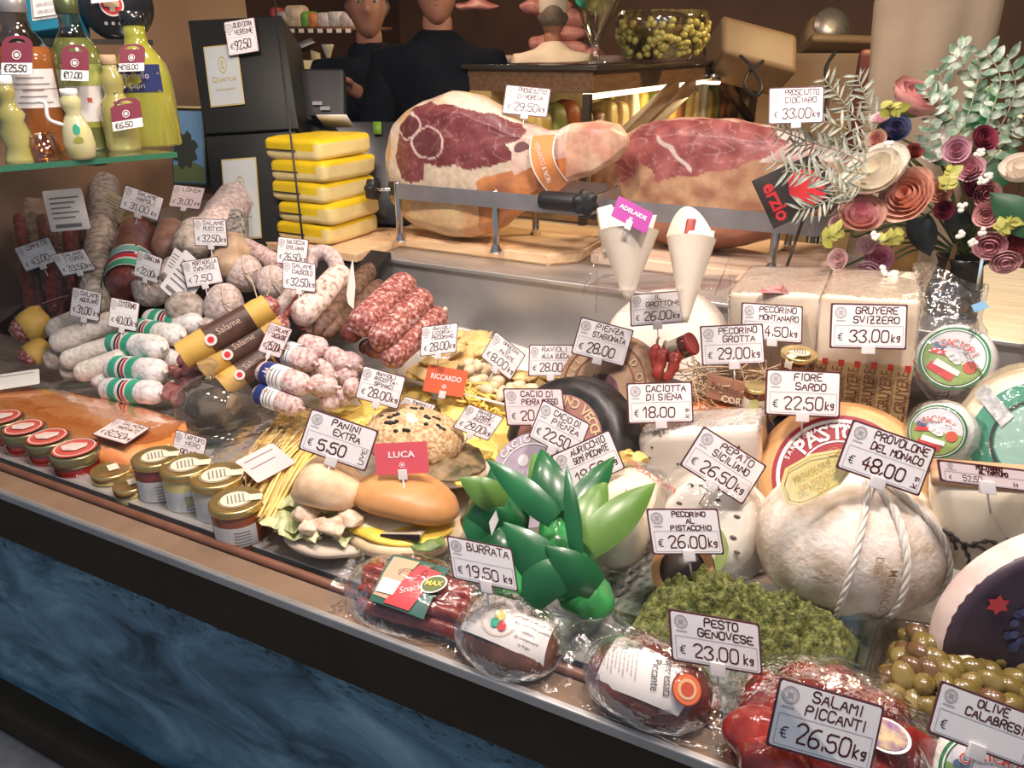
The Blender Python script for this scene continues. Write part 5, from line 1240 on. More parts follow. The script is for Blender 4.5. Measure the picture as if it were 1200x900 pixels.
for k, (a, b, n) in enumerate(((-.05, -.02, 6), (-.055, -.0, 5), (.03, .01, 6), (-.01, .035, 4), (-.02, -.035, 3), (.04, -.01, 4))):
    for j in range(n):
        u_ = a + rnd.uniform(-.014, .014) + j * .004; w_ = b + rnd.uniform(-.005, .005); hz = .060 * max(0, 1 - (u_ / .108) ** 2 - (w_ / .08) ** 2) ** .5
        G().blob(ac + U * u_ + W * w_ + N * (hz + .002), U * .0055, W * .0045, N * .0045, nu=9, nv=6).rough(.001, 200, j).build('raisin', mat('raisin', (.018, .01, .012), rough=.5), t)
# --- burrata tray and green leaf wrapped burrata
tray('glass_tray', 'clear round cornered glass tray holding the leaf wrapped burrata', ((500, 676), (694, 732), (752, 640), (590, 588)), .05, .045, glass_m)
gleaf = mat('green_wrap', (.01, .10, .03), (.02, .17, .055), scale=7, rough=.3, trans=.12, coat=.2); gleaf2 = mat('olive_wrap', (.10, .22, .035), (.16, .30, .07), scale=7, rough=.32, trans=.12); gleaf3 = mat('bright_wrap', (.03, .28, .06), (.07, .38, .12), scale=8, rough=.22, coat=.4, bump=.3, bscale=20)
def leafblade(a, b, w_, d0, d1, m, t, bulge=0.0, name='leaf', sag=(0, 0, 0)):
    p0, p1 = P(*a, d0), P(*b, d1); wd = w_ * d0 / FPX; ax = (p1 - p0).normalized(); vw = tocam(p0.lerp(p1, .5)); sd = ax.cross(vw).normalized(); up_ = sd.cross(ax)
    rows = []; n = 14
    for i in range(n + 1):
        k = i / n; c_ = p0.lerp(p1, k) + (up_ * bulge + V(sag)) * (4 * k * (1 - k)); ww = wd * (math.sin(math.pi * min(1, .22 + .78 * k) ** 1.0) ** .8 if k < 1 else 0.02)
        ww = wd * max(.03, (math.sin(math.pi * (.25 + .75 * k))) ** .9 if k < .999 else .03)
        rows.append([c_ + sd * ww * x + up_ * (-.25 * ww * (x * x)) for x in (-1, -.66, -.33, 0, .33, .66, 1)])
    g = G().grid(rows); g.grid([[q - up_ * .0012 for q in r_] for r_ in rows]); return g.build(name, m, t)
c = P(690, 700, 1.20)
t = thing('burrata', 'burrata wrapped in green plastic leaves, front one in the glass tray', 'burrata', P(690, 722, 1.2))
G().blob(c, (.045, 0, 0), (0, .042, 0), (0, 0, .032)).rough(.008, 30, 2).build('wrapped_ball', gleaf3, t)
q = P(668, 668, 1.20); G().tube(smooth_path([P(678, 686, 1.20), q, P(655, 630, 1.22), P(650, 590, 1.25)], 5), [.036, .035, .036, .040, .044, .046, .046, .045, .043, .04, .036, .03, .026, .02, .015, .01], 18).rough(.010, 26, 5).build('gathered_neck', gleaf3, t)
G().lathe([(.036, -.006), (.041, -.003), (.041, .003), (.036, .006)], P(676, 684, 1.195), (P(650, 600, 1.24) - P(690, 700, 1.2)), 24).build('tie', mat('tie_dark', (.01, .07, .03), rough=.4), t)
for a, b, w_, d0, d1, m in (((688, 640), (768, 566), 23, 1.16, 1.22, gleaf2), ((684, 622), (708, 553), 18, 1.18, 1.26, gleaf2), ((668, 606), (720, 535), 17, 1.20, 1.28, gleaf), ((652, 600), (634, 526), 22, 1.20, 1.27, gleaf), ((640, 590), (625, 530), 14, 1.24, 1.30, gleaf2), ((676, 650), (664, 544), 10, 1.13, 1.17, gleaf), ((650, 608), (570, 538), 17, 1.15, 1.2, gleaf), ((660, 690), (590, 612), 27, 1.12, 1.14, gleaf), ((655, 700), (620, 648), 34, 1.11, 1.13, gleaf), ((662, 640), (690, 560), 15, 1.24, 1.3, gleaf), ((700, 690), (640, 640), 22, 1.12, 1.12, gleaf)):
    leafblade(a, b, w_, d0, d1, m, t, bulge=.012)
t = thing('burrata', 'burrata wrapped in green plastic leaves, one behind the BURRATA card', 'burrata', P(590, 690, 1.26))
G().blob(P(578, 608, 1.28), (.05, 0, 0), (0, .045, 0), (0, 0, .055)).rough(.014, 22, 3).build('wrapped_ball', gleaf, t)
G().blob(P(606, 678, 1.24), (.035, 0, 0), (0, .04, 0), (0, 0, .045)).rough(.014, 24, 4).build('wrapped_base', gleaf3, t)
G().tube([P(585, 630, 1.27), P(598, 655, 1.25), P(606, 672, 1.24)], [.045, .03, .032], 16).rough(.006, 30).build('gathered_neck', gleaf, t)
for a, b, w_, d0, d1, m in (((592, 590), (538, 560), 18, 1.24, 1.24, gleaf2), ((600, 620), (578, 540), 24, 1.27, 1.3, gleaf), ((575, 640), (548, 590), 20, 1.24, 1.27, gleaf), ((600, 640), (612, 560), 16, 1.27, 1.32, gleaf)):
    leafblade(a, b, w_, d0, d1, m, t, bulge=.015)
G().prism([P(581, 598, 1.2), P(584, 610, 1.2), P(576, 628, 1.2), P(573, 612, 1.2)], (0, .001, 0)).build('sticker', white_paper, t, smooth=False)
# perforated white mat
t = thing('drain_mat', 'white perforated plastic mat under the cheese log', 'mat', P(735, 675, ('z', .004)))
c4 = [P(*q, ('z', .006)) for q in ((640, 690), (750, 720), (905, 660), (740, 600))]
g = G()
for k in range(13):
    u = lerp(-1, 1, k / 12)
    g.tube([bil(c4, u, -1), bil(c4, u, 1)], .0045, 4); g.tube([bil(c4, -1, u), bil(c4, 1, u)], .0045, 4)
g.build('mat_grid', white_plast, t, smooth=False)
# --- pesto
pc = ((712, 728), (1004, 822), (1030, 722), (768, 650))
t, c4 = tray('glass_tray', 'clear glass tray full of green pesto', pc, .062, .058, glass_m)
rows = []; n = 110
for i in range(n + 1):
    row = []
    for j in range(n + 1):
        u, v_ = lerp(-.9, .9, i / n), lerp(-.9, .9, j / n); p = bil(c4, u, v_); e = max(0, (1 - abs(u / .9) ** 2.5) * (1 - abs(v_ / .9) ** 2.5)) ** .5
        h = -.05 + .085 * e + (.034 * noise.noise(p * 16) + .026 * noise.noise(p * 48) + .016 * noise.noise(p * 120)) * e + .02 * e * v_
        row.append(p + V((0, 0, h)))
    rows.append(row)
o = G().grid(rows).build('pesto', mat('pesto', (.03, .042, .007), (.20, .20, .05), scale=130, rough=.6, bump=1.0, bscale=220, c3=(.12, .135, .025), detail=10, coat=.1)); tag(o, 'rough mound of green pesto filling the glass tray', 'pesto', kind='stuff')
# --- olives
oc = ((1008, 812), (1240, 888), (1262, 770), (1036, 722))
t, c4 = tray('clear_tub', 'clear plastic tub of green olives', oc, .062, .058, film('tub_plastic', tint=(.75, .72, .70), amount=.05, rough=.08, bump=.2, blend=.4))
olm = [mat('olive_skin', (.13, .09, .02), (.22, .155, .04), scale=30, rough=.22, coat=.5, bump=.1), mat('olive_skin_brown', (.10, .05, .02), (.18, .10, .04), scale=30, rough=.22, coat=.5, bump=.1), mat('olive_skin_pale', (.17, .125, .035), (.26, .19, .06), scale=30, rough=.22, coat=.5)]
protos = [G().blob((0, 0, 0), (.0195, 0, 0), (0, .0145, 0), (0, 0, .0145), nu=20, nv=14).rough(.0015, 50, k).build('olive', olm[k]) for k in range(3)]
rnd = random.Random(21); cnt = 0; used = [False] * 3; placed = []
for lay in range(3):
    for i in range(8):
        for j in range(6):
            u = lerp(-.78, .78, (i + .5 * (lay % 2)) / 7.5) + rnd.uniform(-.05, .05); v_ = lerp(-.76, .74, (j + .4 * (lay % 2)) / 5.4) + rnd.uniform(-.05, .05)
            if max(abs(u), abs(v_)) > .82 - .06 * lay: continue
            k = rnd.choice((0, 0, 1, 2)); o = protos[k] if not used[k] else protos[k].copy()
            if used[k]: COL.objects.link(o)
            used[k] = True
            o.location = bil(c4, u, v_) + V((0, 0, -.040 + .021 * lay + rnd.uniform(-.004, .004) + .012 * (1 - u * u) )); o.rotation_euler = (rnd.uniform(-.5, .5), rnd.uniform(-.6, .6), rnd.uniform(0, 6.3)); o.scale = [rnd.uniform(.88, 1.12)] * 3
            tag(o, 'glossy green olive among many in the clear tub', 'olive', 'olives in the clear tub')
for k, (x, y) in enumerate(((1118, 762), (1130, 768), (1150, 755))):
    o = G().blob(P(x, y, ('z', .085)), (.013, .004, 0), (-.003, .010, .002), (0, 0, .003)).rough(.003, 60, k).build('garlic_slice', mat('garlic', (.6, .48, .3), (.7, .6, .42), scale=30, rough=.4)); tag(o, 'pale garlic slice lying on the olives, ' + ('first', 'second', 'third')[k] + ' from the pesto side', 'garlic')
# --- vacuum packs along the sill
pack_film = film('pack_film', amount=.045, rough=.07, bump=1.0, bscale=30, haze=.0, blend=.28)
def surf_text(s, c, U, W, N, a, b, h, k, cx, cy, size, m, parent, rot=0, width=None, name='label_print'):
    g = ptext(s, V((0, 0, 0)), V((math.cos(rot), math.sin(rot), 0)), V((-math.sin(rot), math.cos(rot), 0)), size, m, None, width=width)
    vs = []
    for q in g.v: vs.append(sp(c, U, W, N, a, b, h, cx + q.x, cy + q.y, k))
    return G().add(vs, g.f).build(name, m, parent, smooth=False)
def sp(c, U, W, N, a, b, h, x, y, k=1.0):
    z = max(.02, 1 - (x / (a * 1.04)) ** 2 - (y / (b * 1.04)) ** 2) ** .5
    return c + U * x + W * y + N * (h * z * k)
def patch(c, U, W, N, a, b, h, pts, k, name, m, parent, n=14):
    """four corner patch lying on the rounded top of a pack"""
    rows = []
    for i in range(n + 1):
        row = []
        for j in range(n + 1):
            u, v_ = i / n, j / n
            x = (pts[0][0] * (1 - u) + pts[1][0] * u) * (1 - v_) + (pts[3][0] * (1 - u) + pts[2][0] * u) * v_
            y = (pts[0][1] * (1 - u) + pts[1][1] * u) * (1 - v_) + (pts[3][1] * (1 - u) + pts[2][1] * u) * v_
            row.append(sp(c, U, W, N, a, b, h, x, y, k))
        rows.append(row)
    return G().grid(rows).build(name, m, parent)
def bag(c, U, W, N, a, b, t, seed, h=.02, flat=.6, fv=None):
    """vacuum pouch: film drawn over the content, then a flat welded margin round it"""
    ca, cb = a * flat, b * (fv or flat); rows = []; n = 56; sq = lambda x: math.copysign(abs(x) ** .5, x)
    for k in range(22):
        row = []
        for j in range(n):
            an = 2 * math.pi * j / n; x, y = math.cos(an), math.sin(an)
            if k <= 13:
                ph = math.pi / 2 * k / 13; f = math.sin(ph); row.append(c + U * (ca * x * f) + W * (cb * y * f) + N * (h * math.cos(ph) + .004))
            else:
                q = (k - 13) / 8; row.append(c + U * lerp(ca * x, a * sq(x), q) + W * lerp(cb * y, b * sq(y), q) + N * (.004 + .006 * math.sin(an * 9 + seed) * q))
        rows.append(row)
    G().grid(rows, True).rough(.005, 30, seed).build('pouch', pack_film, t)
# meat sticks
z0 = .022
a0, a1, b0, b1 = P(418, 706, ('z', z0)), P(545, 744, ('z', z0)), P(440, 664, ('z', z0)), P(562, 698, ('z', z0))
cen = (a0 + a1 + b0 + b1) / 4; U = (a1 - a0).normalized(); W = (b0 - a0); W = (W - U * W.dot(U)).normalized(); N = U.cross(W); N = (N - W * .35).normalized(); W = N.cross(U)
t = thing('meat_stick_pack', 'clear pouch of dark red meat sticks with green and red label', 'meat pack', cen - V((0, 0, .02)))
sm = mat('stick_meat', (.16, .018, .012), (.30, .05, .035), scale=50, rough=.28, bump=.6, bscale=70, coat=.5)
for k in range(7):
    v_ = k / 6; q0, q1 = a0.lerp(b0, v_), a1.lerp(b1, v_); up_ = V((0, 0, .028 * math.sin(math.pi * v_) + .004 * (k % 2)))
    g = G(); sausage(g, q0 + up_, q1 + up_, .0125, lump=.22, seed=k, cap=.8); g.build('meat_stick', sm, t)
LA, LB, LH = .12, .085, .052
lc = cen - V((0, 0, .004))
l = patch(lc, U, W, N, LA * 1.4, LB * 1.2, LH, ((-.055, -.045), (.045, -.05), (.045, .045), (-.06, .045)), 1.0, 'label', mat('label_dkgreen', (.03, .12, .09), rough=.4), t)
patch(lc, U, W, N, LA * 1.4, LB * 1.2, LH, ((-.052, -.035), (-.02, -.038), (-.005, .04), (-.054, .04)), 1.03, 'label_area', mat('label_tan', (.58, .38, .24), rough=.5), l)
patch(lc, U, W, N, LA * 1.4, LB * 1.2, LH, ((-.028, -.044), (.018, -.046), (.04, .03), (-.002, .034)), 1.05, 'label_area', cred, l)
patch(lc, U, W, N, LA * 1.4, LB * 1.2, LH, ((-.05, -.03), (-.018, -.03), (-.014, -.006), (-.048, -.004)), 1.07, 'price_sticker', white_paper, l)
g = G(); q = sp(lc, U, W, N, LA * 1.4, LB * 1.2, LH, .038, .006, 1.09); disc(g, q, (U + W * .3).normalized(), W, 0, .021, 26, k=.8); g.build('emblem', mat('label_white', ()), l, smooth=False)
g = G(); disc(g, q + N * .0008, (U + W * .3).normalized(), W, 0, .018, 26, k=.78); g.build('emblem', mat('emblem_green', (.10, .14, .02), rough=.5), l, smooth=False)
ptext('MAX', q + N * .002, (U + W * .2).normalized(), W, .013, mat('yellow_print', (.8, .62, .1), rough=.5), l, thick=.02)
surf_text('Snack', lc, U, W, N, LA * 1.4, LB * 1.2, LH, 1.08, .006, -.012, .016, mat('label_white', ()), l, rot=.5)
bag(cen - V((0, 0, .004)), U, W, N, .155, .09, t, 4, h=.05, flat=.86)
# three cured pieces
def pack(label, px, a, b, h, ang, m, lab_pts, seed, mg=1.35, z=.0):
    c = P(*px, ('z', z + h * .92)); U = V((math.cos(ang), math.sin(ang), 0)); W = V((-U.y, U.x, 0)); N = (V((0, 0, 1)) * .80 - W * .60).normalized(); W = N.cross(U)
    t = thing('salami_pack', label, 'meat pack', c - V((0, 0, h)))
    g = G().blob(c, U * a, W * b, N * h, .92, 40, 24).rough(.006, 12, seed); g.build('cured_meat', m, t)
    bag(c, U, W, N, a * mg, b * 1.12, t, seed, h=h * 1.2, flat=1.1 / mg, fv=.97)
    return t, c, U, W, N
cured = mat('cured_dark', (.07, .025, .012), (.20, .075, .04), scale=16, rough=.35, bump=.4, bscale=50, coat=.4)
A_, B2, H_ = .082, .058, .040
t, c, U, W, N = pack('pouch of a brown cured piece with white label, between meat sticks and soppressata', (596, 746), A_, B2, H_, -.02, cured, None, 3)
k = 1.12
l = patch(c, U, W, N, A_, B2, H_, ((-.066, -.018), (.072, -.024), (.066, .048), (-.060, .048)), k, 'paper_label', mat('label_white', ()), t)
q = sp(c, U, W, N, A_, B2, H_, -.006, .012, k + .06)
g = G(); disc(g, q, U, W, .026, .0275, 30, k=.85); g.build('emblem', mat('emblem_tan', (.6, .45, .35), rough=.5), l, smooth=False)
for x, y, s, mm in ((0, .006, .008, mat('chef_yellow', (.75, .6, .15), rough=.5)), (-.004, -.006, .007, green_band), (.008, -.008, .007, cred)):
    g = G(); disc(g, q + U * x + W * y + N * .0008, U, W, 0, s, 14); g.build('emblem', mm, l, smooth=False)
for i, s in enumerate(('SALUMI', 'prodotto artigianale', 'da consumarsi previa', 'cottura', 'da conservare', 'in frigo')):
    surf_text(s, c, U, W, N, A_, B2, H_, k + .04, .042, .036 - i * .0095, .0062, black_ink, l)
for i in range(4): surf_text('peso netto', c, U, W, N, A_, B2, H_, k + .04, -.05, .034 - i * .012, .005, MATS['grey_ink'], l)
A_, B2, H_ = .088, .057, .046
t, c, U, W, N = pack('pouch of dark red cured sausage with a long white printed label', (762, 800), A_, B2, H_, .02, mat('cured_red', (.10, .018, .012), (.26, .07, .05), scale=18, rough=.32, bump=.4, bscale=50, coat=.4), None, 6)
l = patch(c, U, W, N, A_, B2, H_, ((-.068, -.028), (.05, -.034), (.072, .02), (-.056, .046)), k, 'paper_label', mat('label_white', ()), t)
for i, (s, sz) in enumerate((('Piccante', .017), ('Soppressata', .017))): surf_text(s, c, U, W, N, A_, B2, H_, k + .04, .012 + .016 * i, .004 + .004 * i, sz, black_ink, l, rot=R(-80), width=.052 if i else .04)
q = sp(c, U, W, N, A_, B2, H_, .054, .0, k + .07); n2 = (N + U * .5).normalized(); u2 = W; w2 = n2.cross(u2)
for rr, mm in ((.021, mat('emblem_dark', (.2, .03, .02), rough=.4)), (.019, mat('emblem_orange', (.70, .16, .05), rough=.4)), (.013, mat('emblem_pale', (.75, .45, .25), rough=.4)), (.009, mat('emblem_red', (.55, .08, .03), rough=.4))):
    g = G(); disc(g, q + n2 * (.025 - rr) * .15, u2, w2, 0, rr, 28); g.build('emblem', mm, l, smooth=False)
for i in range(9): surf_text('carne suina sale spezie', c, U, W, N, A_, B2, H_, k + .04, -.015 - .0058 * i, .008, .004, MATS['grey_ink'], l, rot=R(-80), width=.04 - .008 * (i % 3))
for i in range(12): surf_text('I', c, U, W, N, A_, B2, H_, k + .04, -.040 + .0022 * i, .034, .012, black_ink, l)
t = thing('salami_pack', 'pouch of round dark red spicy salami pieces under the PICCANTI card', 'meat pack', P(965, 880, ('z', 0)))
rs = mat('red_spicy', (.16, .010, .008), (.32, .035, .025), scale=22, rough=.22, bump=.3, bscale=60, coat=.6)
for k, (x, y, r_) in enumerate(((896, 818, .036), (890, 862, .040), (905, 898, .04), (945, 805, .034), (990, 815, .036), (1030, 840, .036), (1056, 878, .038), (960, 860, .045), (1000, 890, .05))):
    p = P(x, y, ('z', .038)); G().blob(p, (r_ * 1.1, 0, 0), (0, r_, 0), (0, 0, .034)).rough(.008, 30, k).build('salami_piece', rs, t)
c = P(968, 858, ('z', .012)); bag(c, V((1, -.02, 0)), V((0, 1, 0)), V((0, 0, 1)), .145, .13, t, 9, h=.075, flat=.95)
ring(t, P(1038, 862, ('z', .082)), V((1, 0, 0)), V((0, 1, 0)), V((0, 0, 1)), 0, .028, white_paper, 1, 'round_sticker'); ring(t, P(1038, 862, ('z', .082)), V((1, 0, 0)), V((0, 1, 0)), V((0, 0, 1)), 0, .024, mat('sticker_purple', (.16, .06, .22), (.5, .4, .2), scale=60, rough=.5), 2, 'sticker_picture')
# ---------------------------------------------------------------- left shelf with bottles, boxes, shop behind
def paint_card(O, U, W, N, name, m, parent, th=.0012): return prism_card(O, U, W, N, th, m, name, parent)
green_glass = film('shelf_glass', tint=(.72, .86, .76), amount=.08, rough=.03, bump=0, blend=.4)
ZS = .628
a, b = P(-60, 199, ('z', ZS)), P(206, 178, ('z', ZS))
g = G().prism([a, b, V((-2.8, b.y, ZS)), V((-2.8, a.y, ZS))], (0, 0, -.012)); o = g.build('glass_shelf', green_glass, smooth=False); tag(o, 'lower glass shelf with green edge holding the liqueur bottles', 'shelf')
d_ = (b - a).normalized(); e = G().box((a + b) / 2 + V((.002, 0, -.006)), (b - a) / 2, (.0015, 0, 0), (0, 0, .006)); e.build('shelf_edge', mat('edge_green', (.04, .16, .09), rough=.15, coat=.6), o, smooth=False)
o = G().box(V((-2.33, 1.35, ZS - .035)), (.47, 0, 0), (0, .015, 0), (0, 0, .023), .004).build('shelf_bracket', black); tag(o, 'black bracket under the lower glass shelf', 'bracket')
a2, b2 = P(40, 44, ('y', 1.32)), P(168, 48, ('y', 1.5)); ZU = .868
g = G().prism([V((-1.80, .9, ZU)), V((-1.80, 1.52, ZU)), V((-2.8, 1.52, ZU)), V((-2.8, .9, ZU))], (0, 0, -.012)); o = g.build('glass_shelf', mat('smoked_shelf', (.03, .032, .03), rough=.1, coat=.5), smooth=False); tag(o, 'upper dark shelf under the blue box', 'shelf')
def bottle(label, cx, by, ty, rpx, prof, liq, cap=None, capm=None, name='liqueur_bottle', z=ZS, neckm=None, fill=1.0, bulge=1.0):
    p = P(cx, by, ('z', z)); d = (p - CAM).dot(_fw); h = P(cx - (450 - ty) * 0 , ty, ('y', p.y)).z - p.z; r = rpx * d / FPX
    t = thing(name, label, 'bottle', p)
    pr_ = [(0, 0)] + [(r * a_, h * b_) for a_, b_ in prof]
    if fill < 1:
        lo_ = [q for q in pr_ if q[1] <= fill * h + 1e-6]; hi_ = [q for q in pr_ if q[1] >= fill * h - 1e-6]
        G().lathe(lo_ + [(0, lo_[-1][1])], p, n=36).build('bottle_body', liq, t); G().lathe([lo_[-1]] + hi_, p, n=36, cap=False).build('glass_neck', film('neck_clear', tint=(.55, .52, .42), amount=.08, rough=.04, bump=0, blend=.45), t)
    else: G().lathe(pr_ + [(0, h * prof[-1][1])], p, n=36).build('bottle_body', liq, t)
    if cap: G().lathe([(r * cap[0], h * cap[1]), (r * cap[0] * 1.05, h * (cap[1] + .005)), (r * cap[0] * 1.05, h * cap[2] * .995), (r * cap[0] * .9, h * cap[2]), (0, h * cap[2])], p, n=28).build('cap', capm or black_gloss, t)
    e = tocam(p); e.z = 0; e.normalize(); s_ = V((0, 0, 1)).cross(e)
    return t, p, r, h, e, s_
def blabel(t, p, r, h, e, s_, y0, y1, m, half=55, off=0, k=1.015, name='label'):
    rows = [[p + V((0, 0, h * y)) + (e * math.cos(R(a + off)) + s_ * math.sin(R(a + off))) * r * k for y in (y0, y1)] for a in range(-half, half + 1, 5)]
    return G().grid(rows).build(name, m, t)
lemon = mat('lemon_liqueur', (.30, .30, .03), (.38, .37, .06), scale=6, rough=.12, coat=.8, trans=.1)
yel = mat('lemon_pale', (.30, .27, .07), (.40, .37, .13), scale=12, rough=.14, coat=.8)
grn = mat('green_liqueur', (.09, .10, .02), (.15, .16, .04), scale=6, rough=.12, coat=.8)
amb = mat('amber_liqueur', (.20, .06, .012), (.28, .09, .02), scale=5, rough=.12, coat=.8)
neckglass = mat('neck_glass', (.10, .11, .06), rough=.08, coat=.8)
std = [(.96, 0), (1, .02), (1, .52), (.97, .60), (.84, .69), (.62, .75), (.44, .80), (.40, .86), (.40, .97)]
t, p, r, h, e, s_ = bottle('tall bright yellow lemon liqueur bottle with blue label and black cap', 181, 170, 12, 31, [(.96, 0), (1, .02), (1, .40), (.97, .52), (.86, .62), (.62, .71), (.42, .76), (.37, .82), (.37, .94)], lemon, (.40, .90, 1.0))
l = blabel(t, p, r, h, e, s_, .42, .62, mat('limon_label', (.02, .03, .12), (.5, .45, .05), scale=22, rough=.4, lo=.55, hi=.6), 58, -20, 1.02)
q = p + V((0, 0, h * .54)) + (e * math.cos(R(-20)) + s_ * math.sin(R(-20))) * r * 1.05; n_ = (e * math.cos(R(-20)) + s_ * math.sin(R(-20))); u_ = V((0, 0, 1)).cross(n_)
ptext('Limoncello', q, u_, V((0, 0, 1)), .02, mat('label_white', ()) if 'label_white' in MATS else mat('label_white', (.75, .7, .66), rough=.5), l, width=r * 1.2); ptext('di Capri', q - V((0, 0, .022)), u_, V((0, 0, 1)), .017, MATS['label_white'], l)
t, p, r, h, e, s_ = bottle('large amber liqueur bottle with white label at the shelf end', 52, 176, -6, 34, std, amb, (.42, .9, 1.04), mat('foil_grey', (.45, .42, .4), rough=.35, metal=.6), fill=.69)
l = blabel(t, p, r, h, e, s_, .30, .55, MATS['label_white'], 50, 0)
for k in range(5): blabel(t, p, r, h, e, s_, .33 + k * .04, .338 + k * .04, MATS['grey_ink'] if 'grey_ink' in MATS else mat('grey_ink', (.2, .19, .2), rough=.6), 30 - (k % 3) * 6, 5, 1.03, 'label_print')
blabel(t, p, r, h, e, s_, .42, .424, amb, 50, 0, 1.03, 'label_print')
t, p, r, h, e, s_ = bottle('green liqueur bottle with lemon picture on its white label', 112, 174, -4, 27, std, grn, (.42, .9, 1.03), mat('foil_green', (.1, .12, .05), rough=.35, metal=.5), fill=.75)
l = blabel(t, p, r, h, e, s_, .16, .56, MATS['label_white'], 50, 10); blabel(t, p, r, h, e, s_, .44, .58, mat('lemon_print', (.5, .5, .12), (.12, .2, .05), scale=30, rough=.5), 50, 10, 1.03, 'label_print')
blabel(t, p, r, h, e, s_, .16, .20, lemon, 50, 10, 1.03, 'label_print'); blabel(t, p, r, h, e, s_, .33, .36, MATS['red_print'] if 'red_print' in MATS else mat('red_print', (.50, .07, .05), (.62, .14, .10), scale=24, rough=.4), 6, 10, 1.035, 'label_print')
t, p, r, h, e, s_ = bottle('small clear flip top bottle of lemon liqueur beside the big yellow one', 147, 176, 64, 19, [(.9, 0), (1, .04), (1, .40), (.9, .50), (.6, .57), (.5, .62), (.62, .70), (.6, .78), (.4, .84), (.4, .92)], yel, (.42, .9, 1.0), mat('cork', (.45, .3, .18), rough=.8))
G().tube(smooth_path([p + V((0, 0, h * .9)) + s_ * r * .5, p + V((0, 0, h * .8)) + s_ * r * .75, p + V((0, 0, h * .66)) + s_ * r * .6, p + V((0, 0, h * .62)) + e * r * .6]), .0016, 6).build('wire_clip', chrome, t)
t, p, r, h, e, s_ = bottle('small pear shaped decorated jug bottle with white handle', 97, 186, 106, 17, [(.7, 0), (.9, .05), (1, .22), (.9, .42), (.62, .6), (.45, .68), (.62, .76), (.66, .86), (.5, .92), (.5, .97)], mat('painted_lemon', (.50, .47, .30), (.55, .54, .22), scale=20, rough=.2, coat=.6), (.5, .93, 1.02), white_paper)
G().tube(smooth_path([p + V((0, 0, h * .5)) - s_ * r * .7, p + V((0, 0, h * .6)) - s_ * r * 1.5, p + V((0, 0, h * .82)) - s_ * r * 1.5, p + V((0, 0, h * .86)) - s_ * r * 1.9]), .004, 8).build('handle', white_paper, t)
g = G(); disc(g, p + V((0, 0, h * .3)) + e * r * 1.03 , s_, V((0, 0, 1)), 0, r * .3, 12, k=.7); g.build('painted_lemon', lemon, t, smooth=False)
g = G(); disc(g, p + V((0, 0, h * .45)) + e * r * .95, s_, V((0, 0, 1)), 0, r * .22, 12, k=1.6); g.build('painted_leaf', green_band, t, smooth=False)
t, p, r, h, e, s_ = bottle('small twisted bottle of pale liqueur at the shelf end', 26, 190, 92, 17, [(1, 0), (.95, .05), (.7, .2), (.95, .36), (.7, .5), (.9, .58), (.5, .68), (.42, .75), (.6, .82), (.5, .95)], yel, (.55, .93, 1.03), white_paper)
p = P(54, 188, ('z', ZS)); d = (p - CAM).dot(_fw); k = d / FPX
t = G().lathe([(19 * k, 0), (20 * k, .004), (14 * k, 30 * k), (12 * k, 30 * k), (11.5 * k, 28 * k), (16 * k, .008), (0, .008)], p, n=18).build('tumbler', film('amber_glass', tint=(.9, .55, .2), amount=.1, rough=.05, bump=0, blend=.4)); tag(t, 'upturned ribbed amber glass tumbler between the small bottles', 'glass')
# blue carton and black round bottle on the upper shelf
O, U, W, N = frame((24, -45), (72, -52), (33, 38), 1.85)
t = thing('gift_carton', 'teal blue carton with white label on the upper shelf', 'carton', O - W)
G().box(O - N * .05, U, W, N * .05, .004).build('carton', mat('teal_card', (.01, .16, .25), (.015, .2, .3), scale=6, rough=.4), t)
paint_card(O + N * .001 + W * .1, U * .72, W * .8, N, 'label', MATS['label_white'], t)
for k in range(5): ptext('GIN SECCO', O + N * .003 + W * (.1 - .2 * k), U.normalized(), W.normalized(), .012, MATS['grey_ink'], t, width=U.length * (.9 - .1 * (k % 2)))
g = G()
for s in ((-1, -1), (1, -1), (1, 1), (-1, 1)): pass
q = [O + N * .0024 + W * .1 + U * .64 * x + W * .74 * y for x, y in ((-1, -1), (1, -1), (1, 1), (-1, 1))]
for x, y in zip(q, q[1:] + q[:1]): g.tube([x, y], .0009, 4)
g.build('label_border', black_ink, t)
c = P(136, 6, 1.95); r = 40 * 1.95 / FPX
t = thing('round_bottle', 'black round flask bottle with red cross emblem on the upper shelf', 'bottle', c - V((0, 0, r)))
e = tocam(c); e.z = 0; e.normalize(); s_ = V((0, 0, 1)).cross(e)
G().lathe([(0, -.045), (r * .8, -.045), (r, -.03), (r, .03), (r * .8, .045), (0, .045)], c, e, 44).build('flask', black_gloss, t)
g = G(); disc(g, c + e * .047 - s_ * .01 + V((0, 0, .0)), s_, V((0, 0, 1)), 0, r * .32, 30); g.build('emblem', red, t, smooth=False)
g = G(); disc(g, c + e * .048 - s_ * .01, s_, V((0, 0, 1)), r * .28, r * .32, 30); g.build('emblem_ring', MATS['label_white'], t, smooth=False)
q = c + e * .0485 - s_ * .01; G().prism([q + s_ * x * r * .1 + V((0, 0, y * r * .1)) for x, y in ((-.7, -2), (.7, -2), (.7, -.7), (2, -.7), (2, .7), (.7, .7), (.7, 2), (-.7, 2), (-.7, .7), (-2, .7), (-2, -.7), (-.7, -.7))], e * .0005).build('cross', mat('cross_gold', (.5, .4, .25), rough=.5), t, smooth=False)
for k in range(5): ptext('*', c + e * .049 + s_ * (-.03 + .016 * k) - V((0, 0, r * .55)), s_, V((0, 0, 1)), .02, MATS['label_white'], t)
G().prism([P(107, 4, 1.88), P(139, 1, 1.88), P(138, -6, 1.88), P(106, -4, 1.88)], (0, .001, 0)).build('paper_strip', white_paper, t, smooth=False)
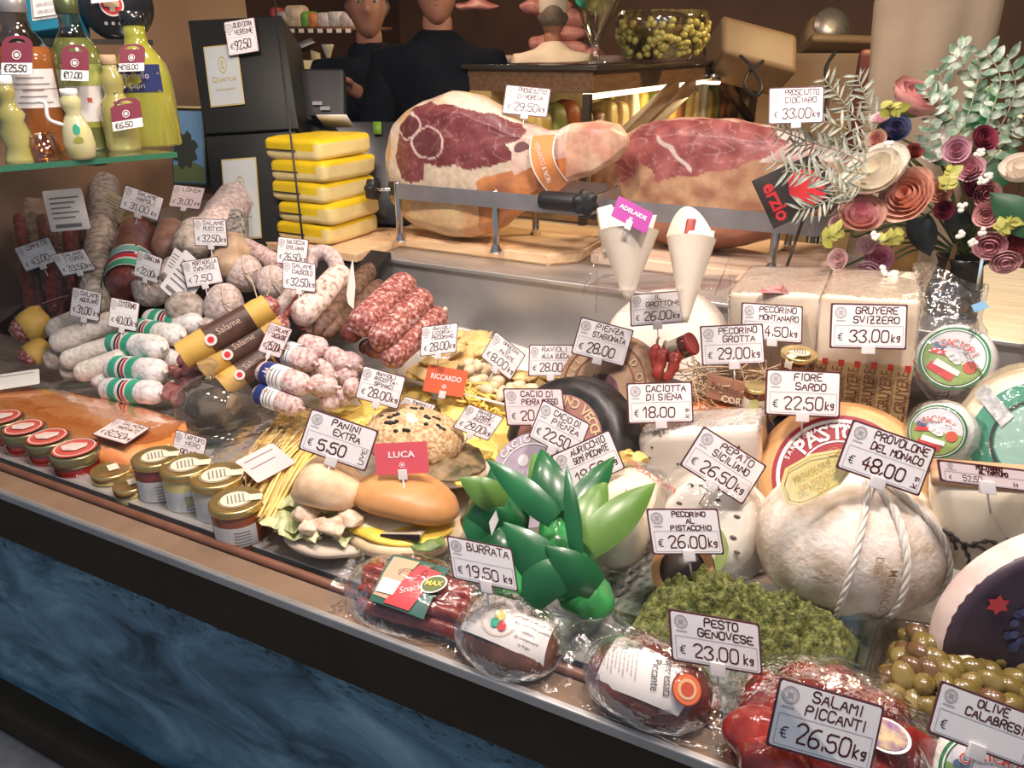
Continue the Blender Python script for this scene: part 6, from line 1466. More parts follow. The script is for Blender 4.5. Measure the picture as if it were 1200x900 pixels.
# maroon neck tags with price
maroon = mat('maroon_card', (.17, .025, .045), (.2, .035, .055), scale=10, rough=.45)
def neck_tag(label, TL, TR, BL, price, D):
    O, U, W, N = frame(TL, TR, BL, D); t = thing('neck_tag', label, 'price tag', O - W)
    prism_card(O, U, W, N, .001, maroon, 'tag_card', t)
    g = G(); disc(g, O + W * 1.05 + N * 0, U, W, .55, .95, 24, 0, 180, .55) if False else g.grid([[O + W + U * math.cos(a) * k + W * .5 * math.sin(a) * k for k in (.55, .95)] for a in [math.pi * i / 14 for i in range(15)]]); g.build('neck_loop', maroon, t, smooth=False)
    O2 = O - W * .66 + N * .0014; prism_card(O2, U * 1.0, W * .36, N, .001, white_paper, 'price_strip', t)
    r = min(U.length, W.length) * .3; u, w_ = U.normalized(), W.normalized()
    g = G(); disc(g, O + W * .2 + N * .002, u, w_, r * .8, r, 24); disc(g, O + W * .2 + N * .002, u, w_, 0, r * .5, 12); g.build('seal', MATS['label_white'], t, smooth=False)
    g = G(); hand(g, '€' + price, O2, u, w_, -U.length * .8, -W.length * .2, W.length * .42, W.length * .26, N * .001, pen=.07, seed=len(price), fit=U.length * 1.7); g.build('handwriting', black_ink, t, smooth=False)
neck_tag('maroon neck tag reading 25,50 on the amber bottle', (2, 50), (38, 50), (2, 87), '25,50', 1.61)
neck_tag('maroon neck tag reading 17,00 on the green bottle', (72, 60), (104, 61), (72, 94), '17,00', 1.68)
neck_tag('maroon neck tag reading 18,00 on the yellow lemon bottle', (140, 58), (170, 57), (139, 84), '18,00', 1.74)
neck_tag('maroon neck tag reading 6,50 on the small flip top bottle', (129, 125), (164, 119), (133, 154), '6,50', 1.73)
# black gift boxes and the landscape box
boxblk = mat('box_black', (.008, .008, .006), (.014, .014, .01), scale=4, rough=.4, spec=.25); goldp = mat('gold_print', (.50, .38, .14), rough=.4, metal=.5); silver = mat('silver_label', (.42, .45, .44), (.5, .53, .52), scale=4, rough=.35)
for k, (TL, TR, BL, l2, lab_) in enumerate((((220, 24), (330, 18), (240, 157), ((238, 55), (278, 51), (247, 126)), 'upper black gift box with silver label and price card'), ((240, 160), (346, 153), (256, 292), ((259, 187), (300, 184), (266, 282)), 'lower black gift box under the other one, behind the salami'))):
    D = 2.55; O, U, W, N = frame(TL, TR, BL, D); t = thing('gift_box', lab_, 'box', O - W - N * .1)
    if k == 0: G().tube(smooth_path([O + W + U * -.25 - N * .1, O + W * 1.07 - N * .1, O + W + U * .25 - N * .1]), .004, 6).build('handle', black, t)
    G().box(O - N * .12, U, W, N * .12, .004).build('box', boxblk, t)
    O2, U2, W2, N2 = frame(*l2, D - .006); prism_card(O2, U2, W2, N, .001, goldp, 'label_border', t); prism_card(O2 + N * .0012, U2 * .94, W2 * .96, N, .001, silver, 'label', t)
    g = G(); disc(g, O2 + W2 * .35 + N * .003, U2.normalized(), W2.normalized(), .012, .014, 24, k=2.0); disc(g, O2 + W2 * .35 + N * .003, U2.normalized(), W2.normalized(), .003, .005, 16, k=3.0); g.build('label_emblem', goldp, t, smooth=False)
    ptext('Quercia', O2 - W2 * .12 + N * .003, U2.normalized(), W2.normalized(), .025, goldp, t); ptext('extravergine', O2 - W2 * .45 + N * .003, U2.normalized(), W2.normalized(), .012, goldp, t)
O, U, W, N = frame((199, 127), (238, 128), (203, 216), 2.62); t = thing('picture_box', 'box printed with a landscape of a dark tree and blue sky', 'box', O - W)
G().box(O - N * .06, U, W, N * .06, .002).build('box', mat('box_dark_green', (.02, .03, .015), rough=.4), t)
prism_card(O + N * .001, U * .92, W * .94, N, .0005, mat('sky_print', (.06, .14, .26), (.12, .22, .34), scale=4, rough=.35), 'picture_sky', t)
g = G().prism([O + N * .0022 + U * x + W * y for x, y in ((-.9, -.92), (.9, -.92), (.9, -.55), (.3, -.4), (-.9, -.5))], N * .0004); g.build('picture_field', mat('field_print', (.06, .08, .02), rough=.4), t, smooth=False)
g = G(); g.add([O - W * .1 + N * .003 - U * .2] + [O - W * .1 - U * .2 + N * .003 + U * (.62 + .12 * ((i * 5) % 3)) * math.cos(i * .2618) + W * (.40 + .07 * ((i * 7) % 3)) * math.sin(i * .2618) for i in range(24)], [(0, i + 1, (i + 1) % 24 + 1) for i in range(24)]); g.build('picture_tree', mat('tree_print', (.012, .016, .006), rough=.4), t, smooth=False)
G().box(O + W * 1.02 - N * .05, U * 1.05, W * .03, N * .06, .001).build('gold_edge', goldp, t)
# yellow packs on a tan carton
ypaint = mat('yellow_pack', (.9, .9, .9), (1.05, 1.05, 1.05), scale=14, vcol=True, rough=.4, bump=.25, bscale=20)
zb = .262; cr = P(388, 290, ('z', zb)); y0 = cr.y; xl = P(324, 284, ('y', y0)).x; y1 = P(437, 272, ('z', zb)).y + .03
o = G().box(((xl + cr.x) / 2 + .03, (y0 + y1) / 2 + .02, .246), ((cr.x - xl) / 2 + .09, 0, 0), (0, (y1 - y0) / 2 + .05, 0), (0, 0, .014), .004).build('wooden_board', wood_board); tag(o, 'flat tan board under the stack of yellow packs', 'board')
hh = .066
def brick(c, hx, hy, hz, r):
    rows = []; e = lambda x: math.copysign(abs(x) ** .2, x)
    for i in range(27):
        u = lerp(-1, 1, i / 26); q = max(0, (abs(u) - .45) / .55); ins = r * (1 - math.sqrt(max(0, 1 - q * q)))
        rows.append([c + V(((hx - ins) * e(math.cos(a)), (hy - ins) * e(math.sin(a)), hz * u)) for a in [2 * math.pi * (j + .5) / 96 for j in range(96)]])
    top = [[c + (p - c) * k + V((0, 0, hz * (1 - k) * 1.0 + .006 * (1 - k))) for p in rows[-1]] for k in (.6, .25, .01)]
    return G().grid(rows + top, True, True)
for k in range(5):
    z = zb + hh * k; dx = (-.004, .01, -.006, .002, -.012)[k]
    g = G().box(((xl + cr.x) / 2 + dx, (y0 + y1) / 2, z + hh / 2), ((cr.x - xl) / 2, 0, 0), (0, (y1 - y0) / 2, 0), (0, 0, hh / 2 * .97), .022).rough(.006, 11, k)
    wh = ('lowest of the stack', 'second from the board', 'middle of the stack', 'second from the top', 'topmost of the stack')[k]
    t = thing('yellow_pack', 'plump yellow and cream food pack, ' + wh, 'food pack', ((xl + cr.x) / 2, (y0 + y1) / 2, z), 'yellow packs')
    g = G()
    # finer rounded brick so that the print has a clean edge
    for_ = brick(V(((xl + cr.x) / 2 + dx, (y0 + y1) / 2, z + hh / 2)), (cr.x - xl) / 2, (y1 - y0) / 2, hh / 2, .02).rough(.006, 13, k)
    zz = z + hh * .52; xx = (xl + cr.x) / 2
    for_.build('pack_body', ypaint, t, col=lambda v: (.78, .54, .01) if (v.z > z + hh * (.42 if v.x < cr.x - .035 else .78)) else (.80, .64, .28))
    for s in (0,):
        G().box((xl + (cr.x - xl) * .28, y0 - .001, z + hh * .45), ((cr.x - xl) * .26, 0, 0), (0, .0012, 0), (0, 0, .002)).build('seam_line', black_ink, t, smooth=False)
t = G().tube([P(318, -30, 2.28), P(343, 180, 2.24), P(357, 300, 2.2)], .0035, 6).build('hanging_wire', black); tag(t, 'thin black wire hanging in front of the yellow packs', 'wire')
o = G().box(P(452, 215, 2.95) + V((0, 0, -.2)), _rt * .16, V((0, .12, 0)), V((0, 0, .36)), .004).build('carton', mat('carton_tan', (.34, .2, .08), (.4, .25, .11), scale=4, rough=.6)); tag(o, 'plain tan carton behind the first ham stand', 'carton')
# till counter with black monitor, seen behind the boxes
def boxw(name, label, cat, TL, TR, BL, D, deep, m, bev=.006, floor=None, part=None):
    O, U, W, N = frame(TL, TR, BL, D); c = O - N * deep / 2
    g = G().box(c, U, W, N * deep / 2, bev); o = g.build(name, m); tag(o, label, cat); return o, O, U, W, N
boxw('till_counter', 'black till counter behind the gift boxes', 'counter', (312, 141), (486, 142), (330, 262), 2.75, .2, black_gloss)
o, O, U, W, N = boxw('till_monitor', 'black till monitor seen from behind with small labels', 'monitor', (350, 80), (402, 80), (352, 141), 2.72, .06, black, .01)
G().box(O - W * 1.0, U * .4, W * .05, N * .06, .004).build('monitor_foot', black, o)
for x, y in ((372, 121), (381, 127)): G().box(P(x, y, 2.71), U * .22, W * .07, N * .001).build('label', mat('label_grey', (.25, .24, .24), rough=.5), o, smooth=False)
o = G().box(P(393, 142, 2.66), U * .65, W * .02, N * .06).build('paper_pad', white_paper); tag(o, 'white paper pad lying on the black till counter', 'paper')
o = G().box(P(442, 150, 2.735), U * .19, W * .24, N * .001).build('green_note', mat('green_note', (.12, .26, .02), rough=.6)); tag(o, 'small green note stuck to the till counter', 'note')
o, O, U, W, N = boxw('card_reader', 'dark card terminal tilted on its stand by the till', 'card terminal', (346, 50), (364, 42), (352, 58), 2.85, .03, dark_steel); G().tube([P(352, 56, 2.87), P(352, 141, 2.82)], .008, 8).build('stand', dark_steel, o)
# wall shelf with packets at the far back
zs_ = P(380, 33, 5.2).z; o = G().box(P(375, 34, 5.2), _rt * .42, V((0, .12, 0)), (0, 0, .012)).build('wall_shelf', mat('shelf_brown', (.16, .07, .035), rough=.5)); tag(o, 'brown wall shelf with packets far behind the till', 'shelf')
for i in range(7): G().box(P(342 + i * 11, 36, 5.07), _rt * .016, (0, .002, 0), (0, 0, .012)).build('price_strip', white_paper, o, smooth=False)
for i, (x, w_, h_, cc_) in enumerate(((327, 5, 22, (.35, .03, .03)), (336, 7, 18, (.35, .3, .28)), (350, 11, 24, (.5, .4, .3)), (364, 7, 18, (.12, .3, .03)), (372, 7, 16, (.45, .15, .03)), (384, 8, 17, (.45, .4, .4)), (397, 8, 18, (.4, .38, .4)), (410, 8, 16, (.38, .34, .36)))):
    q = P(x, 33, 5.18); k = 5.18 / FPX
    m_ = mat('packet%d' % i, cc_, tuple(min(1, a * 1.7 + .05) for a in cc_), scale=24, rough=.5)
    o = G().blob(q + V((0, 0, h_ * k / 2)), _rt * w_ * k, V((0, .05, 0)), (0, 0, h_ * k / 2), .45, 24, 12).rough(.006, 12, i).build('food_packet', m_); tag(o, ('red', 'grey', 'large cream', 'green topped', 'orange', 'pale striped', 'pale round', 'small pale')[i] + ' food packet on the far wall shelf', 'packet', 'packets on the far wall shelf')
q_ = P(372, 76, 3.9); o = bx(q_.x - .3, q_.x + .3, q_.y - .1, q_.y + .25, -.735, q_.z - .0225, .01).build('side_counter', wood_d if 'dark_oak' in MATS and False else mat('side_brown', (.09, .045, .025), rough=.5)); tag(o, 'brown side counter carrying the pale yellow dish', 'counter')
o = G().box(P(372, 76, 3.9), _rt * .075, V((0, .08, 0)), (0, 0, .022), .004).build('lit_dish', mat('lit_dish', (.75, .62, .25), (.8, .7, .4), scale=30, rough=.4)); tag(o, 'pale yellow dish with a price card behind the monitor', 'dish')  # yellow lamplight is put into the dish's base colour
o = G().box(P(370, 66, 3.85), (_rt * .9 + V((0, 0, -.3))).normalized() * .024, V((0, 0, 1)) * .022, V((0, .001, 0))).build('price_card', mat('seal_cream2', (.7, .6, .3), rough=.5)); tag(o, 'tilted cream card standing on the pale yellow dish', 'price tag')
p = P(386, 78, 3.85); o = G().lathe([(.028, 0), (.03, .004), (.008, .02), (.008, .035), (.02, .07), (.032, .10), (.03, .102), (0, .06)], p, n=20).build('small_vase', mat('vase_pale', (.5, .45, .3), rough=.2)); tag(o, 'small pale footed vase beside the lit dish', 'vase')
# glazed shop counter on the right, running away from the window
XC = -1.08; wood_d = mat('dark_oak', (.10, .052, .022), (.16, .085, .04), scale=8, rough=.4, stretch=(8, 1, 8)); brass = mat('brass_bar', (.26, .16, .06), (.34, .22, .09), scale=9, rough=.35, metal=.6)
t = thing('shop_counter', 'long wooden shop counter with dark top and diagonal struts behind the hams', 'counter', (-1.33, 4.7, -.735))
bx(-1.62, XC + .02, 2.78, 6.9, .778, .795, .003).build('counter_top', mat('top_dark', (.035, .028, .02), rough=.15, coat=.6), t)
bx(-1.6, XC, 2.8, 6.9, .70, .778).build('apron', wood_d, t, smooth=False)
bx(-1.6, -1.5, 2.8, 6.9, -.735, .70).build('back_panel', mat('counter_back', (.36, .24, .07), (.5, .36, .12), scale=4, rough=.6), t, smooth=False)
bx(-1.6, XC, 2.8, 6.9, .20, .23).build('lower_shelf', wood_d, t, smooth=False)
for a, b in (((792, 100), (700, 190)), ((812, 98), (715, 195)), ((838, 84), (905, 175)), ((930, 96), (860, 170)), ((950, 92), (880, 170)), ((985, 86), (930, 130))):
    p0, p1 = P(*a, ('x', XC)), P(*b, ('x', XC)); G().box((p0 + p1) / 2, (p1 - p0) / 2, V((.018, 0, 0)), (p1 - p0).cross(V((1, 0, 0))).normalized() * .03, .004).build('strut', wood_d, t)
for x in (897, 690):
    p0 = P(x, 72, ('x', XC)); G().box(V((XC, p0.y, -.02)), (.014, 0, 0), (0, .014, 0), (0, 0, .72)).build('post', dark_steel, t, smooth=False)
rnd = random.Random(12); pal = [(.55, .38, .08), (.62, .48, .16), (.5, .14, .04), (.55, .5, .4), (.22, .09, .03), (.3, .32, .08), (.6, .42, .2), (.4, .22, .06)]
for i in range(24):
    y = 2.95 + i * .15 * (1 + i * .012); cc_ = pal[(i * 5) % 8]; hgt = rnd.uniform(.36, .45)
    m_ = mat('tall_packet%d' % ((i * 5) % 8), cc_, tuple(min(1, a * 1.5) for a in cc_), scale=9, rough=.35, stretch=(6, 6, .4))
    o = G().blob((-1.38, y, .23 + hgt / 2), (.06, 0, 0), (0, .06, 0), (0, 0, hgt / 2), .4, 20, 12).rough(.008, 14, i).build('tall_packet', m_); tag(o, 'tall bright food packet standing inside the wooden shop counter', 'packet', 'tall packets in the shop counter')
for k, (x, y, l) in enumerate(((836, 96, 'first'), (932, 90, 'second'))):
    p = P(x, y, ('x', XC + .02)); t = thing('counter_spot', 'small lit round spotlight under the counter top, ' + ('beside the bowl' if k == 0 else 'above the CIOCIARO card'), 'lamp', p, None)
    G().lathe([(.035, 0), (.045, .01), (.045, .04), (.03, .06), (0, .06)], p, (0, 0, 1), 24).build('spot_housing', chrome, t)
    G().lathe([(0, -.012), (.036, -.012), (.040, 0), (.0, .001)], p, (0, 0, 1), 24).build('lit_lens', mat('lit_lens', (1, .85, .6), emit=6), t)
    lamp('spot_light', p + V((-.06, 0, -.03)), p + V((-.25, 0.1, -.45)), 16, .03, (1, .68, .32), 'SPOT', spot=120)
o = bx(-1.16, -1.12, 2.9, 5.6, .672, .70, .008).build('fill_strip', mat('fill_strip_glow', (1, .82, .5), emit=3)); tag(o, 'lit strip lamp under the top of the wooden shop counter', 'lamp')  # glowing strip added to brighten the packets inside the counter
l_ = lamp('fill_strip_light', (-1.14, 4.1, .665), (-1.36, 4.1, .2), 22, 2.4, (1, .74, .38)); l_.data.shape = 'RECTANGLE'; l_.data.size = .06; l_.data.size_y = 2.6; l_.rotation_euler = (V((-1.36, 4.1, .2)) - V((-1.14, 4.1, .665))).to_track_quat('-Z', 'Y').to_euler()  # added fill light for the dark inside of the counter
# things on the shop counter
ZT = .797
def on(px, py):
    q = P(px, py, ('x', -1.3)); return V((q.x, q.y, ZT))
c = P(775, 44, 3.3); r = 54 * 3.3 / FPX; base = V((c.x, c.y, ZT))
bowl_h = .20
t = thing('glass_bowl', 'big glass bowl of green olives on the shop counter', 'bowl', base)
G().lathe([(.09, 0), (.12, .006), (r * .8, bowl_h * .3), (r * .98, bowl_h * .62), (r, bowl_h * .8), (r * .97, bowl_h), (r * .95, bowl_h), (r * .97, bowl_h * .8), (r * .95, bowl_h * .6), (r * .77, bowl_h * .32), (.08, .012)], base, n=40).build('bowl', film('bowl_glass', tint=(.95, .93, .85), amount=.06, rough=.05, bump=0, blend=.4), t)
G().lathe([(0, .014), (r * .7, bowl_h * .28), (r * .9, bowl_h * .6), (r * .92, bowl_h * .72), (0, bowl_h * .72)], base, n=32).build('brine', mat('brine', (.16, .12, .02), (.26, .2, .04), scale=20, rough=.3), t)
pr0 = None; rnd = random.Random(2)
for k in range(110):
    an = rnd.uniform(-2.6, .4); zz = rnd.uniform(.12, .80); rr = r * (.955 if zz > .5 else .66 + .60 * zz)
    if pr0 is None: o = pr0 = G().blob((0, 0, 0), (.017, 0, 0), (0, .014, 0), (0, 0, .014), nu=12, nv=8).build('olive', mat('bowl_olive', (.30, .26, .05), (.42, .36, .10), scale=20, rough=.3))
    else: o = pr0.copy(); COL.objects.link(o)
    o.location = base + V((math.cos(an) * rr, math.sin(an) * rr, bowl_h * zz)); o.rotation_euler = (rnd.uniform(0, 3), rnd.uniform(0, 3), 0); tag(o, 'green olive in the big glass bowl on the shop counter', 'olive', 'olives in the glass bowl')
base = V((P(697, 72, 2.98).x, P(697, 72, 2.98).y, ZT)); t = thing('cone_vase', 'tall cone shaped glass of mixed pickles on the shop counter', 'glass vase', base)
G().lathe([(.075, 0), (.078, .004), (.02, .014), (.014, .05), (.02, .075), (.06, .16), (.15, .36), (.17, .40), (.165, .40), (.055, .165), (0, .085)], base, n=32).build('vase', film('bowl_glass'), t)
for k, (dx, dz, m_) in enumerate(((-.05, .22, green_band), (.0, .2, olm_ if False else mat('pickle_green', (.2, .24, .05), (.35, .38, .12), scale=20, rough=.3)), (.05, .24, mat('pickle_green', ())), (-.02, .27, cred_ if False else mat('pickle_red', (.4, .06, .03), rough=.3)), (.06, .3, mat('pickle_red', ())), (-.07, .3, mat('pickle_green', ())), (.0, .33, mat('pickle_dark', (.06, .05, .05), rough=.4)), (.08, .34, mat('pickle_green', ())), (-.1, .36, mat('pickle_pale', (.5, .45, .3), rough=.4)), (.02, .38, mat('pickle_pale', ())))):
    o = G().blob(base + V((dx * .8, dx * .3 - .02, dz)), (.034, 0, 0), (0, .03, 0), (0, 0, .03)).rough(.012, 20, k).build('pickle', m_); tag(o, 'mixed pickle piece in the cone shaped glass', 'pickle', 'pickles in the cone glass')
o = G().box(on(880, 62) + V((0, 0, .012)), V((.11, 0, 0)), V((0, .2, 0)), (0, 0, .012), .004).build('dark_tray', mat('tray_dark', (.03, .02, .018), rough=.3)); tag(o, 'dark tray of black olives on the shop counter', 'tray')
p = on(838, 66); o = G().lathe([(.05, 0), (.06, .004), (.11, .06), (.105, .06), (.05, .012), (0, .01)], p, n=28).build('glass_dish', film('bowl_glass')); tag(o, 'low glass dish with serving tongs on the counter', 'dish')
o = G().tube([p + V((0, 0, .04)), p + V((.16, .2, .11))], .006, 8).build('serving_spoon', steel); tag(o, 'metal serving spoon sticking out of the low glass dish', 'spoon')
mach = mat('machine_beige', (.20, .13, .07), (.26, .18, .10), scale=3, rough=.5)
o, O, U, W, N = boxw('weighing_scale', 'boxy beige shop scale with a sloping top, over the hams', 'scale', (846, 16), (935, 40), (846, 62), 4.0, .35, mach, .03)
o, O, U, W, N = boxw('slicing_machine', 'rounded beige slicing machine beside the paper sack', 'slicing machine', (950, 12), (1002, 14), (946, 54), 4.6, .3, mach, .08); bx(O.x - .35, O.x + .4, O.y - .2, O.y + .4, -.735, (O - W * 1.34).z, .01).build('machine_stand', mach, o); G().box(O - W * 1.1 + U * .3, U * 1.5, W * .22, N * .15, .02).build('machine_base', mach, o); G().lathe([(.0, 0), (.10, 0), (.105, .006), (.02, .012), (0, .012)], O + W * .2, N, 40).build('blade', steel, o)
o = G().tube(smooth_path([P(868, 66, 3.5), P(880, 78, 3.3), P(892, 100, 3.2), P(886, 112, 3.2), P(872, 100, 3.25), P(880, 82, 3.3), P(894, 72, 3.4)], 8), .008, 8).build('black_cable', black); tag(o, 'black cable looping down from the shop counter', 'cable')
o = G().tube(smooth_path([P(978, 62, 3.7), P(968, 80, 3.6), P(970, 110, 3.5), P(966, 140, 3.4)], 8), .009, 8).build('black_cable', black); tag(o, 'black cable hanging above the grey green sprigs', 'cable')
# pink meats of the far counter and tray
mt = mat('pink_meat', (.42, .12, .12), (.62, .34, .32), scale=9, rough=.4)
for k, (x, y, w_, h_) in enumerate(((640, 8, 30, 12), (664, 22, 26, 10), (668, 40, 22, 9), (672, 56, 18, 8), (640, 50, 20, 9), (560, 6, 26, 6), (690, 66, 14, 8))):
    p = P(x, y, 5.6); kk = 5.6 / FPX; o = G().blob(p, _rt * w_ * kk, V((0, .1, 0)), (0, 0, h_ * kk)).rough(.03, 9, k).build('meat_cut', mt); tag(o, 'pink meat cut in the far counter ' + ('at the picture top', 'under the topmost cut', 'beside the white shirt', 'below the white shirt side', 'hidden by the white shirt', 'behind the men', 'near the cone glass foot')[k], 'meat')
o = G().box(P(650, 70, 5.6), _rt * .5, V((0, .25, 0)), (0, 0, .03)).build('meat_counter', mat('counter_white', (.4, .3, .3), rough=.4)); tag(o, 'far meat counter behind the white shirted worker', 'counter')
# paper sack and red chair back at the right
p = P(1090, 150, 2.35); rows = []
for i in range(24):
    v_ = i / 23; z = lerp(-.4, 1.35, v_); row = []
    for j in range(40):
        a = 2 * math.pi * j / 40; rr = (.150 + .016 * math.sin(a * 5 + v_ * 4)) * (1 + .05 * math.sin(v_ * 9))
        row.append(V((p.x + math.cos(a) * rr - .06 * v_, p.y + math.sin(a) * rr * .7, z)))
    rows.append(row)
t = G().grid(rows, True, True, True).rough(.02, 5, 4).build('paper_sack', mat('sack_paper', (.30, .225, .15), (.38, .29, .20), scale=5, rough=.75, bump=.3, bscale=12)); tag(t, 'tall creased beige paper sack standing behind the flowers', 'sack')
q_ = P(1022, 135, 3.3); cm = mat('chair_red', (.10, .02, .014), rough=.6); t = thing('bar_chair', 'dark red high chair beside the beige paper sack', 'chair', (q_.x, q_.y - .2, -.735))
G().box(q_, _rt * .10, V((0, .03, 0)), V((0, 0, .26)), .03).build('backrest', cm, t); G().box(q_ + V((0, -.2, -.36)), _rt * .18, V((0, .2, 0)), V((0, 0, .04)), .03).build('seat', cm, t)
for sx in (-.15, .15):
    for sy in (-.36, -.04): p_ = q_ + _rt * sx + V((0, sy, 0)); G().tube([V((p_.x, p_.y, q_.z - .36)), V((p_.x, p_.y, -.735))], .014, 8).build('leg', dark_steel, t)
# ---------------------------------------------------------------- people behind the counter
def skin_mesh(verts, edges, radii, sub=2):
    me = bpy.data.meshes.new('skin_tmp'); me.from_pydata(verts, edges, []); ob = bpy.data.objects.new('skin_tmp', me); COL.objects.link(ob)
    md = ob.modifiers.new('s', 'SKIN'); sv = me.skin_vertices[0].data
    for i, r in enumerate(radii): sv[i].radius = (r, r) if not isinstance(r, tuple) else r; sv[i].use_root = (i == 0)
    md.use_smooth_shade = True
    m2 = ob.modifiers.new('u', 'SUBSURF'); m2.levels = sub; m2.render_levels = sub
    dg = bpy.context.evaluated_depsgraph_get(); ev = bpy.data.meshes.new_from_object(ob.evaluated_get(dg))
    g = G().add([v.co.copy() for v in ev.vertices], [tuple(p.vertices) for p in ev.polygons])
    bpy.data.objects.remove(ob); bpy.data.meshes.remove(me); bpy.data.meshes.remove(ev); return g
def head_mesh(nu=44, nv=34):
    rows = []; gs = lambda x, y, cx, cy, s: math.exp(-((x - cx) ** 2 + (y - cy) ** 2) / (2 * s * s))
    for i in range(nv + 1):
        th = -math.pi / 2 + math.pi * i / nv; row = []
        for j in range(nu):
            a = 2 * math.pi * j / nu; x = .075 * math.cos(th) * math.sin(a); y = .096 * math.cos(th) * math.cos(a); z = .118 * math.sin(th)
            if z < -.02:
                t = min(1, (-.02 - z) / .09); x *= 1 - .20 * t; y = y * (1 - .18 * t) + .018 * t
            if y > 0:
                y += .026 * gs(x, z, 0, -.012, .013) + .014 * gs(x, z, 0, .012, .011) - .012 * (gs(x, z, .031, .022, .014) + gs(x, z, -.031, .022, .014)) + .006 * gs(abs(x), z, .028, .042, .016) + .007 * gs(x, z, 0, -.048, .016) - .004 * gs(x, z, 0, -.0535, .006) + .010 * gs(x, z, 0, -.092, .022)
            if abs(x) > .06 and abs(z) < .035: x += math.copysign(.016, x) * gs(y, z, -.008, .0, .016)
            row.append(V((x, y, z)))
        rows.append(row)
    return rows
SEG = []
def person(label, hp, face, skinm, jacket, trousers, hairm, handR=None, handL=None, hat=None, scale=1.0):
    zf = -.735; Hh = hp.z - zf; k = Hh / 1.62; f = V((face[0], face[1], 0)).normalized(); s = V((f.y, -f.x, 0)); o = V((hp.x, hp.y, zf)) - f * .02
    L = lambda x, y, z: o + s * (x * k) + f * (y * k) + V((0, 0, z * k))
    t = thing('person', label, 'person', o)
    vs, es, rs = [], [], []
    def add(p, r, par=None):
        vs.append(p); rs.append(r * k)
        if par is not None: es.append((par, len(vs) - 1))
        return len(vs) - 1
    pel = add(L(0, 0, .93), .10); sp = add(L(0, 0, 1.10), .09, pel); ch = add(L(0, .0, 1.26), .085, sp); nb = add(L(0, -.005, 1.41), .05, ch); nk = add(L(0, .0, 1.50), .060, nb); hb = add(L(0, .012, 1.56), .058, nk)
    cv, ce, cr2 = [L(0, 0, .90), L(0, 0, 1.08), L(0, .005, 1.25), L(0, -.005, 1.37), L(0, -.005, 1.44), L(0, -.002, 1.505)], [(0, 1), (1, 2), (2, 3), (3, 4), (4, 5)], [(.185 * k, .14 * k), (.18 * k, .135 * k), (.20 * k, .15 * k), (.17 * k, .12 * k), (.105 * k, .095 * k), .080 * k]
    for sg, hand in ((1, handL), (-1, handR)):
        wr = hand if hand is not None else L(.25 * sg, .06, .84)
        shp = L(.185 * sg, 0, 1.36); el = L(.255 * sg, -.03, 1.10) if hand is None else L(.27 * sg, .03, 1.10)
        a = add(shp, .03, ch); b = add(el, .03, a); c = add(wr, .028, b)
        d = (wr - el).normalized(); pn = V((0, 0, 1)) if abs(d.z) < .8 else f; sd = d.cross(pn).normalized()
        pm = add(wr + d * .06 * k, .030, c)
        for q, (off, ln) in enumerate(((-.030, .062), (-.010, .075), (.010, .070), (.029, .054))):
            b0 = wr + d * .088 * k + sd * off * k; i0 = add(b0, .0105, pm); i1 = add(b0 + d * ln * .55 * k + pn * -.012 * k, .0092, i0); add(b0 + d * ln * .85 * k + pn * -.034 * k, .0078, i1)
        i0 = add(wr + d * .045 * k - sd * .036 * k, .012, pm); i1 = add(wr + d * .078 * k - sd * .056 * k, .0105, i0); add(wr + d * .105 * k - sd * .052 * k, .009, i1)
        n0 = len(cv); cv += [shp, el, wr - d * .015 * k]; ce += [(3, n0), (n0, n0 + 1), (n0 + 1, n0 + 2)]; cr2 += [.095 * k, .066 * k, .046 * k]
    leg = []
    for sg in (1, -1):
        a = add(L(.095 * sg, 0, .86), .088, pel); b = add(L(.105 * sg, .015, .48), .058, a); c = add(L(.105 * sg, -.01, .09), .038, b); add(L(.11 * sg, .13, .035), .034, c); leg.append((a, b, c))
    g = skin_mesh(vs, es, rs)
    hk = k * 1.0
    hr = [[hp + s * (q.x * hk) + f * (q.y * hk) + V((0, 0, q.z * hk)) for q in row] for row in head_mesh()]
    g.grid(hr, True); b_ = g.build('body', skinm, t)
    skin_mesh(cv, ce, cr2).rough(.006, 12, 3).build('jacket', jacket, t)
    lv = [L(0, 0, .96), L(.095, 0, .84), L(.105, .015, .48), L(.105, -.01, .08), L(-.095, 0, .84), L(-.105, .015, .48), L(-.105, -.01, .08)]
    skin_mesh(lv, [(0, 1), (1, 2), (2, 3), (0, 4), (4, 5), (5, 6)], [.145 * k, .10 * k, .075 * k, .06 * k, .10 * k, .075 * k, .06 * k]).build('trousers', trousers, t)
    for sg in (1, -1): G().blob(L(.108 * sg, .05, .045), s * .045 * k, f * .13 * k, V((0, 0, .045 * k)), .8).build('shoe', black, t)
    hrow = [[hp + s * (q.x * hk * 1.05) + f * (q.y * hk * 1.04 - .004) + V((0, 0, q.z * hk * 1.05 + .003)) for q in row] for row in head_mesh()]
    keep = G()
    keep.grid(hrow, True); keep.f = [fc for fc in keep.f if all(((keep.v[i] - hp).z > .055 * hk or ((keep.v[i] - hp).dot(f) < .02 * hk and (keep.v[i] - hp).z > -.05 * hk)) for i in fc)]
    keep.build('hair', hairm, t)
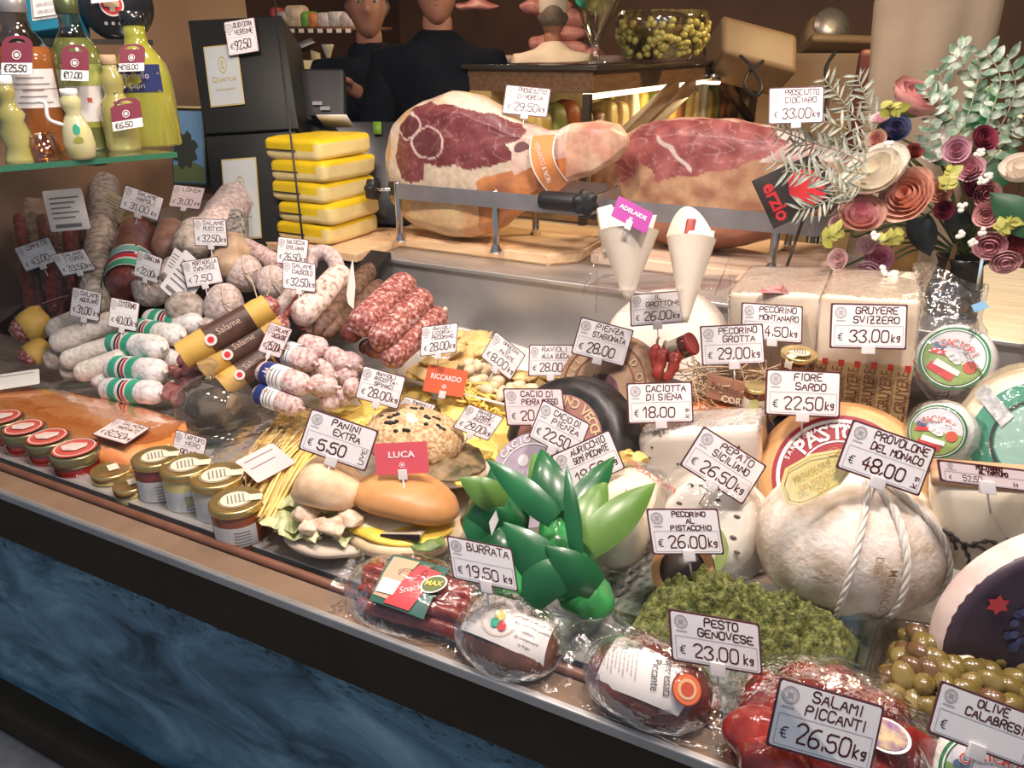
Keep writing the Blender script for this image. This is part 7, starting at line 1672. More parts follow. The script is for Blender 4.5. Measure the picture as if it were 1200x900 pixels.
    for sg in (-1, 1):
        e = hp + s * (.031 * sg * hk) + f * (.075 * hk) + V((0, 0, .021 * hk)); ey = G().blob(e, s * .0115 * hk, f * .012 * hk, V((0, 0, .0075 * hk)), nu=14, nv=10).build('eye', mat('eye_white', (.55, .5, .46), rough=.3), t)
        G().blob(e + f * .0095 * hk, s * .0058 * hk, f * .004 * hk, V((0, 0, .0056 * hk)), nu=10, nv=8).build('iris', mat('iris_dark', (.03, .02, .015), rough=.2), ey)
        G().tube(smooth_path([e + s * (x * hk) + f * ((.013 - abs(x - .0) * .25) * hk) + V((0, 0, zz * hk)) for x, zz in ((-.018, .017), (-.006, .021), (.008, .021), (.019, .015))], 3), .0032 * hk, 6).build('eyebrow', hairm, t)
    G().tube(smooth_path([hp + s * (x * hk) + f * ((.093 - abs(x) * .45) * hk) + V((0, 0, -.0535 * hk)) for x in (-.022, -.01, 0, .01, .022)], 3), .0032 * hk, 6).build('mouth', mat('lips', (.30, .10, .08), rough=.5), t)
    if hat:
        G().lathe([(.083 * k, .03 * k), (.086 * k, .035 * k), (.088 * k, .10 * k), (.094 * k, .15 * k), (.07 * k, .17 * k), (0, .165 * k)], hp, n=28).build('cap', hat, t)
    return t, b_
skin1 = mat('skin', (.30, .13, .08), (.36, .17, .11), scale=12, rough=.5, sss=.08); navy = mat('navy_jacket', (.006, .007, .010), (.010, .011, .014), scale=8, rough=.9, spec=.08); greyhair = mat('grey_hair', (.06, .045, .035), (.16, .13, .11), scale=60, rough=.7, stretch=(6, 6, 1))
h1 = P(430, 9, 3.38); h2 = P(511, -13, 3.0)
toc = lambda p: ((CAM - p).x, (CAM - p).y)
person('man in a black jacket holding one hand before his chest, behind the till', h1, toc(h1), skin1, navy, black, greyhair, handR=P(412, 104, 3.12))
person('man in a black zip jacket standing closest behind the first ham', h2, toc(h2), skin1, mat('black_jacket', (.005, .005, .007), (.010, .010, .012), scale=8, rough=.9, spec=.08), black, greyhair)
h3 = P(648, 22, 5.1); c3 = V((CAM - h3)); person('worker in a white shirt and white cap turned away near the pink meat', h3, (-c3.x, -c3.y), skin1, mat('white_shirt', (.6, .52, .44), (.68, .6, .5), scale=8, rough=.7), black, greyhair, hat=mat('cap_white', (.66, .6, .54), rough=.7))
# ---------------------------------------------------------------- flowers
def rose(label, c, rpx, d, face, cin, cout, layers=5, open_=.6, group=None, name='artificial_rose', stem=True):
    """face: axis the bloom looks along"""
    p = P(*c, d); r = rpx * d / FPX; U, W, N = basis(face); U = U.copy(); g = G(); rnd = random.Random(int(c[0] * 7 + c[1]))
    t = thing(name, label, 'flower', p, group)
    for l in range(layers):
        k = (l + 1) / layers; n = 3 + l // 2; R0 = r * (.16 + .84 * k ** 1.1); hh = r * lerp(1.05, .62, k * open_ * 1.2)
        for q in range(n):
            a0 = 2 * math.pi * q / n + l * 1.1 + rnd.uniform(-.2, .2); span = 2 * math.pi / n * .72; rows = []
            for i in range(7):
                v_ = i / 6; row = []
                for j in range(9):
                    u = lerp(-1, 1, j / 8); a = a0 + u * span * (1 - .15 * v_)
                    rad = R0 * (math.sin(min(1, v_ * 1.15) * math.pi / 2) ** .7) * (1 - .18 * (1 - k) * v_) + r * .10 * k * open_ * max(0, v_ - .7) / .3
                    hz = hh * (v_ - .55) * (1 - .22 * u * u * v_) - r * .10 * k * open_ * max(0, v_ - .75) / .25
                    row.append(p + (U * math.cos(a) + W * math.sin(a)) * rad * (1 + .03 * rnd.uniform(-1, 1)) + N * hz)
                rows.append(row)
            g.grid(rows)
    g.rough(r * .05, 1.2 / r, c[0])
    g.build('petals', mat('petal', (.94, .94, .94), (1.04, 1.04, 1.04), scale=60, vcol=True, rough=.6, bump=.1), t, col=lambda v: mix3(cin, cout, ((v - p) - N * (v - p).dot(N)).length / r * 1.1 - .05))
    g = G().lathe([(.0, -.62 * r), (r * .25, -.60 * r), (r * .45, -.45 * r), (r * .62, -.25 * r), (r * .60, -.22 * r)], p, N, 16, cap=False); g.build('calyx', mat('calyx', (.10, .16, .04), (.2, .26, .08), scale=30, rough=.6), t)
    if stem: G().tube(smooth_path([p - N * r * .55, p - N * r * 1.2 + V((0, .03, -.02)), p.lerp(VASE, .5) + V((0, .03, .03)), VASE]), .003, 6).build('stem', mat('stem_green', (.07, .10, .03), rough=.6), t)
    return t
DV = 1.78
VASE = P(1128, 300, DV + .12)
pk, pk2, lil, dk, cr_, pe = (.62, .20, .24), (.74, .42, .40), (.62, .36, .42), (.16, .012, .03), (.78, .70, .58), (.74, .38, .26)
T_ = lambda x, y, z: (x, y, z)
rose('large cream white rose, biggest bloom of the bouquet', (1028, 203), 36, DV - .06, (-.45, -.6, .75), (.84, .74, .55), (.82, .76, .66), 4, .55)
rose('large peach rose beside the cream white one', (1064, 230), 32, DV - .08, (-.55, -.75, .45), (.70, .24, .14), (.80, .50, .38), 6, .7)
rose('large pink and cream bud standing before the paper sack', (1072, 118), 30, DV + .02, (.45, -.35, .85), (.62, .20, .22), (.70, .34, .30), 4, .25)
rose('drooping dusky pink rose below the cream white one', (1009, 252), 26, DV - .06, (.1, -.55, .6), (.66, .26, .34), (.66, .38, .28), 4, .4)
rose('cream rosebud at the picture edge above the big green leaf', (1196, 200), 22, DV - .1, (-.2, -.5, .8), (.82, .72, .58), (.80, .70, .60), 3, .2)
rose('white open lily like petal flower between pink buds', (1096, 172), 18, DV + .02, (-.3, -.8, .3), (.80, .76, .70), (.84, .80, .76), 2, .5)
for c, r, f, ci, co, l in (((1121, 176), 15, (.0, -.9, .35), (.50, .2, .26), lil, 'lilac pink ranunculus with a dark eye, upper one of the cluster'), ((1136, 197), 16, (-.1, -.9, .3), (.66, .3, .36), (.72, .44, .46), 'round pink ranunculus under the lilac one'), ((1153, 163), 15, (.4, -.7, .5), dk, (.26, .03, .06), 'dark red rosebud above the pink ranunculus'), ((1143, 217), 15, (.3, -.8, .1), dk, (.13, .015, .03), 'dark maroon bloom under the round pink ranunculus'), ((1102, 224), 13, (-.2, -.9, .2), (.6, .3, .22), pe, 'peach ranunculus between peach rose and yellow green sprig'), ((1156, 228), 15, (.2, -.8, .1), (.5, .18, .18), (.62, .34, .28), 'salmon pink bloom behind the dark maroon one'), ((1156, 252), 14, (-.1, -.95, .1), (.5, .2, .2), pk2, 'pink ranunculus over the yellow green leaves'), ((1160, 286), 18, (-.1, -.8, -.3), (.6, .2, .26), (.70, .36, .38), 'hanging pink rose above the crackly bag'), ((1178, 305), 16, (.1, -.8, -.4), (.66, .3, .32), (.74, .42, .42), 'hanging pale pink rose at the end of the bouquet'), ((1192, 282), 15, (.3, -.8, -.2), (.3, .03, .04), (.36, .05, .06), 'red rose at the picture edge beside the hanging pink ones'), ((1032, 139), 10, (-.2, -.5, .8), (.7, .42, .46), (.76, .52, .56), 'small pale pink bud standing left of the blue bloom'), ((1027, 164), 12, (-.3, -.8, .4), (.66, .28, .30), (.70, .46, .30), 'small pink and ochre bud above the cream rose'), ((1071, 178), 10, (.1, -.7, .6), (.2, .02, .02), (.32, .06, .04), 'small dark red bud above the peach rose'), ((1050, 152), 16, (-.1, -.8, .5), (.10, .06, .16), (.07, .09, .18), 'dusky blue bloom behind the buds'), ((1106, 246), 11, (.0, -.9, .1), dk, (.2, .02, .04), 'small dark red ranunculus in the shade under the peach one'), ((1016, 287), 11, (-.3, -.8, .3), (.74, .46, .50), (.80, .58, .60), 'pale pink bud beside the lower pink rose'), ((983, 304), 12, (-.4, -.8, .2), (.72, .44, .44), (.78, .56, .54), 'pale pink bud outermost of the lower cluster'), ((1030, 302), 16, (.1, -.9, .2), (.58, .18, .28), (.72, .36, .42), 'deep pink rose in the lower cluster'), ((1018, 319), 15, (-.1, -.9, -.2), (.72, .42, .48), (.80, .56, .60), 'pale pink rose lowest of the lower cluster'), ((982, 262), 10, (-.3, -.8, .3), (.70, .42, .44), (.78, .54, .54), 'small pale bud beside the drooping rose')):
    rose(l, c, r, DV - .05 if c[0] > 1090 else DV, f, ci, co, 4, .55)
t = thing('flower_vase', 'dark vase behind the crackly bag holding the bouquet', 'vase', VASE - V((0, 0, .25)))
G().lathe([(.05, -.25), (.055, -.24), (.065, -.1), (.05, -.02), (.06, 0), (.055, 0), (.045, -.03), (0, -.2)], VASE, n=30).build('vase', mat('vase_dark', (.02, .016, .014), rough=.3), t)
def sprig(label, pts, d, m, n, ll, lw, pair=True, seed=0, droop=.2, name='foliage_sprig', stemr=.0016, dspan=.0):
    rnd = random.Random(seed); pp = smooth_path([P(x, y, d + dspan * i) for i, (x, y) in enumerate(pts)], 8); t = thing(name, label, 'foliage', pp[0])
    G().tube(pp, stemr, 5).build('stem', mat('stem_pale', (.28, .26, .16), rough=.7), t); g = G()
    for k in range(n):
        f = (k + .6) / n * (len(pp) - 1.01); i = int(f); q = pp[i].lerp(pp[i + 1], f - i); ax = (pp[i + 1] - pp[i]).normalized()
        for s in ((-1, 1) if pair else (rnd.choice((-1, 1)),)):
            vw = tocam(q); sd = ax.cross(vw).normalized() * s
            dr = (sd * rnd.uniform(.5, 1.0) + ax * rnd.uniform(.3, .9) + vw * rnd.uniform(-.4, .5) + V((0, 0, -droop * rnd.random()))).normalized(); L_ = ll * rnd.uniform(.7, 1.15); wv = dr.cross(vw + V((rnd.uniform(-.6, .6), 0, rnd.uniform(-.6, .6)))).normalized(); up_ = wv.cross(dr)
            g.grid([[q + dr * L_ * (i_ / 6) + up_ * (-.25 * L_ * (i_ / 6) ** 2) + wv * lw * L_ * x * math.sin(math.pi * min(.985, .06 + .94 * i_ / 6)) ** .8 + up_ * .06 * L_ * abs(x) for x in (-1, 0, 1)] for i_ in range(7)])
    g.build('leaves', m, t); return t
greyleaf = mat('grey_leaf', (.24, .27, .20), (.50, .52, .44), scale=40, rough=.65); sage = mat('sage_leaf', (.12, .22, .13), (.50, .56, .46), scale=38, rough=.55, lo=.42, hi=.62); yleaf = mat('yellow_leaf', (.30, .30, .04), (.46, .44, .10), scale=30, rough=.5)
for k, (pts, d) in enumerate((([(1020, 195), (985, 178), (945, 165), (908, 150)], DV - .05), ([(1020, 205), (985, 200), (950, 196), (905, 188)], DV - .08), ([(1035, 165), (1000, 135), (985, 115), (965, 92)], DV + .04), ([(1030, 170), (990, 150), (960, 140), (945, 122)], DV + .02), ([(1040, 150), (1020, 125), (1012, 108), (1004, 88)], DV + .06), ([(1010, 220), (985, 225), (960, 240), (935, 246)], DV - .08), ([(1020, 180), (990, 168), (960, 168), (930, 172)], DV - .02), ([(1000, 236), (975, 214), (950, 205), (920, 200)], DV - .1))):
    sprig('grey green needle leaved sprig ' + ('reaching furthest over the ham', 'lying across the black card', 'rising highest beside the cable', 'under the highest grey sprig', 'upright behind the pale bud', 'drooping over the black card edge', 'pointing to the CIOCIARO card', 'below the one across the card')[k], pts, d, greyleaf, 13, .040, .085, seed=k)
for k, pts in enumerate(([(1110, 200), (1105, 160), (1112, 120), (1098, 80)], [(1120, 190), (1130, 150), (1142, 110), (1150, 76)], [(1150, 160), (1166, 120), (1172, 90), (1156, 58)], [(1150, 130), (1140, 90), (1120, 66), (1132, 54)], [(1160, 170), (1182, 130), (1190, 100), (1180, 64)], [(1100, 190), (1088, 160), (1092, 130), (1084, 100)], [(1150, 200), (1175, 170), (1190, 150), (1204, 130)], [(1130, 170), (1118, 140), (1104, 120), (1096, 112)])):
    sprig('variegated green and white leaf sprig ' + ('beside the big pink bud', 'in the middle of the crown', 'curving to the picture top', 'topmost, against the paper sack', 'hanging at the edge over the dark corner', 'lowest beside the big bud', 'spreading to the picture edge', 'behind the lilac ranunculus')[k], pts, DV + .03 - .02 * (k % 3), sage, 9, .036, .26, seed=20 + k)
for k, pts in enumerate(([(1108, 225), (1112, 210), (1116, 198)], [(1168, 272), (1178, 264), (1186, 256)], [(1030, 285), (1042, 280), (1052, 276)], [(962, 282), (972, 276), (982, 270)], [(1030, 128), (1042, 126), (1052, 128)])):
    sprig('small yellow green sprig ' + ('in the middle of the bouquet', 'on the big dark leaf', 'over the deep pink rose', 'outermost below the drooping rose', 'beside the dusky blue bloom')[k], pts, DV - .09, yleaf, 5, .026, .36, seed=40 + k)
def bigleaf(label, a, b, w_, d, m=None):
    t = thing('big_leaf', label, 'leaf', P(*a, d)); leafblade(a, b, w_, d, d + .03, m or mat('dark_leaf', (.015, .07, .025), (.03, .13, .05), scale=10, rough=.45), t, .01, 'blade'); return t
bigleaf('big dark green leaf at the picture edge over the red rose', (1212, 268), (1160, 226), 20, DV - .1)
bigleaf('bright green leaf behind the variegated sprigs', (1140, 150), (1160, 100), 18, DV + .06, mat('bright_leaf', (.02, .2, .07), rough=.4))
bigleaf('dark green leaf below the dark red rosebud', (1155, 215), (1190, 170), 20, DV + .02)
bigleaf('very dark leaf hanging below the peach rose', (1075, 255), (1090, 300), 16, DV + .02, mat('blackish_leaf', (.02, .03, .028), rough=.5))
bigleaf('very dark leaf behind the maroon bloom', (1110, 255), (1140, 262), 14, DV + .03, mat('blackish_leaf', ()))
wb = mat('white_bloom', (.78, .75, .66), rough=.7); rnd = random.Random(6)
for k, (x, y) in enumerate(((1042, 170), (1158, 206), (1152, 212), (1148, 180), (1026, 276), (1036, 317), (1046, 322), (1126, 274), (1140, 285), (1150, 272), (1128, 243))):
    p = P(x, y, DV - .1); g = G()
    for q in range(6): g.blob(p + V((rnd.uniform(-.007, .007), 0, rnd.uniform(-.007, .007))), (.0055, 0, 0), (0, .004, 0), (0, 0, .0055), nu=8, nv=6)
    o = g.build('tiny_blossom', wb); tag(o, 'tiny white filler blossom ' + ('over the cream rose', 'beside the round pink ranunculus, upper', 'beside the round pink ranunculus, lower', 'under the dark red rosebud', 'above the deep pink rose', 'under the deep pink rose', 'lowest of the lower cluster', 'dangling beside the hanging pink rose', 'dangling lower near the hanging rose', 'above the hanging pink rose', 'under the peach ranunculus')[k], 'blossom')
o = G().box(P(1112, 312, DV + .1), (P(1118, 276, DV + .1) - P(1098, 335, DV + .1)) / 2, V((.006, .01, 0)), V((0, .006, .004)), .002).build('wooden_stick', mat('stick', (.28, .16, .07), rough=.6)); tag(o, 'thin wooden stick leaning behind the crackly bag', 'stick')
o = G().box(P(1148, 322, 1.6), (P(1151, 303, 1.6) - P(1145, 340, 1.6)) / 2, V((.003, 0, 0)), V((0, .001, 0))).build('ribbon_strip', mat('blue_ribbon', (.2, .42, .62), (.5, .42, .28), scale=9, rough=.4)); tag(o, 'narrow blue and tan ribbon strip above the crackly bag', 'ribbon')
o = G().box(P(1058, 312, DV + .25), _rt * .035, V((0, .004, 0)), V((0, 0, .09))).build('tan_card', mat('tan_card', (.36, .2, .06), rough=.5), smooth=False); tag(o, 'plain ochre card standing behind the deep pink rose', 'card')
# ---------------------------------------------------------------- hand written price cards
bpy.context.view_layer.update()
DG = bpy.context.evaluated_depsgraph_get()
SOLID = {}
def hit(px, py):
    """axis depth of the first solid surface behind a picture point (films and glass passed)"""
    r = ray(px, py); d = r.normalized(); o = CAM.copy()
    for _ in range(14):
        ok, loc, nn, i, ob, mt_ = sc.ray_cast(DG, o, d)
        if not ok: return 9.0
        m = ob.data.materials[0].name if ob.data.materials else ''
        if not any(k in m for k in ('film', 'glass', 'acrylic', 'crackle', 'tub_plastic', 'bag_')): return (loc - CAM).dot(_fw)
        o = loc + d * .002
    return 9.0
frame_m = mat('card_border', (.10, .03, .035), rough=.45); face_m = mat('card_white', (.80, .77, .77), (.84, .82, .82), scale=9, rough=.35); seal_m = mat('seal_grey', (.36, .31, .31), rough=.6); line_m = mat('card_line', (.42, .38, .4), rough=.6); clip_m = mat('clip_white', (.70, .66, .66), rough=.35)
pink_face = mat('card_pink', (.80, .66, .64), rough=.35)
def price_card(label, lines, price, TL, TR, BL, D=None, flat=None, unit='kg', face=None, pen=.055, ink_=None, D2=None, pinned=True, unitv=False):
    px = ((TR[0] + BL[0]) / 2, (TR[1] + BL[1]) / 2)
    BR = (TR[0] + BL[0] - TL[0], TR[1] + BL[1] - TL[1]); bm = ((BL[0] + BR[0]) / 2, (BL[1] + BR[1]) / 2)
    if flat is not None: O, U, W, N = frame(TL, TR, BL, flat); foot = None
    else:
        if D is None:
            # one card, one depth: just in front of what it is pinned into, clear of everything it covers
            hs = [hit(lerp(lerp(TL[0], TR[0], a), lerp(BL[0], BR[0], a), b), lerp(lerp(TL[1], TR[1], a), lerp(BL[1], BR[1], a), b)) for a in (0, .25, .5, .75, 1) for b in (0, .5, 1)]
            D = min(min(hs), hit(bm[0] + (bm[0] - px[0]) * .25, bm[1] + (bm[1] - px[1]) * .25)) - .012
        O, U, W, N = frame(TL, TR, BL, D, D2)
        if abs(U.normalized().dot(W.normalized())) > .02: W = (W - U.normalized() * W.dot(U.normalized()) * .0)
    t = thing('price_card', label, 'price tag', O - W)
    u, w_ = U.normalized(), W.normalized(); hu, hw = U.length, W.length
    prism_card(O, U, W, N, .0016, frame_m, 'card_border', t, radius=.003)
    bw = hu * .045
    Ui, Wi = U * (1 - .045), W * (1 - bw / hw)
    prism_card(O + N * .0005, Ui, Wi, N, .0005, face or face_m, 'card_face', t, radius=.0035)
    e = N * .0009; ink_ = ink_ or ink
    # round stamp and dash
    rs_ = hw * .26; sc_ = O - U * .74 + W * .58 + e
    g = G(); disc(g, sc_, u, w_, rs_ * .88, rs_, 28); disc(g, sc_, u, w_, rs_ * .62, rs_ * .68, 24)
    for q in range(16):
        a = 2 * math.pi * q / 16; g.add([sc_ + (u * math.cos(x) + w_ * math.sin(x)) * rs_ * y for x, y in ((a - .07, .72), (a + .07, .72), (a + .07, .84), (a - .07, .84))], [(0, 1, 2, 3)])
    for q in (-.3, -.1, .1, .3): g.add([sc_ + u * rs_ * a + w_ * rs_ * (q + b) for a, b in ((-.4, -.05), (.4, -.05), (.4, .05), (-.4, .05))], [(0, 1, 2, 3)])
    g.build('stamp', seal_m, t, smooth=False)
    g = G(); g.add([O + e - U * .86 + W * y + U * x for x, y in ((0, .20), (.24, .20), (.24, .255), (0, .255))], [(0, 1, 2, 3)])
    # price box outline
    bx0, bx1, by0, by1 = -.88, .90, -.86, .02; lw = hu * .008
    q = [(bx0, by0), (bx1, by0), (bx1, by1), (bx0, by1)]
    for (a, b), (c_, d_) in zip(q, q[1:] + q[:1]):
        p0, p1 = O + e * .8 + U * a + W * b, O + e * .8 + U * c_ + W * d_; dr = (p1 - p0).normalized(); sd = N.cross(dr) * lw
        g.add([p0 - sd, p1 - sd, p1 + sd, p0 + sd], [(0, 1, 2, 3)])
    g.build('printed_lines', line_m, t, smooth=False)
    g = G(); n = len(lines); seed = sum(ord(ch) for ch in label)
    hgt = hw * {1: .40, 2: .34, 3: .24}[n]; y = .90 * hw
    for k, s in enumerate(lines):
        if not s: continue
        fit = hu * 1.30; wd = min(hgt * .62, fit / (len(s) * 1.3)); ln = wd * 1.3 * len(s)
        y -= hgt * 1.0; x0 = -.42 * hu + max(0, (hu * 1.32 - ln)) * (.35 + .1 * (k % 2)); 
        hand(g, s, O, u, w_, x0, y, hgt * .86, wd, e, max(pen * 1.25, hu * .017 / hgt), seed=seed + k); y -= hgt * .24 if n > 1 else 0
    if price:
        ph = hw * .52; hand(g, price, O, u, w_, -.5 * hu, -.70 * hw, ph, min(ph * .62, hu * 1.0 / (len(price) * 1.05)), e, pen * 1.0, seed=seed + 9)
    if unit:
        if unitv: hand(g, unit, O, w_, -u, -.75 * hw, -.86 * hu, hu * .13, hw * .2, e, .08, seed=seed)
        else: hand(g, unit, O, u, w_, .60 * hu, -.66 * hw, hw * .34, hw * .17, e, .075, seed=seed)
    g.build('handwriting', ink_, t, smooth=False)
    if price or 'OLIVE' in label: g = G(); hand(g, '€', O, u, w_, -.80 * hu, -.62 * hw, hw * .28, hw * .20, e, .06, seed=1); g.build('euro_sign', black_ink, t, smooth=False)
    if pinned and flat is None:
        add_pin(t, O, U, W, N, u, w_, hu, bm)
    return t
def add_pin(t, O, U, W, N, u, w_, hu, bm):
    b = O - W; G().box(b + N * .001 - w_ * .001, u * hu * .17, w_ * .009, N * .003, .001).build('clip', clip_m, t)
    q0 = b - w_ * .008; D0 = (q0 - CAM).dot(_fw); pb = (600 + FPX * (q0 - w_ * .03 - CAM).dot(_rt) / (q0 - w_ * .03 - CAM).dot(_fw), 450 - FPX * (q0 - w_ * .03 - CAM).dot(_up) / (q0 - w_ * .03 - CAM).dot(_fw))
    h_ = hit(*pb); h_ = min(h_, D0 + .14)
    p1 = P(*pb, h_ + .004)
    G().tube([q0, p1], .0016, 6).build('pin', clip_m, t)
W_ = 'white price card reading '
price_card(W_ + 'LONZA 31,00', ['LONZA'], '31,00', (204, 216), (241, 220), (197, 242), face=pink_face)
price_card(W_ + 'SALAME NAPOLI 31,00', ['SALAME', 'NAPOLI'], '31,00', (147, 216), (193, 232), (139, 244))
price_card(W_ + 'COPPIETTE 43,00', ['COPPIETTE'], '43,00', (16, 291), (57, 277), (30, 319), unit='')
price_card(W_ + 'SALAME 7 CORDE 33,50', ['SALAME', '7 CORDE'], '33,50', (59, 299), (98, 291), (74, 324))
price_card(W_ + 'SALAME RUSTICO 32,50', ['SALAME', 'RUSTICO'], '32,50', (226, 256), (265, 257), (228, 288))
price_card(W_ + 'CORALLINA 32,00', ['CORALLINA'], '32,00', (162, 292), (191, 303), (156, 322))
price_card(W_ + 'SALAME AQUILANO 31,00', ['SALAME', 'AQUILANO'], '31,00', (85, 336), (120, 343), (81, 370))
price_card(W_ + 'CITTERINO 40,00', ['CITTERINO'], '40,00', (130, 348), (164, 355), (126, 382))
price_card(W_ + 'MORTADELLA D AMATRICE 7,50', ['MORTADELLA', "D'AMATRICE"], '7,50', (212, 307), (255, 300), (219, 338), unit='')
price_card(W_ + 'SALSICCIA EMILIANA 26,50', ['SALSICCIA', 'EMILIANA'], '26,50', (326, 277), (362, 281), (323, 308))
price_card(W_ + 'SALAME CIAUSCOLO 32,50', ['SALAME', 'CIAUSCOLO'], '32,50', (331, 304), (370, 309), (331, 338))
price_card(W_ + 'SALAME CACCIATORE 25,00', ['SALAME', 'CACCIATORE'], '25,00', (317, 377), (343, 386), (302, 411), face=pink_face)
price_card('small pinkish price card reading 22,25 lying by the yellow cones', [''], '22,25', (58, 354), (82, 346), (48, 356), D=depth(66, 362, SL) - .05, D2=depth(66, 362, SL) - .11, face=pink_face, unit='', pinned=False)
price_card('white price card reading SALMONE MARINATO 82,50 lying on the salmon', ['SALMONE', 'MARINATO'], '82,50', (138, 490), (177, 501), (107, 509), flat=('z', .062), face=pink_face)
price_card(W_ + 'RAVIOLI CICORIA PECORINO 28,00', ['RAVIOLI', 'CICORIA-', 'PECORINO'], '28,00', (494, 383), (537, 378), (492, 418))
price_card(W_ + 'GNOCCHI DI PATATE 8,00', ['GNOCCHI', 'DI', 'PATATE'], '8,00', (581, 388), (616, 416), (563, 418))
price_card(W_ + 'RAVIOLI ALLA ZUCCA, half hidden by the brown cheese', ['RAVIOLI', 'ALLA ZUCCA'], '28,00', (620, 404), (672, 404), (619, 441), D=1.84)
price_card(W_ + 'RAVIOLI RICOTTA SPINACI 28,00', ['RAVIOLI', 'RICOTTA-', 'SPINACI'], '28,00', (426, 428), (476, 442), (416, 466))
price_card(W_ + 'TORTELLI, half hidden by the sesame sandwich', ['TORTELLI', 'ARROSTO'], '28,00', (475, 464), (512, 475), (449, 497), D=1.70)
price_card(W_ + 'RAVIOLI LIMONE RICOTTA 29,00', ['RAVIOLI', 'LIMONE-', 'RICOTTA'], '29,00', (549, 473), (591, 489), (530, 501))
price_card(W_ + 'CACIO DI PIENZA ROSSO 20,00', ['CACIO DI', 'PIENZA ROSSO'], '20,00', (589, 455), (659, 455), (594, 499), face=mat('card_shade', (.74, .66, .66), rough=.35))
price_card(W_ + 'CACIO DI PIENZA 22,50', ['CACIO DI', 'PIENZA'], '22,50', (636, 468), (692, 497), (619, 512), unit='')
price_card(W_ + 'SEMI PICCANTE, tilted behind the green leaves', ['AURICCHIO', 'SEMI PICCANTE'], '19,50', (645, 534), (714, 503), (664, 580), D=1.34)
price_card(W_ + 'PIENZA STAGIONATA 28,00', ['PIENZA', 'STAGIONATA'], '28,00', (681, 371), (743, 387), (669, 414), unit='')
price_card(W_ + 'CACIOTTA DI SIENA 18,00', ['CACIOTTA', 'DI SIENA'], '18,00', (734, 449), (811, 447), (736, 497), unitv=True)
price_card(W_ + 'IL GROTTONE 26,00, behind the paper cones', ['IL', 'GROTTONE'], '26.00', (738, 345), (801, 340), (739, 383), D=1.70)
price_card(W_ + 'PECORINO MONTANARO 34,50', ['PECORINO', 'MONTANARO'], '34.50', (869, 354), (941, 359), (868, 398))
price_card(W_ + 'PECORINO GROTTA 29,00', ['PECORINO', 'GROTTA'], '29,00', (820, 382), (894, 379), (823, 429))
price_card(W_ + 'GRUYERE SVIZZERO 33,00', ['GRUYERE', 'SVIZZERO'], '33.00', (974, 355), (1064, 357), (972, 408))
price_card(W_ + 'FIORE SARDO 22,50', ['FIORE', 'SARDO'], '22.50', (898, 432), (986, 436), (896, 486))
price_card(W_ + 'PEPATO SICILIANO 26,50', ['PEPATO', 'SICILIANO'], '26.50', (825, 499), (899, 546), (796, 545))
price_card(W_ + 'PROVOLONE DEL MONACO 48,00', ['PROVOLONE', 'DEL MONACO'], '48,00', (1000, 491), (1098, 525), (979, 548), unitv=True, pen=.065)
price_card(W_ + 'PECORINO AL PISTACCHIO 26,00', ['PECORINO', 'AL', 'PISTACCHIO'], '26.00', (757, 596), (841, 596), (765, 650))
price_card(W_ + 'MOLITERNO AL TARTUFO 52,50', ['MOLITERNO', 'AL TARTUFO'], '52.50', (1098, 538), (1206, 551), (1102, 564), D2=None, face=pink_face)
price_card(W_ + 'PESTO GENOVESE 23,00', ['PESTO', 'GENOVESE'], '23.00', (783, 713), (890, 731), (787, 774))
price_card(W_ + 'SALAMI PICCANTI 26,50', ['SALAMI', 'PICCANTI'], '26.50', (914, 793), (1037, 828), (897, 873), pinned=False)
price_card(W_ + 'OLIVE CALABRESI in the tub of olives', ['OLIVE', 'CALABRESI'], '', (1103, 797), (1218, 840), (1086, 858), unit='')
price_card(W_ + 'BURRATA 19,50', ['BURRATA'], '19.50', (523, 627), (600, 643), (531, 678))
price_card(W_ + 'PANINI EXTRA 5,50', ['PANINI', 'EXTRA'], '5.50', (365, 478), (444, 505), (349, 526), unit='UVE', unitv=True, pen=.07)
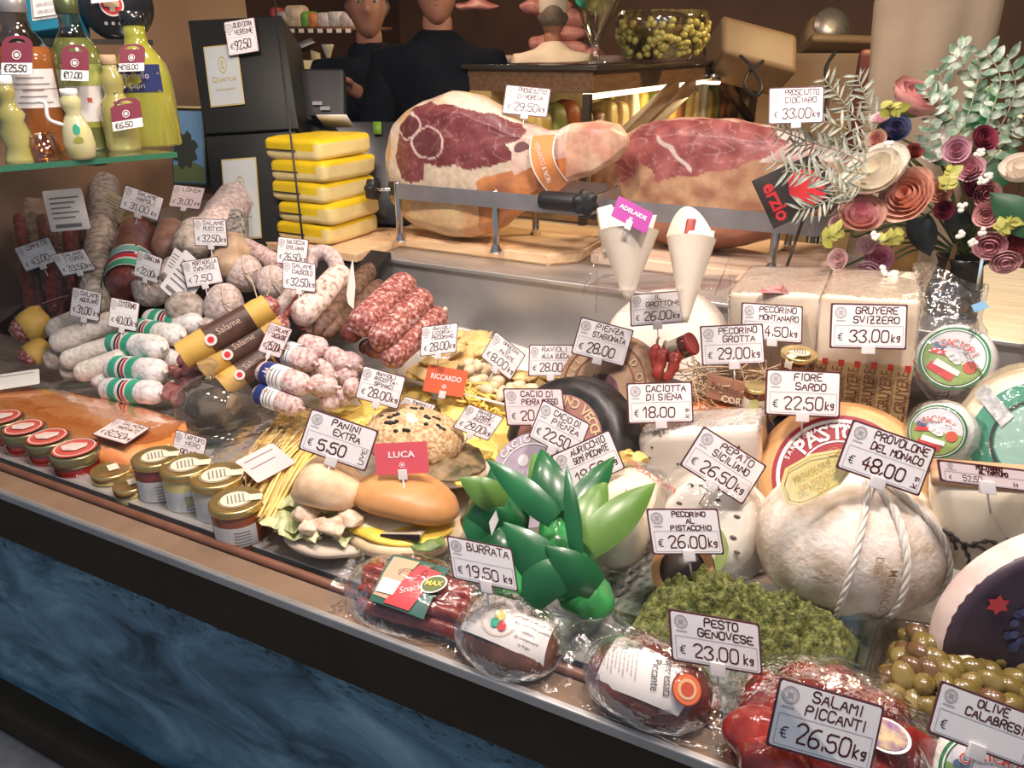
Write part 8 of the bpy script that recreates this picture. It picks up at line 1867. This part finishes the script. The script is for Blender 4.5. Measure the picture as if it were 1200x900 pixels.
price_card(W_ + 'PROSCIUTTO DI NORCIA 29,50', ['PROSCIUTTO', 'DI NORCIA'], '29,50', (593, 99), (646, 104), (588, 133))
price_card(W_ + 'PROSCIUTTO CIOCIARO 33,00', ['PROSCIUTTO', 'CIOCIARO'], '33,00', (901, 103), (966, 101), (900, 146), D=1.66)
t = price_card('white price card reading 92,50 on the upper black gift box', ['OLIO EXTRA', 'VERGINE'], '92,50', (262, 26), (298, 20), (268, 66), D=2.53, unit='', pinned=False)
price_card('small white card reading 90,00 leaning at the glass dome', ['TARTUFO', 'NERO'], '90,00', (206, 503), (243, 514), (200, 536), D=1.66, unit='', pinned=False)
def name_card(label, word, TL, TR, BL, m, D=None):
    BR = (TR[0] + BL[0] - TL[0], TR[1] + BL[1] - TL[1]); bm = ((BL[0] + BR[0]) / 2, (BL[1] + BR[1]) / 2)
    if D is None: D = min([hit(*q) for q in (TL, TR, BL, BR, bm, (bm[0], bm[1] + 6))]) - .012
    O, U, W, N = frame(TL, TR, BL, D); t = thing('name_card', label, 'name card', O - W); u, w_ = U.normalized(), W.normalized()
    prism_card(O, U, W, N, .0016, m, 'card_face', t, radius=.003)
    wp = mat('print_white', (.85, .83, .83), rough=.5)
    ptext(word, O + W * .22 + N * .001, u, w_, W.length * .55, wp, t, width=U.length * (1.5 if len(word) > 5 else 1.0), thick=.02)
    g = G(); disc(g, O - W * .42 + N * .001, u, w_, W.length * .13, W.length * .17, 18); disc(g, O - W * .42 + N * .001, u, w_, 0, W.length * .07, 10); g.build('stamp', wp, t, smooth=False)
    add_pin(t, O, U, W, N, u, w_, U.length, bm)
name_card('orange red name card reading RICCARDO', 'RICCARDO', (502, 427), (549, 435), (495, 458), mat('card_orange', (.72, .14, .06), rough=.4))
name_card('pink red name card reading LUCA', 'LUCA', (438, 520), (500, 517), (441, 557), mat('card_pinkred', (.68, .10, .13), rough=.4))
name_card('purple name card reading ADELAIDE', 'ADELAIDE', (725, 229), (766, 250), (716, 253), mat('card_purple', (.38, .04, .28), rough=.4))
